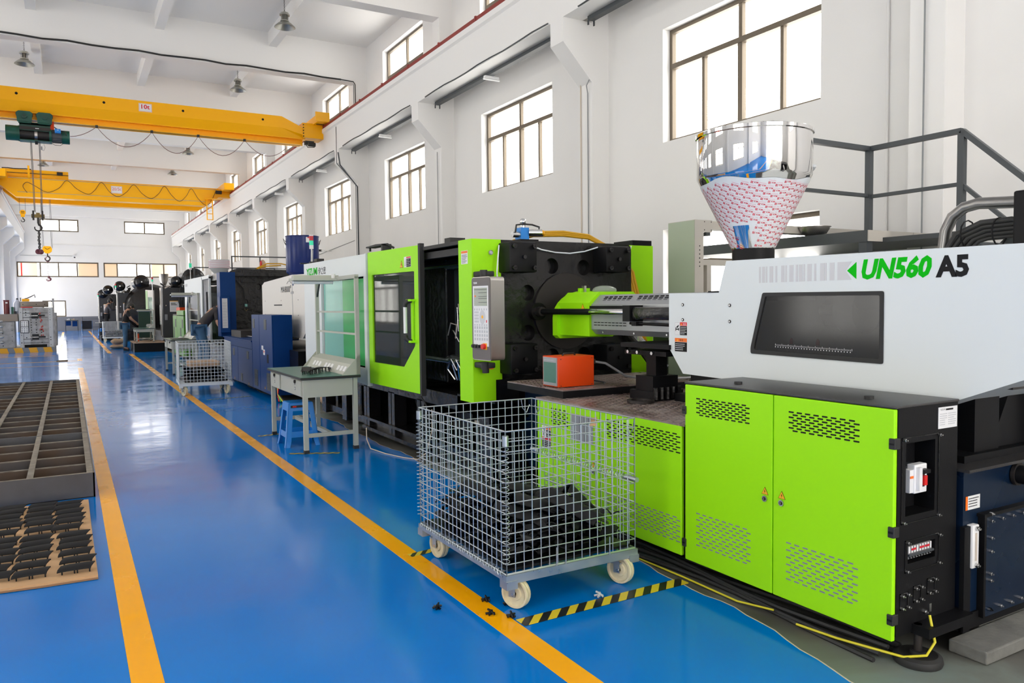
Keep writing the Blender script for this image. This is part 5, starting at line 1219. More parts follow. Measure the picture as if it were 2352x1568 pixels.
# cords and cables
pipe([(2.665, 7.70, .22), (2.66, 7.68, .10), (2.68, 7.62, .01), (2.72, 7.3, .006), (2.8, 7.0, .006), (2.88, 6.85, .006), (2.93, 6.75, .08), (2.97, 6.7, .3), (2.98, 6.72, .5)], .006, 'off white power cord curling over the floor from the near workbench', 'cord', 'extension_cord', 'cord')
pipe([(2.94, 6.9, .62), (2.93, 6.75, .55), (2.95, 6.66, .42), (2.97, 6.62, .3), (2.98, 6.7, .01)], .007, 'thin black cable hanging from the machine frame beside the white cord', 'rubber', 'cable', 'cable')
mb = MB('rubber'); random.seed(9)
for k in range(6):
    pts = [(2.87+.03*k+.03*math.sin(i*.9+k), 5.2-i*.27, .012+.012*(k % 3)+.006*math.sin(i+k)) for i in range(13)]; mb.tube(pts, .011, 'rubber', 6)
tag(mb.build('cable_bundle'), 'bundle of black cables lying on the floor under the green cabinets', 'cable')
pipe([(2.83, 3.6, .008), (2.84, 3.1, .01), (2.83, 2.7, .012), (2.86, 2.5, .03)], .005, 'yellow wire on the floor below the two green cabinet doors', 'wirey', 'wire', 'wire')
pipe([(2.84, 2.35, .02), (2.86, 2.15, .025), (2.87, 2.0, .04), (2.92, 1.88, .035), (2.98, 1.82, .05), (3.02, 1.81, .10), (3.03, 1.84, .20)], .0055, 'yellow and green earth wire looping under the near cabinet corner', 'wirey', 'wire', 'wire')
pipe([(2.86, 4.6, .008), (2.85, 4.1, .01), (2.84, 3.9, .008), (2.83, 3.66, .008)], .005, 'green wire on the floor behind the large mesh cart', 'wireg', 'wire', 'wire')
mb = MB('conc'); mb.box(3.20, 4.2, 1.70, 1.86, .001, .055, 'conc', bev=.006); tag(mb.build('concrete_block'), 'long concrete block on the floor below the navy tank', 'block')
mb = MB('conc'); mb.box(3.45, 4.6, 1.87, 2.05, .001, .058, 'conc', bev=.006); tag(mb.build('concrete_block'), 'second concrete block partly under the navy tank', 'block')

# ---------------------------------------------------------------- left foreground: welded steel grid box
t = thing('steel_grid_frame', 'low welded steel frame divided into rows of open cells, left of the yellow line', 'frame', (-.9, 11.5, 0))
GX0, GX1, GY0, GY1, GZ_ = -2.0, .14, 6.93, 16.3, .195
mb = MB('greysteel'); mb.box(GX0, GX1, GY0, GY0+.02, .0, GZ_, 'greysteel'); mb.box(GX0, GX1, GY1-.02, GY1, 0, GZ_, 'greysteel')
mb.box(GX1-.012, GX1, GY0, GY1, 0, GZ_, 'greysteel'); mb.box(GX0, GX0+.012, GY0, GY1, 0, GZ_, 'greysteel'); mb.build('outer_plates', t)
mb = MB('edge'); mb.box(GX1-.055, GX1-.012, GY0+.02, GY1-.02, GZ_-.012, GZ_+.002, 'edge'); mb.box(GX0, GX1, GY0-.002, GY0+.022, GZ_, GZ_+.003, 'edge'); mb.box(GX0+.012, GX0+.05, GY0+.02, GY1-.02, GZ_-.012, GZ_+.002, 'edge')
for x in (-.30, -.72, -1.14, -1.56): mb.box(x-.022, x+.022, GY0+.02, GY1-.02, GZ_-.01, GZ_+.002, 'edge')
mb.build('top_flats', t)
y = GY0; k = 0
while y < GY1-.4:
    y += .46; k += 1
    big = k % 5 == 0
    mb = MB('rust'); mb.box(GX0+.012, GX1-.012, y-.006, y+.006, .0, GZ_-.012, 'rust'); mb.box(GX0+.012, GX1-.055, y-.008, y+.008, GZ_-.012, GZ_-.004, 'edge')
    if big: mb.box(GX0+.012, GX1-.0, y-.012, y+.012, .0, GZ_+.004, 'greysteel')
    mb.build('cross_plate', t)
mb = MB('rust'); mb.box(GX0, GX1, GY0, GY1, .001, .006, 'rust')
for x in (-.30, -.72, -1.14, -1.56): mb.box(x-.004, x+.004, GY0+.02, GY1-.02, 0, GZ_-.012, 'rust')
mb.build('base_plate', t)
# cardboard sheet
mb = MB('card'); P = [(-1.6, 4.94), (-.9, 4.88), (-.18, 4.80), (.095, 4.79), (.09, 5.5), (.088, 6.80), (-.2, 6.81), (-1.6, 6.86)]
mb.prism(P, 'z', .001, .014, m='card'); mb.prism([(p[0], p[1]) for p in ((-1.6, 4.932), (-.9, 4.873), (-.18, 4.795), (.095, 4.785), (.095, 4.79), (-.18, 4.80), (-.9, 4.878), (-1.6, 4.938))], 'z', .003, .012, m='cardedge')
mb.prism([(p[0], p[1]+.02) for p in P[:4]] + [(.085, 6.5), (-1.6, 6.5)], 'z', .014, .018, m='card')
tag(mb.build('cardboard_sheet'), 'flat brown cardboard sheet on the floor carrying rows of black parts', 'cardboard')
# black mouldings laid out in rows
def bar_part():
    t = thing('molded_plastic_part', 'x', 'plastic part', (0, 0, 0))
    mb = MB('plastic'); n = 10; P = []; L, Wd = .165, .066
    for i in range(n+1):
        u = -.5+i/n; sh = .012*u
        for v, z in ((-.5, .027), (-.34, .036), (.3, .044), (.5, .042)): P.append((u*L + v*.018, v*Wd+sh, z - .003*(2*u)**4))
    Q = [(p[0], p[1], p[2]-.007) for p in P]; m_ = len(P); fs = []
    for i in range(n):
        for k in range(3): a = i*4+k; fs += [(a, a+1, a+5, a+4), (m_+a, m_+a+4, m_+a+5, m_+a+1)]
        for k in (0, 3): a = i*4+k; fs.append((a, a+4, m_+a+4, m_+a))
    fs += [(0, 1, m_+1, m_), (1, 2, m_+2, m_+1), (2, 3, m_+3, m_+2)] + [(n*4+k, n*4+k+1, m_+n*4+k+1, m_+n*4+k) for k in range(3)]
    mb.faces(P+Q, fs, 'plastic', True); mb.build('cover_plate', t)
    for x in (-.068, -.007, .007, .068):
        mb = MB('plastic'); mb.cyl((x, -.022, 0), (x, -.022, .026), .0042, 'plastic', 6); mb.build('peg', t)
    return t
bp = bar_part(); first = True
random.seed(11)
rows = []
# measured rows (near to far) for three columns; x centre, y
for ci, xs in enumerate((-.028, -.218, -.405)):
    near = [4.927, 5.08, 5.243, 5.398, 5.526, 5.671]; far = [5.874, 6.056, 6.169, 6.321, 6.475, 6.60]
    for j, y in enumerate(near + far): rows.append((ci, j, xs + random.uniform(-.012, .012) + (.02 if j < 6 and ci == 0 else 0) - (.015 if j > 5 and ci == 0 else 0), y + ci*.03 + random.uniform(-.008, .008)))
colname = ('right', 'middle', 'left')
for ci, j, x, y in rows:
    ordn = ['nearest', 'second', 'third', 'fourth', 'fifth', 'sixth'][j % 6]; blk = 'near' if j < 6 else 'far'
    lb = 'black plastic moulding on the cardboard, %s of the %s block in the %s column' % (ordn, blk, colname[ci])
    if first: bp.location = (x, y, .0185); bp.rotation_euler = (0, 0, R(-5)); bp['label'] = lb; bp['group'] = 'black mouldings on the cardboard'; first = False
    else: dup(bp, (x, y, .0185), R(-5+random.uniform(-4, 4)), lb)
# ================================================================ CRANES
def festoon(mb, pts, sag, m, r, n=12):
    out = []
    for (a, b, s) in zip(pts, pts[1:], sag):
        a, b = Vector(a), Vector(b)
        for i in range(n): t = i/n; p = a.lerp(b, t); p.z -= 4*s*t*(1-t); out.append(p)
    out.append(Vector(pts[-1])); mb.tube(out, r, m, 6)
CY = 22.3
t = thing('overhead_crane', 'nearer yellow overhead crane girder with the white 10t sign', 'crane', (2, CY+.3, 6.5))
mb = MB('crane')
def gsec(x0, x1, top0, top1):
    # hexagonal box: vertical upper web, tapered lower web
    S0 = [(0, 1), (0, .56), (.10, .25), (.42, .25), (.52, .56), (.52, 1)]
    A = []; 
    for x, top in ((x0, top0), (x1, top1)):
        for dy, f in S0: z = 6.14 + (top-6.14)*f if f > .5 else 6.30; z = min(z, 6.54) if f == .56 else z; A.append((x, CY+dy, z if f != 1 else top))
    n = 6; mb.faces(A, [tuple(range(n)), tuple(range(2*n-1, n-1, -1))] + [(i, (i+1) % n, n+(i+1) % n, n+i) for i in range(n)])
gsec(-1.55, 5.42, 6.86, 6.86); gsec(5.42, 6.1, 6.86, 6.56); gsec(-2.3, -1.55, 6.56, 6.86)
mb.box(-2.3, 6.05, CY+.22, CY+.28, 6.13, 6.32, 'crane'); mb.box(-2.3, 6.0, CY+.09, CY+.41, 6.13, 6.155, 'crane'); mb.box(-2.3, 6.05, CY+.09, CY+.41, 6.29, 6.31, 'crane')
for x in (2.0, 3.6, -.2, 4.7): mb.box(x, x+.006, CY-.001, CY+.01, 6.54, 6.86, 'crane')
mb.build('girder', t)
for xa, xb, s_ in ((6.3, 6.62, 1), (-2.35, -2.03, -1)):
    mb = MB('crane', 'rubber'); mb.box(xa, xb, CY-.45, CY+1.05, 6.70, 6.92, 'crane', bev=.01); xm = 6.0 if s_ > 0 else -2.3
    mb.box(min(xa, xm), max(xb, xm), CY-.02, CY+.54, 6.32, 6.74, 'crane'); mb.box(xa-.05, xb+.03, CY-.49, CY-.45, 6.72, 6.98, 'crane')
    for y in (CY-.2, CY+.8): mb.cyl((xa+.05, y, 6.74), (xb-.05, y, 6.74), .055, 'rubber', 16)
    for z in (6.36, 6.44, 6.52, 6.60, 6.68): mb.cyl((6.02 if s_ > 0 else -2.2, CY-.02, z), (6.02 if s_ > 0 else -2.2, CY-.05, z), .016, 'rubber', 6)
    mb.build('end_truck', t)
mb = MB('rubber'); mb.box(6.05, 6.3, CY-.1, CY+.05, 6.12, 6.22, 'rubber'); mb.cyl((6.1, CY-.2, 6.1), (6.3, CY-.2, 6.1), .06, 'rubber'); mb.tube([(6.0, CY-.1, 6.2), (6.1, CY-.15, 6.02), (6.3, CY-.1, 6.05), (6.35, CY, 6.2)], .012, 'rubber', 6); mb.build('travel_motor', t)
mb = MB('rubber')
for x in (.973, 2.834, 4.9, -.9): mb.disc((x, CY-.003, 6.713), .032, .003, 'labelk', 20, 'y')
mb.build('access_holes', t)
mb = MB('labelw'); M4 = MY(1.77, CY-.004, 6.585); quad(mb, M4, 0, .31, 0, .21, 'labelw', .003); mb.text('10t', .1, M4 @ Matrix.Translation((.06, .07, .003)), 'labelred', bold=.003, width=.20, height=.115); textlines(mb, M4, .05, .27, .03, .05, 1, 'labelred', .8)
for a in ((.008, .302, .008, .012), (.008, .302, .198, .202), (.008, .012, .008, .202), (.298, .302, .008, .202)): quad(mb, M4, *a, 'labelred', .0035)
mb.build('capacity_sign', t)
mb = MB('cablebrown'); K['cablebrown'] = mat('brown_red_cable', (0.16, 0.07, 0.06), 0.5)
fy = CY+.08
festoon(mb, [(.2, fy, 5.80), (.794, fy, 6.10), (2.068, fy, 6.09), (3.207, fy, 6.10), (4.408, fy, 6.11), (5.55, fy, 6.0)], [.06, .44, .50, .47, .33], 'cablebrown', .008)
for x in (.794, 2.068, 3.207, 4.408): mb.box(x-.03, x+.03, fy-.02, fy+.06, 6.08, 6.14, 'rubber')
mb.build('festoon_cable', t)
# hoist
HYY = 22.52
t = thing('electric_hoist', 'dark green electric rope hoist hanging under the nearer yellow girder', 'hoist', (-.5, HYY, 5.8))
mb = MB('hoist'); mb.cyl((-1.16, HYY, 5.80), (-.9, HYY, 5.80), .182, 'hoist', 28); mb.cyl((-.9, HYY, 5.80), (-.87, HYY, 5.80), .19, 'hoist', 28); mb.cyl((-.25, HYY, 5.80), (-.2, HYY, 5.80), .19, 'hoist', 28)
mb.cyl((.02, HYY, 5.79), (.19, HYY, 5.79), .165, 'hoist', 28); mb.cyl((-.9, HYY, 5.80), (-.2, HYY, 5.67), .03, 'hoist'); mb.box(-.88, -.2, HYY-.15, HYY+.15, 5.62, 5.64, 'hoist'); mb.build('gear_housing', t)
mb = MB('darksteel'); mb.cyl((-.87, HYY, 5.79), (-.25, HYY, 5.79), .135, 'darksteel', 28)
for k in range(22):
    x = -.84+k*.026
    if not -.58 < x < -.44: mb.ring((x, HYY, 5.79), .134, .141, .010, 'rubber', 20, 'x')
mb.cyl((-.56, HYY, 5.79), (-.5, HYY, 5.79), .15, 'brushed', 28); mb.build('rope_drum', t)
mb = MB('hoist'); mb.cyl((-.2, HYY, 5.79), (.02, HYY, 5.79), .15, 'dgrey', 24)
for k in range(20): a = k*math.pi/10; mb.bar((-.19, HYY+.15*math.cos(a), 5.79+.15*math.sin(a)), (.01, HYY+.15*math.cos(a), 5.79+.15*math.sin(a)), .008, .02, 'dgrey')
mb.build('motor', t)
mb = MB('blueplastic'); mb.box(-.13, .0, HYY-.26, HYY-.15, 5.84, 5.94, 'blueplastic', bev=.01); mb.box(-.08, -.045, HYY-.262, HYY-.26, 5.90, 5.915, 'labelw'); mb.build('junction_box', t)
mb = MB('darksteel'); mb.box(-.87, -.22, HYY-.16, HYY-.14, 5.86, 6.06, 'teal_dark'); mb.box(-.87, -.22, HYY-.18, HYY-.16, 5.88, 5.95, 'darksteel'); mb.box(-.87, -.22, HYY+.14, HYY+.16, 5.86, 6.06, 'darksteel'); mb.box(-.87, -.22, HYY-.16, HYY+.16, 6.0, 6.04, 'darksteel'); mb.box(-.54, -.46, HYY-.183, HYY-.18, 5.91, 5.925, 'labelw'); mb.build('frame_plate', t)
for x0 in (-.755, -.335):
    mb = MB('hoist'); mb.prism([(x0-.15, 6.04), (x0+.15, 6.04), (x0+.17, 6.25), (x0+.12, 6.30), (x0-.12, 6.30), (x0-.17, 6.25)], 'y', HYY-.26, HYY-.22); mb.cyl((x0, HYY-.26, 6.18), (x0, HYY-.30, 6.18), .06, 'hoist', 20); mb.cyl((x0, HYY-.30, 6.18), (x0, HYY-.31, 6.18), .04, 'teal_dark', 20)
    mb.box(x0-.13, x0+.13, HYY-.26, HYY-.16, 6.02, 6.05, 'hoist'); tr = mb.build('trolley_frame', t)
    for dx in (-.11, .11): mb = MB('rubber'); mb.cyl((x0+dx, HYY-.22, 6.23), (x0+dx, HYY-.14, 6.23), .07, 'rubber', 20); mb.build('wheel', tr)
mb = MB('orange'); mb.box(-.22, -.14, HYY-.14, HYY-.10, 5.93, 6.13, 'orange'); mb.tube([(-.14, HYY-.12, 6.0), (-.06, HYY-.16, 5.94), (.1, HYY-.2, 5.88), (.12, HYY-.17, 5.8)], .012, 'rubber', 6); mb.tube([(-.2, HYY, 5.62), (-.14, HYY, 5.58), (-.02, HYY, 5.58), (.04, HYY, 5.63)], .006, 'rubber', 6); mb.build('limit_switch', t)
mb = MB('rubber'); mb.cyl((-.56, HYY, 5.66), (-.50, HYY, 5.66), .10, 'rubber', 24); mb.box(-.44, -.41, HYY-.02, HYY+.02, 5.44, 5.52, 'grey'); mb.box(-.41, -.385, HYY-.02, HYY+.02, 5.43, 5.49, 'labelw'); mb.tube([(-.38, HYY, 5.6), (-.35, HYY, 5.5), (-.38, HYY, 5.42), (-.42, HYY, 5.43)], .004, 'grey', 5); mb.build('rope_guide', t)
mb = MB('rope'); K['rope'] = mat('steel_wire_rope', (0.11, 0.11, 0.12), 0.5, 0.5)
for x, y in ((-.655, -.03), (-.635, .03), (-.475, -.03), (-.455, .03)): mb.cyl((x, HYY+y, 5.7), (x+(.02 if x < -.55 else -.005), HYY+y, 3.9), .008, 'rope', 6)
mb.build('wire_rope', t)
K['brass'] = mat('dirty_brass', (0.20, 0.14, 0.05), 0.45, 0.6)
mb = MB('brass'); hb = (-.56, HYY, 3.80)
mb.box(-.68, -.64, HYY-.05, HYY+.05, 3.70, 3.93, 'darksteel'); mb.box(-.485, -.445, HYY-.05, HYY+.05, 3.70, 3.93, 'darksteel'); mb.box(-.64, -.485, HYY-.04, HYY+.04, 3.76, 3.84, 'brass'); mb.box(-.60, -.52, HYY-.04, HYY+.04, 3.84, 3.88, 'brass')
for x in (-.69, -.44): mb.cyl((x-.01, HYY, 3.80), (x+.02, HYY, 3.80), .05, 'brass', 16)
mb.box(-.585, -.54, HYY-.03, HYY+.03, 3.62, 3.76, 'darksteel'); mb.build('hook_block', t)
def hook(mb, x, y, z, s, m):
    pts = [(x, y, z), (x, y, z-.25*s), (x+.03*s, y, z-.35*s)] + [(x-.02*s+.22*s*math.cos(a), y, z-.56*s+.22*s*math.sin(a)) for a in [R(60-20*k) for k in range(14)]]
    mb.tube(pts, [.05*s, .06*s, .07*s]+[.075*s-.003*s*k for k in range(14)], m, 10)
mb = MB('darksteel'); hook(mb, -.56, HYY, 3.70, .34, 'darksteel'); mb.build('hook', t)
def chain(mb, x, y, z0, z1, s, m):
    z = z0; k = 0
    while z > z1:
        d = Vector((1, 0, 0)) if k % 2 else Vector((0, 1, 0))
        mb.tube([Vector((x+.006*math.sin(k), y, z-.5*s)) + d*(.35*s*math.cos(a)) + Vector((0, 0, .62*s*math.sin(a))) for a in [i*math.pi/4 for i in range(8)]], .14*s, m, 6, True); z -= s*.95; k += 1
K['lifteye'] = mat('dark_pink_painted_hook', (0.20, 0.05, 0.07), 0.45)
t = thing('lifting_chain', 'short dark lifting chain with pink painted rings hanging from the hoist hook', 'chain', (-.6, HYY, 3.0))
mb = MB('darksteel'); chain(mb, -.57, HYY, 3.44, 2.98, .045, 'darksteel'); chain(mb, -.545, HYY+.03, 3.43, 2.98, .045, 'darksteel'); chain(mb, -.555, HYY-.03, 3.44, 3.0, .045, 'darksteel'); mb.build('chain_links', t)
for dx in (-.03, .03, .0):
    mb = MB('lifteye'); mb.tube([Vector((-.56+dx+.045*math.cos(a), HYY+dx, 2.92+.05*math.sin(a))) for a in [i*math.pi/8 for i in range(16)]], .016, 'lifteye', 8, True); mb.build('ring', t)

# second crane
DY = 37.0
t = thing('overhead_crane', 'farther yellow overhead crane with two girders and the white 20/5t sign', 'crane', (2, DY+.5, 6.5))
mb = MB('crane'); mb.prism([(-2.2, 6.5), (-1.66, 6.04), (5.48, 6.04), (6.1, 6.45), (6.1, 6.82), (-2.2, 6.82)], 'y', DY, DY+.5); mb.box(-2.2, 6.1, DY-.02, DY+.52, 6.82, 6.835, 'crane'); mb.box(-1.6, 5.5, DY-.012, DY, 6.22, 6.235, 'silver'); mb.box(-1.9, 6.0, DY-.02, DY, 6.775, 6.79, 'silver'); mb.build('girder', t)
mb = MB('crane'); mb.prism([(-2.2, 6.5), (-1.66, 6.04), (5.48, 6.04), (6.1, 6.45), (6.1, 6.82), (-2.2, 6.82)], 'y', DY+2.0, DY+2.5); mb.build('girder', t)
for xa, xb in ((6.2, 6.62), (-2.35, -1.93)):
    mb = MB('crane'); mb.box(xa, xb, DY-.8, DY+3.3, 6.70, 7.0, 'crane', bev=.01); mb.box(xa-.15 if xa > 0 else xa, xb if xa > 0 else xb+.15, DY+.03, DY+.47, 6.45, 6.81, 'crane'); mb.build('end_truck', t)
mb = MB('rubber'); mb.cyl((5.95, DY-.09, 6.66), (6.2, DY-.09, 6.66), .08, 'rubber'); mb.build('travel_motor', t)
mb = MB('rubber'); fz = DY-.05
pts = [(-1.3, 6.75), (-1.26, 6.60), (-.57, 6.26), (-.2, 6.5), (.149, 6.784), (.5, 6.5), (.902, 6.268), (1.414, 6.792), (2.018, 6.235), (2.639, 6.775), (3.298, 6.229), (3.848, 6.787), (4.434, 6.17), (4.937, 6.754), (5.541, 6.05), (5.961, 6.714)]
P = [(-1.26, 6.2, ), (-1.4, 6.45), (-1.26, 6.62), (-1.0, 6.5), (-.57, 6.262), (-.15, 6.45), (.149, 6.784), (.50, 6.46), (.902, 6.268), (1.15, 6.45), (1.414, 6.792), (1.7, 6.42), (2.018, 6.235), (2.35, 6.45), (2.639, 6.775), (2.95, 6.42), (3.298, 6.229), (3.6, 6.45), (3.848, 6.787), (4.12, 6.42), (4.434, 6.17), (4.72, 6.42), (4.937, 6.754), (5.2, 6.35), (5.541, 6.05), (5.8, 6.35), (5.961, 6.714)]
def smooth(P, n=5):
    out = []
    for i in range(len(P)-1):
        p0, p1, p2, p3 = P[max(i-1, 0)], P[i], P[i+1], P[min(i+2, len(P)-1)]
        for k in range(n):
            t_ = k/n; f = lambda a, b, c, d: .5*((2*b)+(-a+c)*t_+(2*a-5*b+4*c-d)*t_*t_+(-a+3*b-3*c+d)*t_**3
            )
            out.append(tuple(f(*q) for q in zip(p0, p1, p2, p3)))
    return out + [P[-1]]
mb.tube([(a, fz, b) for a, b in smooth(P)], .011, 'rubber', 6); mb.build('festoon_cable', t)
mb = MB('labelw'); M4 = MY(1.764, DY-.004, 6.37); quad(mb, M4, 0, .42, 0, .31, 'labelw', .003); mb.text('20/5t', .1, M4 @ Matrix.Translation((.04, .12, .003)), 'labelred', width=.34, height=.13); textlines(mb, M4, .06, .35, .04, .07, 1, 'labelred', .8)
for a in ((.01, .41, .01, .016), (.01, .41, .294, .30), (.01, .016, .01, .30), (.404, .41, .01, .30)): quad(mb, M4, *a, 'labelred', .0035)
mb.build('capacity_sign', t)
mb = MB('crane')
for x in (5.56, 5.80): mb.box(x-.02, x+.02, DY-.1, DY-.06, 5.40, 6.35, 'crane')
for z in (5.42, 5.68, 5.94, 6.2): mb.box(5.56, 5.80, DY-.095, DY-.065, z-.015, z+.015, 'crane')
mb.box(5.5, 6.2, DY-.3, DY, 6.32, 6.35, 'crane'); mb.build('ladder', t)
# crab on top
t = thing('crane_trolley', 'yellow hoist trolley on top of the farther crane, with a black motor', 'hoist', (-1, DY+1.2, 6.85))
mb = MB('crane'); mb.box(-2.1, .21, DY+.15, DY+2.3, 6.87, 7.16, 'crane'); mb.box(-1.22, -1.15, DY-.02, DY+.05, 6.6, 7.30, 'crane'); mb.box(-2.1, .21, DY+.12, DY+.15, 7.0, 7.02, 'rubber'); mb.build('trolley_frame', t)
mb = MB('rubber'); mb.box(-.2, .01, DY+.05, DY+.15, 6.99, 7.12, 'rubber'); mb.cyl((-.1, DY+.02, 7.05), (-.1, DY+.12, 7.05), .06, 'rubber'); mb.tube([(-2.1+.2*i, DY+.1, 7.17+.01*math.sin(i*2)) for i in range(6)], .02, 'rubber', 6); mb.build('motor', t)
mb = MB('rope')
for x in (-.84, -.80, -.52, -.48): mb.cyl((x, DY+.8, 6.8), (x*.98, DY+.8, 4.05), .008, 'rope', 6)
for x in (-1.57, -1.37): mb.cyl((x, DY+.6, 6.8), (x, DY+.6, 5.5), .007, 'rope', 6)
mb.build('wire_rope', t)
mb = MB('crane'); c = (-.66, DY+.8, 3.98); mb.prism([(-.84, 4.02), (-.78, 4.12), (-.54, 4.12), (-.48, 4.02), (-.50, 3.90), (-.60, 3.82), (-.72, 3.82), (-.82, 3.90)], 'y', DY+.72, DY+.88)
mb.bar((-.76, DY+.715, 4.06), (-.67, DY+.715, 3.98), .02, .01, 'labelk'); mb.bar((-.66, DY+.715, 3.98), (-.55, DY+.715, 4.06), .02, .01, 'labelk'); mb.build('hook_block', t)
mb = MB('darksteel'); hook(mb, -.66, DY+.8, 3.84, .42, 'darksteel'); mb.build('hook', t)
mb = MB('crane'); mb.cyl((-1.47, DY+.55, 5.46), (-1.47, DY+.65, 5.46), .11, 'crane', 24); mb.box(-1.54, -1.40, DY+.56, DY+.64, 5.28, 5.44, 'crane')
for z in (5.43, 5.49): mb.box(-1.53, -1.41, DY+.545, DY+.55, z, z+.02, 'labelk')
mb.build('small_hook_block', t); mb = MB('darksteel'); hook(mb, -1.47, DY+.6, 5.30, .28, 'darksteel'); mb.build('small_hook', t)
t = thing('lifting_chain', 'long lifting chain with an oval link hanging from the yellow hook block', 'chain', (-.66, DY+.8, 3.0))
mb = MB('lifteye'); mb.tube([Vector((-.66+.07*math.cos(a), DY+.8, 3.58+.11*math.sin(a))) for a in [i*math.pi/8 for i in range(16)]], .014, 'lifteye', 8, True); mb.build('master_link', t)
mb = MB('darksteel'); chain(mb, -.66, DY+.8, 3.46, 2.86, .07, 'darksteel'); mb.build('chain_links', t)
mb = MB('lifteye'); hook(mb, -.66, DY+.8, 2.9, .3, 'lifteye'); hook(mb, -.62, DY+.85, 2.9, .28, 'lifteye'); mb.build('grab_hook', t)

# ================================================================ BLUE MACHINE (second in the row)
m2 = thing('injection_molding_machine', 'dark blue and cream injection moulding machine behind the near workbench', 'machine', (3.6, 16, 0))
def simple_door(x, y0, y1, z0, z1, m, parent, vents=(), th=.02, nm='door', vm='labelk'):
    mb = MB(m); mb.box(x, x+th, y0+.004, y1-.004, z0, z1, m, bev=.004); d = mb.build(nm, parent)
    for (a, b, c, e) in vents:
        mb = MB(vm); n = max(3, int((e-c)/.022)); mb.box(x-.001, x, a, b, c, e, 'dgrey')
        for i in range(n): mb.box(x-.008, x-.001, a, b, c+(e-c)*i/n, c+(e-c)*(i+.45)/n, 'dgrey')
        mb.build('louvre', d)
    return d
BXX = 2.78
mb = MB('blue'); mb.box(BXX+.02, 3.10, 12.42, 13.96, .08, 1.36, 'blue'); mb.build('control_cabinet', m2)
d = simple_door(BXX, 12.42, 13.35, .08, 1.36, 'blue', m2, ((12.80, 12.98, 1.12, 1.29), (12.6, 12.85, .14, .42)))
mb = MB('labelw'); quad(mb, MX(BXX-.001, 13.2, .78), 0, .13, 0, .07, 'labelw'); quad(mb, MX(BXX-.001, 13.08, .70), 0, .13, 0, .09, 'labelw'); quad(mb, MX(BXX-.001, 13.05, .74), 0, .06, 0, .03, 'labelred', .0015); mb.build('sticker', d)
mb = MB('labelk'); mb.box(BXX-.002, BXX, 12.7, 12.82, .58, .72, 'labelk'); mb.build('handle_recess', d); warn_tri('warning_sign', MX(BXX-.001, 13.0, .14), .06, d)
d = simple_door(BXX, 13.36, 13.96, .08, 1.36, 'blue', m2, ((13.70, 13.86, 1.13, 1.29), (13.55, 13.8, .14, .42)))
mb = MB('blue'); mb.box(BXX+.02, 3.4, 13.97, 16.75, .08, .88, 'blue'); mb.box(BXX-.02, 3.6, 13.97, 16.75, .88, .90, 'blue'); mb.build('low_cabinet_body', m2)
for a, b in ((13.97, 15.3), (15.31, 16.75)):
    d = simple_door(BXX, a, b, .08, .74, 'blue', m2, ((a+.3, a+.48, .56, .70), (a+.9, a+1.08, .12, .26))); warn_tri('warning_sign', MX(BXX-.001, a+.35, .10), .06, d)
simple_door(BXX, 13.97, 16.75, .75, .875, 'blue', m2, nm='upper_panel')
mb = MB('darksteel'); mb.box(3.1, 4.3, 12.3, 17.0, .10, .78, 'darksteel'); mb.box(3.0, 4.4, 17.0, 23.3, .08, .62, 'black'); mb.box(3.05, 4.3, 11.9, 12.6, .2, .8, 'black'); mb.build('machine_bed', m2)
mb = MB('steel'); mb.cyl((3.0, 15.0, .93), (3.0, 16.4, .93), .015, 'steel'); mb.box(2.9, 3.3, 15.6, 16.6, .90, 1.03, 'darksteel'); mb.tube([(3.3, 15.9, 1.03), (3.25, 16.0, 1.3), (3.28, 16.1, 1.1)], .02, 'brushed'); mb.build('carriage', m2)
c2 = [(15.25, 1.05), (15.25, 1.90), (15.05, 1.955), (12.95, 2.02), (12.05, 2.0), (12.05, 1.15), (12.35, .98), (14.9, .98)]
mb = MB('cream'); mb.prism(c2, 'x', 3.25, 4.1); mb.box(3.245, 3.25, 12.945, 12.955, 1.0, 2.0, 'labelg'); mc = mb.build('injection_cover', m2)
mb = MB('labelk'); mb.text('MA8000', .1, MX(3.248, 13.72, 1.735), 'labelk', width=.62, height=.105); mb.text('II', .1, MX(3.248, 13.08, 1.80), 'labelk', width=.05, height=.05); mb.text('6800', .1, MX(3.248, 13.06, 1.70), 'labelg', width=.2, height=.05); quad(mb, MX(3.249, 14.28, 1.51), 0, .6, 0, .02, 'labelk')
mb.tube([(3.247, 13.3-.05*i, 1.88+.045*math.sin(i*math.pi/6)) for i in range(7)], .003, 'labelk', 4)
for y in (15.0, 13.75, 12.6):
    for z in (1.6, 1.35): mb.disc((3.247, y, z), .008, .003, 'labelk', 8, 'x')
mb.box(3.245, 3.25, 12.86, 12.92, 1.84, 1.95, 'blue'); mb.build('lettering', mc)
mb = MB('bluel'); hx, hy = 3.95, 14.9; mb.lathe((hx, hy, 0), [(.13, 1.95), (.14, 2.0), (.305, 2.14), (.31, 2.15), (.31, 2.82), (.318, 2.825), (.318, 2.835), (.3, 2.84), (.002, 2.84)], None, 40); ho = mb.build('hopper', m2)
mb = MB('labelw'); M4 = MY(hx+.0, hy-.313, 2.70); mb.box(hx-.01, hx+.10, hy-.312, hy-.300, 2.70, 2.80, 'labelw'); mb.box(hx+.02, hx+.10, hy-.3125, hy-.312, 2.78, 2.80, 'labelred'); mb.build('warning_label', ho)
mb = MB('darksteel')
for s_ in (-1, 1): mb.tube([(hx+s_*.31, hy, 2.72), (hx+s_*.36, hy, 2.78), (hx+s_*.33, hy, 2.70), (hx+s_*.31, hy, 2.66)], .008, 'darksteel', 6)
mb.build('lid_clips', ho)
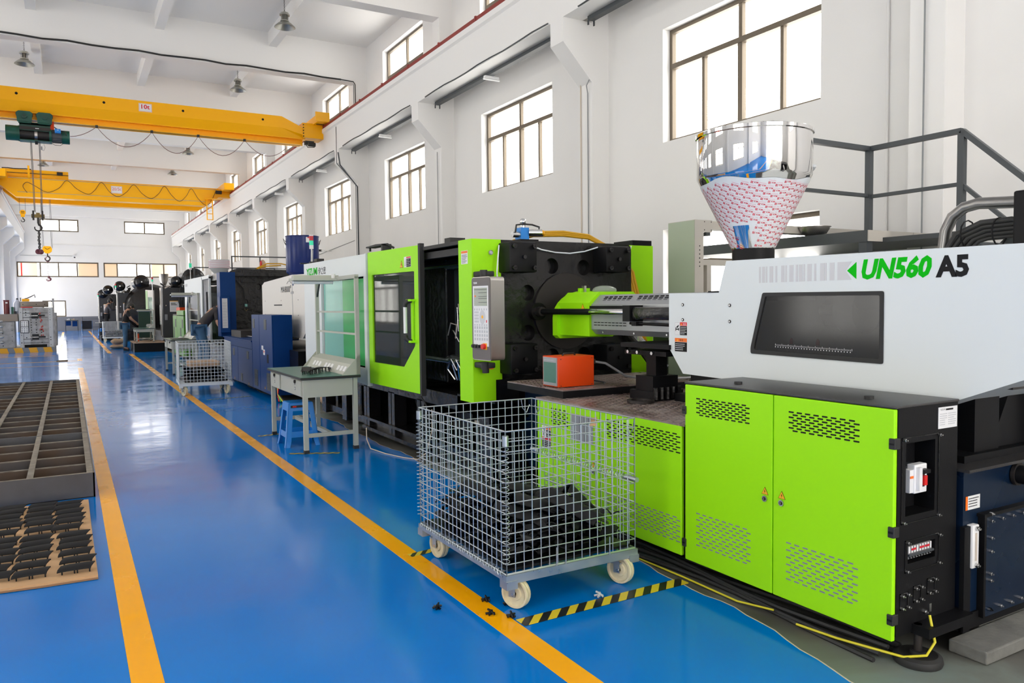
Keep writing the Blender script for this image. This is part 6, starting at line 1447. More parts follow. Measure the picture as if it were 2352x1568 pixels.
def stack_light(parent, x, y, z, h=.16, r=.03, cols=('sred', 'sgreen'), pole=.25):
    mb = MB('white'); mb.cyl((x, y, z-pole), (x, y, z), .011, 'steel', 8); mb.cyl((x, y, z), (x, y, z+.06), r, 'white', 16); s = mb.build('stack_light', parent); k = z+.06
    for c in cols[::-1]: mb = MB(c); mb.cyl((x, y, k), (x, y, k+h/len(cols)), r, c, 16); mb.build('signal_lens', s); k += h/len(cols)
    mb = MB('white'); mb.cyl((x, y, k), (x, y, k+.02), r, 'white', 16); mb.build('cap', s)
stack_light(m2, 3.49, 12.6, 2.43, .15, .034)
mb = MB('clear'); mb.cyl((3.49, 12.6, 2.2), (3.5, 12.6, 2.42), .02, 'clear'); mb.box(3.3, 3.9, 12.58, 12.62, 2.18, 2.20, 'rubber'); mb.build('light_bracket', m2)
hs2 = [[(cx+.07*math.cos(t_), cz+.07*math.sin(t_)) for t_ in [2*math.pi*i/20 for i in range(20)]] for cx, cz in ((3.80, 1.95), (4.2, 1.95), (3.5, 1.6), (4.4, 1.6))]
mb = MB('black'); mb.prism(rpoly([(3.15, .66), (4.7, .66), (4.7, 2.20), (4.5, 2.34), (3.3, 2.36), (3.15, 2.28)], .08), 'y', 18.2, 18.27, hs2); mb.box(3.17, 4.68, 18.28, 18.8, .66, 2.24, 'black'); p2 = mb.build('stationary_platen', m2)
mb = MB('black'); mb.prism(rpoly([(3.40, 2.05), (3.75, 2.05), (3.75, 2.33), (3.40, 2.33)], .04), 'y', 18.1, 18.2); mb.bar((3.43, 18.09, 2.08), (3.72, 18.09, 2.30), .03, .03); mb.bar((3.43, 18.09, 2.30), (3.72, 18.09, 2.08), .03, .03); mb.build('tie_bar_cap', p2)
mb = MB('sgreen'); mb.cyl((3.50, 18.12, 1.50), (3.50, 18.12, 1.56), .03, 'teal', 10); mb.tube([(3.5, 18.15, 1.5), (3.45, 18.12, 1.9), (3.3, 18.12, 2.1)], .01, 'rubber', 6); mb.tube([(3.46, 18.12, 1.45), (3.5, 18.1, 1.40), (3.54, 18.12, 1.45)], .008, 'brass', 6); mb.build('valve', p2)
mb = MB('blue'); mb.box(2.85, 3.17, 17.5, 17.9, .86, 2.25, 'blue', bev=.006); gc2 = mb.build('guard_column', m2)
mb = MB('blue'); mb.box(2.80, 3.0, 17.25, 17.5, .95, 1.72, 'blue', bev=.01); q = mb.build('operator_panel', m2)
mb = MB('labelw'); mb.box(2.84, 2.95, 17.247, 17.25, 1.05, 1.68, 'labelg2'); 
for i in range(9): textlines(mb, MY(2.84, 17.2465, 1.08+.06*i), .01, .1, 0, .04, 2, 'labelg', .8)
mb.build('keypad', q)
mb = MB('hose'); mb.tube([(3.8, 18.3, 2.38), (4.0, 18.2, 2.48), (4.3, 18.1, 2.48), (4.6, 18.0, 2.4)], .015, 'hose', 6); mb.tube([(3.75, 18.3, 2.34), (3.95, 18.2, 2.42), (4.3, 18.1, 2.44)], .015, 'hose', 6); mb.build('yellow_hose', m2)
mb = MB('dgrey'); mb.box(2.95, 4.6, 17.9, 23.2, 2.18, 2.26, 'black'); mb.box(2.9, 2.95, 17.9, 20, 2.1, 2.22, 'black'); mb.build('top_guard', m2)
mb = MB('black'); mb.box(3.1, 4.5, 18.9, 23.0, .6, 2.0, 'black'); mb.build('clamp_unit', m2)
mb = MB('tint'); mb.box(2.86, 2.87, 18.95, 20.0, .72, 2.18, 'tint'); mb.box(2.84, 2.88, 18.9, 18.95, .70, 2.20, 'mwhite'); mb.box(2.84, 2.88, 20.0, 20.06, .70, 2.22, 'mwhite'); mb.box(2.84, 2.88, 18.9, 20.06, 2.16, 2.24, 'mwhite'); mb.cyl((2.8, 18.98, 1.3), (2.8, 18.98, 1.85), .02, 'rubber'); mb.build('sliding_guard_door', m2)
rh2 = [(22.9, .82), (20.3, .82), (20.3, 1.85), (22.6, 1.88), (22.9, 1.5)]
mb = MB('mwhite'); mb.prism([(23.2, .62), (20.08, .62), (20.08, 2.24), (23.2, 2.25)], 'x', 2.84, 2.88, [rh2]); r2 = mb.build('rear_guard_panel', m2); mb = MB('tint'); mb.prism(rh2, 'x', 2.86, 2.865); mb.build('panel_window', r2)
mb = MB('labelg'); textlines(mb, MX(2.838, 23.0, 2.05), 0, .5, 0, .1, 1, 'labelg', .7); mb.build('lettering', r2)
mb = MB('dgrey')
for x0, x1, y in ((3.72, 5.3, 21.0),):
    mb.box(x0, x1, y, y+.04, 2.79, 2.82, 'dgrey'); mb.box(x0, x1, y, y+.04, 2.49, 2.51, 'dgrey')
    for x in (x0, 4.43, x1-.03): mb.box(x, x+.03, y, y+.03, 2.2, 2.8, 'dgrey')
mb.box(3.6, 5.3, 20.8, 23, 2.26, 2.3, 'dgrey'); mb.build('railing', m2)
mb = MB('sack', 'red'); mb.ball((4.08, 19.0, 2.48), .1, 'sack', (.8, .8, 1.4), 6); mb.ball((4.03, 18.95, 2.50), .06, 'red', (.5, .5, 1.5), 5); mb.box(3.95, 4.2, 18.9, 19.1, 2.26, 2.36, 'cord'); tag(mb.build('pellet_bag'), 'red and white plastic bag on top of the blue machine', 'bag')
mb = MB('rubber')
for k, cc in enumerate(('red', 'wireg', 'wirey', 'rubber')): mb.tube([(2.85, 12.35+.05*k, .3), (2.82, 12.3, .12), (2.8+.02*k, 12.15-.05*k, .02)], .012, cc, 6)
mb.build('supply_cables', m2)
# cctv camera on the wall
t = thing('security_camera', 'small white security camera on the wall beside the blue hopper', 'camera', (7.0, 24.3, 3.25))
mb = MB('white'); mb.obox((6.95, 24.2, 3.27), (.08, -.14, -.03), (.04, .02, 0), (0, 0, .045), 'white'); mb.obox((6.90, 24.08, 3.235), (.04, -.03, 0), (.03, .03, 0), (0, 0, .03), 'rubber'); mb.build('housing', t)
mb = MB('white'); mb.tube([(7.0, 24.3, 3.28), (7.2, 24.4, 3.25), (7.43, 24.5, 3.25)], .015, 'white', 6); mb.build('bracket', t)
mb = MB('cord'); mb.tube([(7.43, 26.5, 3.2), (7.44, 24.6, 3.3), (7.44, 21.6, 3.45)], .008, 'grey', 5); tag(mb.build('cable'), 'thin grey cable on the wall leading to the security camera', 'cable')
t = thing('security_camera', 'tiny security camera on the far wall above the strip windows', 'camera', (.45, 60.0, 5.0))
mb = MB('white'); mb.box(.40, .50, 59.85, 60.04, 5.02, 5.12, 'white'); mb.box(.47, .56, 59.75, 59.85, 4.9, 4.98, 'rubber'); mb.build('housing', t)
mb = MB('grey'); mb.box(-2.6, .4, 60.03, 60.045, 5.03, 5.05, 'grey'); mb.build('cable', t)

# second cart
K['wirewhite'] = mat('pale_coated_wire', (0.56, 0.60, 0.62), 0.4)
c2c = mesh_cart(.83, 1.1, .68, .21, .0545, .004, 'white coated wire mesh cart near the bending man', 'wire mesh carts', springs=False, wheel=.08, mt='wirewhite')
for ch in c2c.children:
    if ch.type == 'MESH':
        for i, mm in enumerate(ch.data.materials):
            if mm is K['zincp']: ch.data.materials[i] = K['wirewhite']
c2c.location = (1.59, 13.98, 0); c2c.rotation_euler = (0, 0, R(-4))
c3c = dup(c2c, (1.33, 38.4, 0), 0, 'small distant wire mesh cart in front of the man in grey')
for (cx, cy, lb) in ((1.62, 13.95, 'dark scrap heap in the white mesh cart near the bending man'), (1.35, 38.43, 'dark scrap heap in the small distant mesh cart')):
    mb = MB('scrap'); random.seed(int(cy))
    mb.box(cx+.06, cx+.74, cy+.08, cy+.98, .22, .26, 'scrap')
    for i in range(130): frag(mb, (cx+random.uniform(.12, .68), cy+random.uniform(.15, .9), .28+random.uniform(0, .16)), random.uniform(.1, .2), 'scrap')
    tag(mb.build('plastic_scrap'), lb, 'scrap', kind='stuff')
mb = MB('sack'); mb.box(1.80, 2.3, 14.35, 14.8, .45, .55, 'sack', bev=.02); tag(mb.build('cardboard_box'), 'brown flattened carton on the scrap in the white mesh cart', 'box')
# ================================================================ FARTHER MACHINES
def accum(mb, x, y, z, r, L, m='black'):
    """oil drum lying along y with a domed near end"""
    mb.lathe((x, y, z), [(.001, -.10), (r*.3, -.095), (r*.62, -.07), (r*.88, -.03), (r, .02), (r*1.06, .02), (r*1.06, .05), (r, .05), (r, L)], m, 32, 'y'); mb.disc((x, y-.11, z), .03, .02, 'steel', 12, 'y')
def dark_machine(label, x, y, pole, drum, notice=True, seed=1, lenf=8.0):
    """big black two platen machine seen from its end; x,y = near left bottom corner of its black cabinet"""
    t = thing('injection_molding_machine', label, 'machine', (x+1, y+3, 0))
    mb = MB('dgreycab'); mb.box(x, x+1.15, y, y+.5, .45, 2.20, 'dgreycab', bev=.01); mb.box(x-.01, x+1.2, y-.01, y+.4, .0, .45, 'black'); cb_ = mb.build('cabinet', t)
    mb = MB('labelw'); M4 = MY(x+.22, y-.014, 1.35); quad(mb, M4, 0, .30, 0, .38, 'labelw'); quad(mb, M4, 0, .30, .36, .38, 'labely', .002); textlines(mb, M4, .04, .26, .22, .32, 2, 'labelk', .6); textlines(mb, M4, .03, .27, .03, .20, 5, 'labelg'); mb.build('notice', cb_)
    mb = MB('rubber'); mb.disc((x+.1, y-.015, 1.57), .02, .012, 'steel', 12, 'y'); mb.box(x+.05, x+.14, y-.02, y, 1.06, 1.26, 'grey', bev=.004); mb.build('controls', cb_)
    mb = MB('black'); mb.box(x+.3, x+1.9, y+.5, y+1.1, .3, 2.25, 'black', bev=.05); mb.box(x+.35, x+1.8, y+3.5, y+4.3, .3, 2.35, 'black', bev=.05); mb.box(x+.2, x+1.9, y+.4, y+lenf, .1, .6, 'black'); mb.box(x+.9, x+1.9, y+1.1, y+lenf, .6, 1.6, 'darksteel'); mb.build('platens', t)
    mb = MB('mwhite'); mb.box(x-.02, x+.02, y+.35, y+.75, .5, 2.2, 'brushed'); mb.box(x-.06, x+.0, y+.5, y+.55, .9, 1.6, 'steel'); mb.build('guard_door', t)
    random.seed(seed)
    for dx, dy, z, r, L in drum:
        mb = MB('black'); accum(mb, x+dx, y+dy, z, r, L); mb.build('oil_cylinder', t)
    mb = MB('darksteel')
    for k in range(14):
        a, b, c = x+random.uniform(.0, 1.3), y+random.uniform(-.05, .4), random.uniform(2.15, 2.55)
        mb.cyl((a, b, c), (a+random.uniform(-.2, .2), b, c+random.uniform(-.12, .12)), random.uniform(.02, .06), random.choice(('darksteel', 'brushed', 'rubber')), 10)
    for k in range(5): mb.tube([(x+.6+.1*k, y-.02, 2.3), (x+.55+.1*k, y-.1, 2.0-.05*k), (x+.5+.08*k, y-.12, 1.7), (x+.6+.05*k, y-.08, 1.4)], .02, 'rubber', 6)
    mb.build('valves_and_hoses', t)
    stack_light(t, *pole)
    return t
K['dgreycab'] = mat('dark_grey_cabinet_paint', (0.028, 0.030, 0.034), 0.45)
m3 = dark_machine('large black injection moulding machine with a notice, beyond the white guard panel', 2.88, 29.4, (2.62, 30.0, 2.36), ((1.0, -.2, 2.50, .36, 1.6), (.45, -.1, 2.42, .17, .8)), seed=2)
m4 = dark_machine('black injection moulding machine with round drums on top, behind the man in jeans', 2.0, 39.7, (1.92, 39.5, 2.38), ((1.0, -.15, 2.70, .31, 2.0), (.1, -.1, 2.50, .22, 1.0), (-.35, .6, 2.35, .2, .8)), seed=4)
m5 = dark_machine('last dark machine in the row, mostly hidden behind the man in grey', 1.55, 49.5, (1.5, 49.2, 2.1), ((.2, 0, 2.3, .25, 1.5),), seed=6, lenf=4)
# big curved black casting between them
mb = MB('black'); mb.lathe((3.35, 39.3, 1.5), [(.001, 0), (.4, .0), (.95, .1), (1.1, .3), (1.1, 1.0)], 'black', 40, 'y'); mb.build('clamp_housing', m4)
# green low cabinets and orange box of the third machine
t = thing('auxiliary_cabinet', 'bright green low cabinet with black louvres in front of the far black machine', 'cabinet', (3.2, 25.2, 0))
for y0, y1, z1 in ((25.3, 26.3, 1.25), (23.7, 25.28, 1.41)):
    mb = MB('flgreen'); mb.box(2.87, 3.8, y0, y1, .08, z1, 'flgreen'); b_ = mb.build('cabinet_body', t)
    d = simple_door(2.85, y0, y1, .08, z1-.01, 'flgreen', b_, ((y0+.15, y0+.4, .9, 1.15), (y0+.6, y0+.8, .55, .9), (y0+.15, y0+.4, .25, .55), (y0+.6, y0+.85, .2, .4)))
mb = MB('darksteel'); mb.box(2.85, 3.9, 23.7, 26.3, 1.25, 1.27, 'darksteel'); mb.box(2.86, 3.9, 25.28, 26.3, 1.25, 1.29, 'darksteel'); mb.build('top_plate', t)
mb = MB('orange'); mb.box(2.95, 3.6, 25.35, 26.2, 1.292, 1.50, 'orange', bev=.005); tag(mb.build('mold_temperature_controller'), 'distant orange box on the bright green cabinet', 'controller')
# hoppers and railing beyond
for x, y, z, r, lb, mm in ((3.68, 22.6, 2.79, .27, 'film wrapped white hopper on top of the far end of the blue machine', 'film'), (3.35, 33.5, 2.82, .17, 'small steel hopper above the far black machine', 'brushed')):
    mb = MB(mm); mb.lathe((x, y, 0), [(.07, z-.45), (r, z-.22), (r, z), (r*1.04, z+.01), (.001, z+.01)], mm, 32); mb.cyl((x, y, 2.265 if mm == 'film' else 0), (x, y, z-(.4 if mm == 'film' else .7)), .07, 'darksteel')
    if mm == 'film':
        q = mb
        for i in range(60):
            for j in range(5):
                a = R(i*6+j*2); q.box(x+r*math.cos(a)*1.002-.01, x+r*math.cos(a)*1.002+.01, y+r*math.sin(a)*1.002-.004, y+r*math.sin(a)*1.002+.004, z-.22+j*.045, z-.205+j*.045, 'filmpink')
    tag(mb.build('material_hopper'), lb, 'hopper')
t = thing('maintenance_platform', 'thin dark railing above the distant machines beside the right wall', 'platform', (4.5, 24.5, 0))
mb = MB('dgrey')
for x in (2.67+.6, 4.2, 5.6): mb.box(x, x+.035, 24.5, 24.53, 0 if x > 4 else 2.2, 2.68, 'dgrey')
mb.box(3.27, 5.63, 24.5, 24.54, 2.66, 2.69, 'dgrey'); mb.box(3.27, 5.63, 24.5, 24.54, 2.42, 2.44, 'dgrey'); mb.build('railing', t)
mb = MB('dgrey'); mb.box(3.2, 5.7, 24.55, 26.5, 2.2, 2.24, 'dgrey'); mb.build('deck', t)
stack_light(t, 3.15, 24.3, 2.6, .12, .04, ('sgreen',), pole=.5)
# guard panel behind bench three and the steel platform
t = thing('guard_panel', 'pale green and beige guard panel behind the far workbench', 'panel', (2.6, 30.5, 0))
mb = MB('beige'); mb.prism([(30.3, .5), (33.4, .5), (33.4, 2.2), (30.3, 2.12)], 'x', 2.66, 2.70, [[(30.7, .9), (32.4, .9), (32.4, 1.9), (30.7, 1.88)]]); mb.build('panel_frame', t)
mb = MB('acpale'); mb.box(2.675, 2.68, 30.7, 32.4, .9, 1.9, 'acpale'); mb.build('panel_window', t)
mb = MB('flgreen'); mb.box(2.655, 2.66, 32.5, 33.35, .55, 2.15, 'flgreen'); mb.build('green_stripe', t)
t = thing('step_platform', 'low black step platform under the far workbench', 'platform', (2.3, 29.5, 0))
b3.location = (1.95, 29.0, .33)
b3.scale = (1, .75, .60)
mb = MB('blackm'); mb.box(1.90, 2.85, 28.8, 30.6, .0, .30, 'blackm'); mb.build('platform_box', t); mb = MB('sack'); mb.box(1.88, 2.87, 28.78, 30.62, .30, .328, 'sack'); mb.build('platform_top', t)
mb = MB('teal_dark'); mb.box(2.2, 2.64, 30.85, 30.9, .4, 1.45, 'teal_dark'); tag(mb.build('dark_green_screen'), 'dark green sheet standing behind the far bench beside the man in jeans', 'screen')
mb = MB('clear')
for k in range(7): mb.ball((2.45+.05*math.cos(k*1.3), 29.5+.05*k, .86+.03*(k % 2)), .07, 'clear', (1, 1, .7), 5)
tag(mb.build('plastic_bag'), 'crumpled clear plastic bag on the far workbench', 'bag')
sack('brown paper sacks stacked on the floor behind the man in jeans', 1.55, 32.0, .35, .5, .16, .2)
sack('upper brown sack on the stack behind the man in jeans', 1.55, 32.0, .3, .42, .2, .3, .165)
mb = MB('orange'); mb.box(2.05, 2.12, 29.75, 30.0, .33, .60, 'orange'); tag(mb.build('orange_bin'), 'small orange bin under the far workbench', 'bin')

# ================================================================ PEOPLE
def skin_mesh(name, joints, bones, m, parent, sub=2, root=0):
    me = bpy.data.meshes.new(name); ks = list(joints); idx = {k: i for i, k in enumerate(ks)}
    off = wloc(parent)
    me.from_pydata([Vector(joints[k][0])-off for k in ks], [(idx[a], idx[b]) for a, b in bones], []); me.update()
    o = bpy.data.objects.new(name, me); COL.objects.link(o)
    md = o.modifiers.new('Skin', 'SKIN'); md.use_smooth_shade = True
    for i, k in enumerate(ks):
        r = joints[k][1]; r = r if isinstance(r, tuple) else (r, r)
        me.skin_vertices[0].data[i].radius = r; me.skin_vertices[0].data[i].use_root = (i == root)
    o.modifiers.new('Sub', 'SUBSURF').levels = sub
    dg = bpy.context.evaluated_depsgraph_get(); nm = bpy.data.meshes.new_from_object(o.evaluated_get(dg)); bpy.data.objects.remove(o)
    nm.materials.clear(); nm.materials.append(K[m]); q = bpy.data.objects.new(name, nm); COL.objects.link(q); q.parent = parent
    for p in nm.polygons: p.use_smooth = True
    return q
def person(label, base, J, shirt, pants, face, hand_l, hand_r, scale=1.0, sleeves='short'):
    """J: joint positions relative to base; face: unit vector the face looks along"""
    b = Vector(base); t = thing('person', label, 'person', base)
    P = {k: b + Vector(v)*scale for k, v in J.items()}; s = scale
    fv = Vector(face).normalized()
    body = {'pelvis': (P['hip'], .12*s), 'waist': (P['waist'], .105*s), 'chest': (P['chest'], (.13*s, .11*s)), 'neck0': (P['neck'], .06*s), 'neck1': (P['neck'].lerp(P['head'], .45), .055*s), 'head': (P['head'], (.085*s, .10*s)), 'crown': (P['head']+(P['head']-P['neck']).normalized()*.07*s, .075*s)}
    bn = [('pelvis', 'waist'), ('waist', 'chest'), ('chest', 'neck0'), ('neck0', 'neck1'), ('neck1', 'head'), ('head', 'crown')]
    for sd in 'LR':
        body['sh'+sd] = (P['sh'+sd], .062*s); body['el'+sd] = (P['el'+sd], .043*s); body['wr'+sd] = (P['wr'+sd], .028*s)
        d = (P['wr'+sd]-P['el'+sd]).normalized(); side = d.cross(Vector((0, 0, 1))); side = side.normalized() if side.length > .1 else Vector((0, 1, 0))
        body['pa'+sd] = (P['wr'+sd]+d*.07*s, (.040*s, .02*s)); bn += [('chest', 'sh'+sd), ('sh'+sd, 'el'+sd), ('el'+sd, 'wr'+sd), ('wr'+sd, 'pa'+sd)]
        for k in range(4):
            o = side*(-.03+.02*k)*s; L = (.062, .075, .072, .058)[k]*s; f0 = P['wr'+sd]+d*.09*s+o; f1 = f0+d*L*.5+Vector((0, 0, -.008)); f2 = f1+d*L*.4+Vector((0, 0, -.02))*s
            for q, (p, r) in enumerate(((f0, .010), (f1, .0095), (f2, .0085))): body['f%s%d%d' % (sd, k, q)] = (p, r*s)
            bn += [('pa'+sd, 'f%s%d0' % (sd, k)), ('f%s%d0' % (sd, k), 'f%s%d1' % (sd, k)), ('f%s%d1' % (sd, k), 'f%s%d2' % (sd, k))]
        th = P['wr'+sd]+d*.04*s-side*.045*s; body['t%s0' % sd] = (th, .012*s); body['t%s1' % sd] = (th+d*.045*s-side*.015*s, .010*s); bn += [('pa'+sd, 't%s0' % sd), ('t%s0' % sd, 't%s1' % sd)]
        for a, r in (('kn', .062), ('an', .042)): body[a+sd] = (P[a+sd], r*s)
        body['hp'+sd] = (P['hp'+sd], .085*s); body['to'+sd] = (P['an'+sd]+fv*.13*s*Vector((1, 1, 0))+Vector((0, 0, -.05*s)), .035*s)
        bn += [('pelvis', 'hp'+sd), ('hp'+sd, 'kn'+sd), ('kn'+sd, 'an'+sd), ('an'+sd, 'to'+sd)]
    bo = skin_mesh('body', body, bn, 'skin', t, 2)
    # shirt, trousers: looser shells over the same joints
    sh = {'p': (P['hip'].lerp(P['waist'], .35), (.165*s, .13*s)), 'w': (P['waist'], (.15*s, .125*s)), 'c': (P['chest'], (.17*s, .135*s)), 'n': (P['neck'].lerp(P['chest'], .25), .085*s)}
    sb = [('p', 'w'), ('w', 'c'), ('c', 'n')]
    for sd in 'LR':
        e = P['sh'+sd].lerp(P['el'+sd], .75) if sleeves == 'short' else P['el'+sd]
        sh['s'+sd] = (P['sh'+sd], .078*s); sh['e'+sd] = (e, .066*s if sleeves == 'short' else .06*s); sb += [('c', 's'+sd), ('s'+sd, 'e'+sd)]
        if sleeves == 'long': sh['f'+sd] = (P['el'+sd].lerp(P['wr'+sd], .85), .043*s); sb.append(('e'+sd, 'f'+sd))
    skin_mesh('shirt', sh, sb, shirt, t, 2)
    tr = {'p': (P['hip'], (.155*s, .125*s))}; tb = []
    for sd in 'LR':
        tr['h'+sd] = (P['hp'+sd], .105*s); tr['k'+sd] = (P['kn'+sd], .078*s); tr['a'+sd] = (P['an'+sd]+Vector((0, 0, .0)), .062*s); tb += [('p', 'h'+sd), ('h'+sd, 'k'+sd), ('k'+sd, 'a'+sd)]
    skin_mesh('trousers', tr, tb, pants, t, 2)
    mb = MB('hair'); hd = P['head']; upv = (P['head']-P['neck']).normalized(); mb.ball(hd+upv*.055*s-fv*.03*s, .108*s, 'hair', (1, 1, 1), 8); mb.ball(hd-fv*.045*s-upv*.005*s, .095*s, 'hair', (1, 1, 1.1), 7); mb.build('hair', t)
    side = fv.cross(upv).normalized(); mb = MB('skin'); mb.ball(hd+fv*.105*s-upv*.015*s, .018*s, 'skin', (1, 1, 1.3), 5)
    for q in (-1, 1): mb.ball(hd+side*q*.09*s-upv*.005*s, .024*s, 'skin', (1, .6, 1.3), 5); mb.ball(hd+fv*.088*s+side*q*.034*s+upv*.015*s, .011*s, 'labelk', (1, 1, .7), 4)
    mb.obox(hd+fv*.092*s-upv*.05*s, side*.022*s, fv*.004, upv*.004, 'lips'); mb.build('face_features', t)
    for sd in 'LR':
        mb = MB('rubber'); a = P['an'+sd]; q = a+fv*Vector((1, 1, 0))*.09*s; mb.tube([Vector((a.x, a.y, a.z-.045*s))-fv*.05*s, Vector((a.x, a.y, a.z-.04*s))+fv*.03*s, Vector((q.x, q.y, a.z-.055*s))+fv*.06*s], [.045*s, .05*s, .038*s], 'rubber', 12); mb.box(a.x-.05*s, a.x+.13*s, a.y-.045*s, a.y+.045*s, a.z-.095*s, a.z-.08*s, 'labelw' if sd == 'L' else 'rubber'); mb.build('shoe', t)
    return t
K['lips'] = mat('lips', (0.33, 0.10, 0.08), 0.5)
# man at the far bench, facing the machine (+x), head bowed
J = {'hip': (0, 0, .93), 'waist': (.02, 0, 1.08), 'chest': (.06, 0, 1.30), 'neck': (.12, 0, 1.46), 'head': (.22, 0, 1.56), 'shL': (.08, .18, 1.38), 'shR': (.08, -.18, 1.38), 'elL': (.20, .22, 1.14), 'elR': (.20, -.22, 1.14), 'wrL': (.33, .10, 1.02), 'wrR': (.33, -.12, 1.03),
     'hpL': (0, .09, .90), 'hpR': (0, -.09, .90), 'knL': (.02, .11, .50), 'knR': (.0, -.10, .50), 'anL': (.0, .13, .10), 'anR': (-.03, -.12, .10)}
person('man in black t-shirt and blue jeans standing at the far workbench, head bowed', (1.72, 30.3, 0), J, 'shirtk', 'jeans', (.9, -.15, -.45), None, None, .98)
J2 = dict(J); J2.update({'wrL': (.45, .10, 1.2), 'wrR': (.45, -.10, 1.22), 'elL': (.2, .22, 1.18), 'elR': (.2, -.22, 1.18), 'head': (.20, 0, 1.57)})
p3 = person('man in dark grey work shirt and black trousers standing behind the distant mesh cart', (1.56, 41.0, .22), J2, 'shirtg', 'shirtk', (.9, .1, -.4), None, None, 1.02, 'long')
mb = MB('blackm'); mb.box(1.3, 1.95, 40.6, 41.5, 0, .215, 'blackm'); tag(mb.build('step_platform'), 'low step under the man in grey, hidden behind the distant cart', 'platform')
# man bending deep into the blue machine
JB = {'hip': (0, 0, 1.0), 'waist': (.10, 0, 1.17), 'chest': (.27, .0, 1.37), 'neck': (.42, 0, 1.50), 'head': (.57, 0, 1.47), 'shL': (.36, .17, 1.42), 'shR': (.34, -.17, 1.40), 'elL': (.42, .2, 1.10), 'elR': (.36, -.20, 1.12), 'wrL': (.58, .1, .98), 'wrR': (.50, -.12, .96),
      'hpL': (-.01, .09, 1.0), 'hpR': (-.01, -.09, 1.0), 'knL': (.06, .12, .56), 'knR': (.14, -.10, .55), 'anL': (-.02, .14, .10), 'anR': (.08, -.12, .10)}
pb = person('man in charcoal shirt and jeans bending forward into the blue machine', (2.50, 18.12, 0), JB, 'shirtd', 'jeans', (.9, 0, -.4), None, None, 1.0)
mb = MB('labelw'); mb.cyl((2.90, 17.92, 1.20), (2.92, 17.92, 1.14), .055, 'labelw', 12); mb.build('white_cuff', pb)
mb = MB('labelw'); mb.obox((3.0, 17.95, 1.16), (.07, 0, .05), (0, .004, 0), (-.03, 0, .05), 'labelw'); tag(mb.build('paper_sheet'), 'white sheet held near the hands of the bending man', 'paper')

# ================================================================ MOULDS AT THE LEFT, FAR AISLE
t = thing('storage_pedestal', 'low grey base with yellow safety stripes under the moulds at the left', 'base', (-1.3, 32.3, 0))
mb = MB('grey'); mb.box(-2.8, -.42, 31.25, 34.0, 0, .17, 'grey'); mb.build('base_slab', t)
mb = MB('striper')
for k in range(6):
    x = -.55-k*.43; mb.prism([(x-.24, .17), (x, .17), (x+.05, .0), (x-.19, .0)], 'y', 31.24, 31.25)
mb.build('yellow_stripes', t)
def mold(label, x0, x1, y0, y1, z0, z1, seed, big):
    random.seed(seed); t = thing('injection_mold', label, 'mold', ((x0+x1)/2, (y0+y1)/2, z0), 'steel moulds on the striped base'); w = x1-x0
    mb = MB('mold'); mb.box(x0, x1, y0, y1, z0, z1, 'mold', bev=.01)
    if big:
        mb.box(x0, x0+.10, y0-.03, y0, z0, z1, 'silver'); mb.box(x1-.12, x1, y0-.03, y0, z0, z1, 'silver'); mb.box(x0+.12, x0+.3, y0-.02, y0, z0+.1, z1-.1, 'silver'); mb.box(x0+.32, x0+.5, y0-.02, y0, z0+.12, z1-.05, 'mold')
        for z in (z0+.15, z0+.28, z1-.35, z1-.2): mb.box(x0+.1, x1-.15, y0-.025, y0, z, z+.02, 'dgrey')
    mb.build('mold_plate', t)
    mb = MB('labelk')
    for k in range(70 if big else 60):
        x, z = random.choice([x0+.05, x0+w*.2, x0+w*.35, x0+w*.5, x0+w*.65, x1-.08]), z0+.08+(z1-z0-.16)*random.randint(0, 14)/14; mb.disc((x, y0-.034, z), random.choice((.008, .012, .018)), .006, 'labelk', 8, 'y')
    mb.build('bolt_holes', t)
    if big:
        mb = MB('rubber'); mb.box(x0+.02, x0+.28, y0-.06, y0-.03, z0+.50, z0+.94, 'rubber', bev=.02); b_ = mb.build('connector_block', t)
        mb = MB('white')
        for j in range(2):
            mb.box(x0+.045, x0+.255, y0-.07, y0-.06, z0+.52+j*.21, z0+.71+j*.21, 'white')
            for a in range(3):
                for c in range(3): mb.box(x0+.055+a*.07, x0+.10+a*.07, y0-.072, y0-.07, z0+.53+j*.21+c*.06, z0+.565+j*.21+c*.06, 'grey')
        mb.build('socket', b_)
        for z in (z0+.26, z1-.38):
            mb = MB('rubber'); mb.box(x0+.36, x0+.56, y0-.07, y0-.03, z, z+.2, 'rubber'); mb.box(x0+.32, x0+.76, y0-.08, y0-.07, z+.07, z+.13, 'rubber'); mb.box(x0+.3, x0+.55, y0-.09, y0-.08, z+.09, z+.105, 'steel'); mb.build('latch', t)
        mb = MB('labelred')
        for k in range(22): mb.ball((x0+.65+random.uniform(-.05, .05), y0-.045, z0+random.choice((.35, .65, .95, 1.15))+random.uniform(-.1, .1)), .025, 'redhose', (.7, .6, 1.3), 4)
        mb.build('red_hose_fitting', t)
        mb = MB('black'); mb.box(x0+.13, x1-.2, y0-.03, y0-.025, z0, z0+.1, 'labelk'); mb.build('foot_gap', t)  # black plate painting the shade of a gap under the mould
    else:
        mb = MB('brushed')
        for c in (.25, .62):
            for k in range(5): mb.ball((x0+w*c, y0-.01, z0+.2+k*.18), .05, 'silver', (1.2, .5, .8), 6)
        mb.build('cavity_inserts', t)
    return t
K['redhose'] = mat('pink_red_hose', (0.45, 0.06, 0.05), 0.4)
mold('large upright steel mould with red fittings and white sockets on the striped base', -1.46, -.47, 31.4, 32.1, .17, 1.55, 3, True)
mold('lower steel mould with round inserts at the left end of the striped base', -2.6, -1.6, 31.4, 32.2, .17, 1.07, 4, False)
mold('steel mould standing behind, right of the large mould, ending near the aisle', -.75, -.36, 32.3, 33.6, .17, 1.36, 8, False)
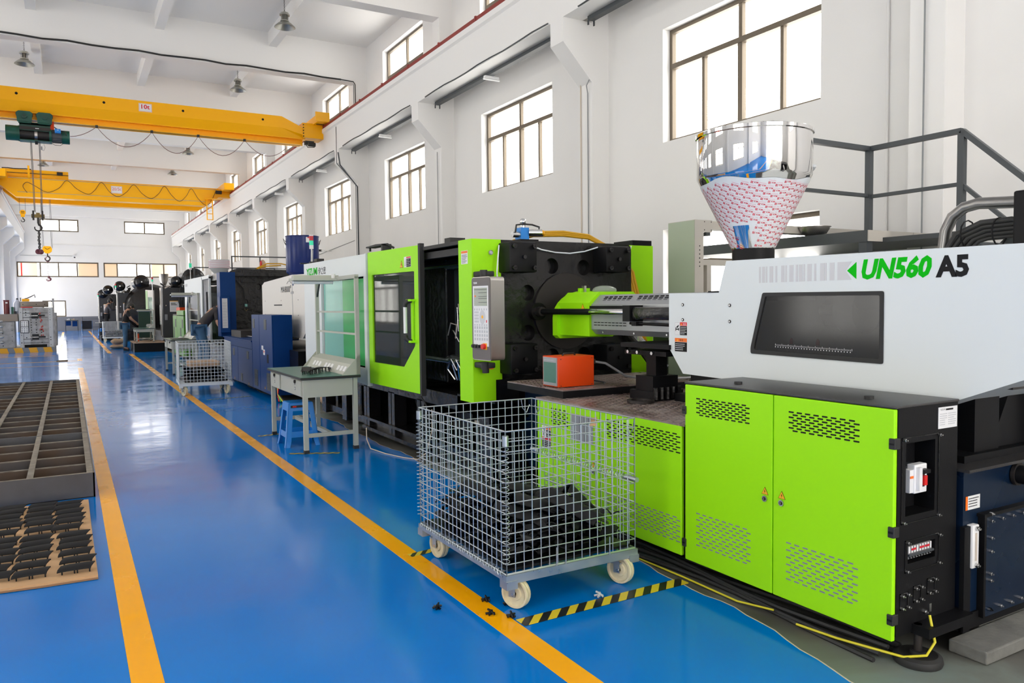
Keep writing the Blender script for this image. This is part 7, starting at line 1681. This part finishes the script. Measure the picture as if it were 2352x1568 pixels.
mb = MB('moldb'); mb.box(-2.6, -1.5, 31.6, 32.6, 1.08, 1.33, 'moldb', bev=.01); tag(mb.build('steel_block'), 'brownish steel block lying on the lower left mould', 'block')
mb = MB('moldb'); mb.box(-1.42, -.60, 31.7, 32.6, 1.56, 1.76, 'moldb', bev=.01)
for x in (-1.35, -.95, -.7): mb.disc((x, 31.698, 1.66), .015, .002, 'labelk', 8, 'y')
tag(mb.build('steel_block'), 'brownish steel block on top of the large upright mould', 'block')
mb = MB('mold'); mb.box(-.47, -.41, 31.45, 31.6, .17, 1.86, 'mold'); tag(mb.build('steel_post'), 'narrow upright steel bar at the right edge of the large mould', 'bar')
mb = MB('firered'); K['firered'] = mat('dark_red_cylinder', (0.13, 0.015, 0.02), 0.4)
mb.cyl((-1.84, 31.9, 1.335), (-1.84, 31.9, 1.80), .09, 'firered', 20); mb.cyl((-1.84, 31.9, 1.80), (-1.84, 31.9, 1.82), .095, 'firered', 20); mb.box(-1.86, -1.80, 31.8, 31.812, 1.70, 1.75, 'labelw'); tag(mb.build('red_canister'), 'dark red canister standing on the brownish block at the far left', 'canister')
K['bottle'] = mat('grey_white_bottle', (0.45, 0.48, 0.58), 0.3)
mb = MB('bottle'); mb.lathe((-1.52, 31.9, 1.335), [(.001, 0), (.11, 0), (.12, .02), (.12, .36), (.09, .42), (.05, .46), (.05, .5), (.001, .5)], 'bottle', 20); mb.cyl((-1.52, 31.9, 1.83), (-1.52, 31.9, 1.88), .03, 'rubber'); mb.tube([(-1.40, 31.9, 1.4), (-1.36, 31.9, 1.5), (-1.40, 31.9, 1.62)], .01, 'bottle'); tag(mb.build('spray_bottle'), 'grey white plastic bottle beside the red canister', 'bottle')
mb = MB('teal_dark'); mb.box(-1.70, -1.63, 31.75, 31.85, 1.335, 1.58, 'hoist'); mb.box(-1.62, -1.56, 31.72, 31.78, 1.335, 1.43, 'rubber'); tag(mb.build('small_green_can'), 'small dark green can between the red canister and the bottle', 'can')
t = thing('hand_tool', 'yellow handled tool with a curved arm lying on the top steel block', 'tool', (-1.25, 31.9, 1.765))
mb = MB('crane'); mb.box(-1.38, -1.16, 31.85, 31.95, 1.765, 1.86, 'crane', bev=.01); mb.build('tool_body', t); mb = MB('darksteel'); mb.tube([(-1.3, 31.9, 1.86), (-1.22, 31.9, 1.88), (-1.1, 31.9, 1.94), (-1.0, 31.9, 2.0), (-.98, 31.9, 1.9)], .015, 'darksteel', 8); mb.cyl((-1.42, 31.9, 1.77), (-1.42, 31.9, 1.9), .02, 'grey'); mb.build('tool_arm', t)
mb = MB('red'); mb.box(-1.40, -1.05, 31.35, 31.42, 1.5505, 1.575, 'red', bev=.005); tag(mb.build('red_rag'), 'red rag lying on the front edge of the large mould', 'rag')
mb = MB('rubber'); mb.prism([(-.33, 25.35), (-.05, 25.42), (-.1, 25.5), (-.3, 25.47)], 'z', .003, .03, m='rubber'); mb.prism([(-.3, 25.2), (-.1, 25.25), (-.13, 25.32), (-.31, 25.28)], 'z', .003, .02, m='card'); tag(mb.build('work_glove'), 'dark glove dropped on the yellow cross line', 'glove')

# far end furniture
t = thing('office_chair', 'black office chair with chrome sled legs far down the aisle', 'chair', (.85, 46, 0))
mb = MB('rubber'); mb.box(.62, 1.06, 45.8, 46.25, .42, .46, 'rubber', bev=.015); mb.build('seat', t)
mb = MB('rubber'); mb.obox((.84, 45.82, .66), (.22, 0, 0), (0, .015, .0), (0, -.03, .20), 'rubber'); mb.build('backrest', t)
mb = MB('chrome')
for x in (.60, 1.08): mb.tube([(x, 45.78, .86), (x, 45.82, .45), (x, 45.85, .02), (x, 46.25, .02), (x, 46.22, .44)], .012, 'chrome', 8)
mb.tube([(.60, 45.85, .02), (1.08, 45.85, .02)], .012, 'chrome', 8); mb.build('leg_frame', t)
t = thing('work_table', 'dark table with blue bins against the far grey wall', 'table', (.2, 57.5, 0))
mb = MB('dgrey'); mb.box(-.2, .56, 57.2, 58.0, .72, .76, 'dgrey'); mb.build('tabletop', t)
for x, y in ((-.18, 57.22), (.52, 57.22), (-.18, 57.95), (.52, 57.95)): mb = MB('dgrey'); mb.box(x, x+.04, y, y+.04, 0, .72, 'dgrey'); mb.build('leg', t)
mb = MB('blueplastic'); mb.box(-.15, .15, 57.3, 57.7, .40, .70, 'blue'); tag(mb.build('plastic_bin'), 'blue bin under the far table, left one', 'bin')
mb = MB('blueplastic'); mb.box(.22, .5, 57.3, 57.7, .35, .70, 'blue'); tag(mb.build('plastic_bin'), 'blue bin under the far table, right one', 'bin')
mb = MB('grey')
for k in range(8): mb.box(-.17+k*.09, -.11+k*.09, 57.4, 57.5, .762, .80+.03*(k % 3), random.choice(('grey', 'labelw', 'flgreen', 'sack')))
tag(mb.build('tool_clutter'), 'small mixed tools and boxes on the far table', 'tools', kind='stuff')
t = thing('steel_rack', 'thin dark steel rack against the far grey wall beside the last machine', 'rack', (1.3, 58, 0))
mb = MB('rubber')
for z in (.25, .78): mb.box(.8, 2.2, 58.4, 58.8, z, z+.03, 'dgrey')
for x in (.8, 2.17): mb.box(x, x+.03, 58.4, 58.43, 0, .95, 'dgrey')
mb.build('rack_frame', t)
mb = MB('rubber'); mb.lathe((1.42, 43.6, 0), [(.10, 0), (.13, .33), (.12, .33), (.09, .01)], 'rubber', 20); tag(mb.build('waste_bin'), 'black waste bin beside the far blue stool', 'bin')
mb = MB('bench'); mb.box(1.15, 1.6, 42.6, 43.2, .78, .80, 'bench'); mb.box(1.3, 1.34, 42.8, 42.84, 0, .78, 'dgrey'); mb.box(1.2, 1.45, 42.7, 43.0, 0, .02, 'dgrey'); tag(mb.build('small_stand'), 'small beige stand beside the man in grey', 'stand')
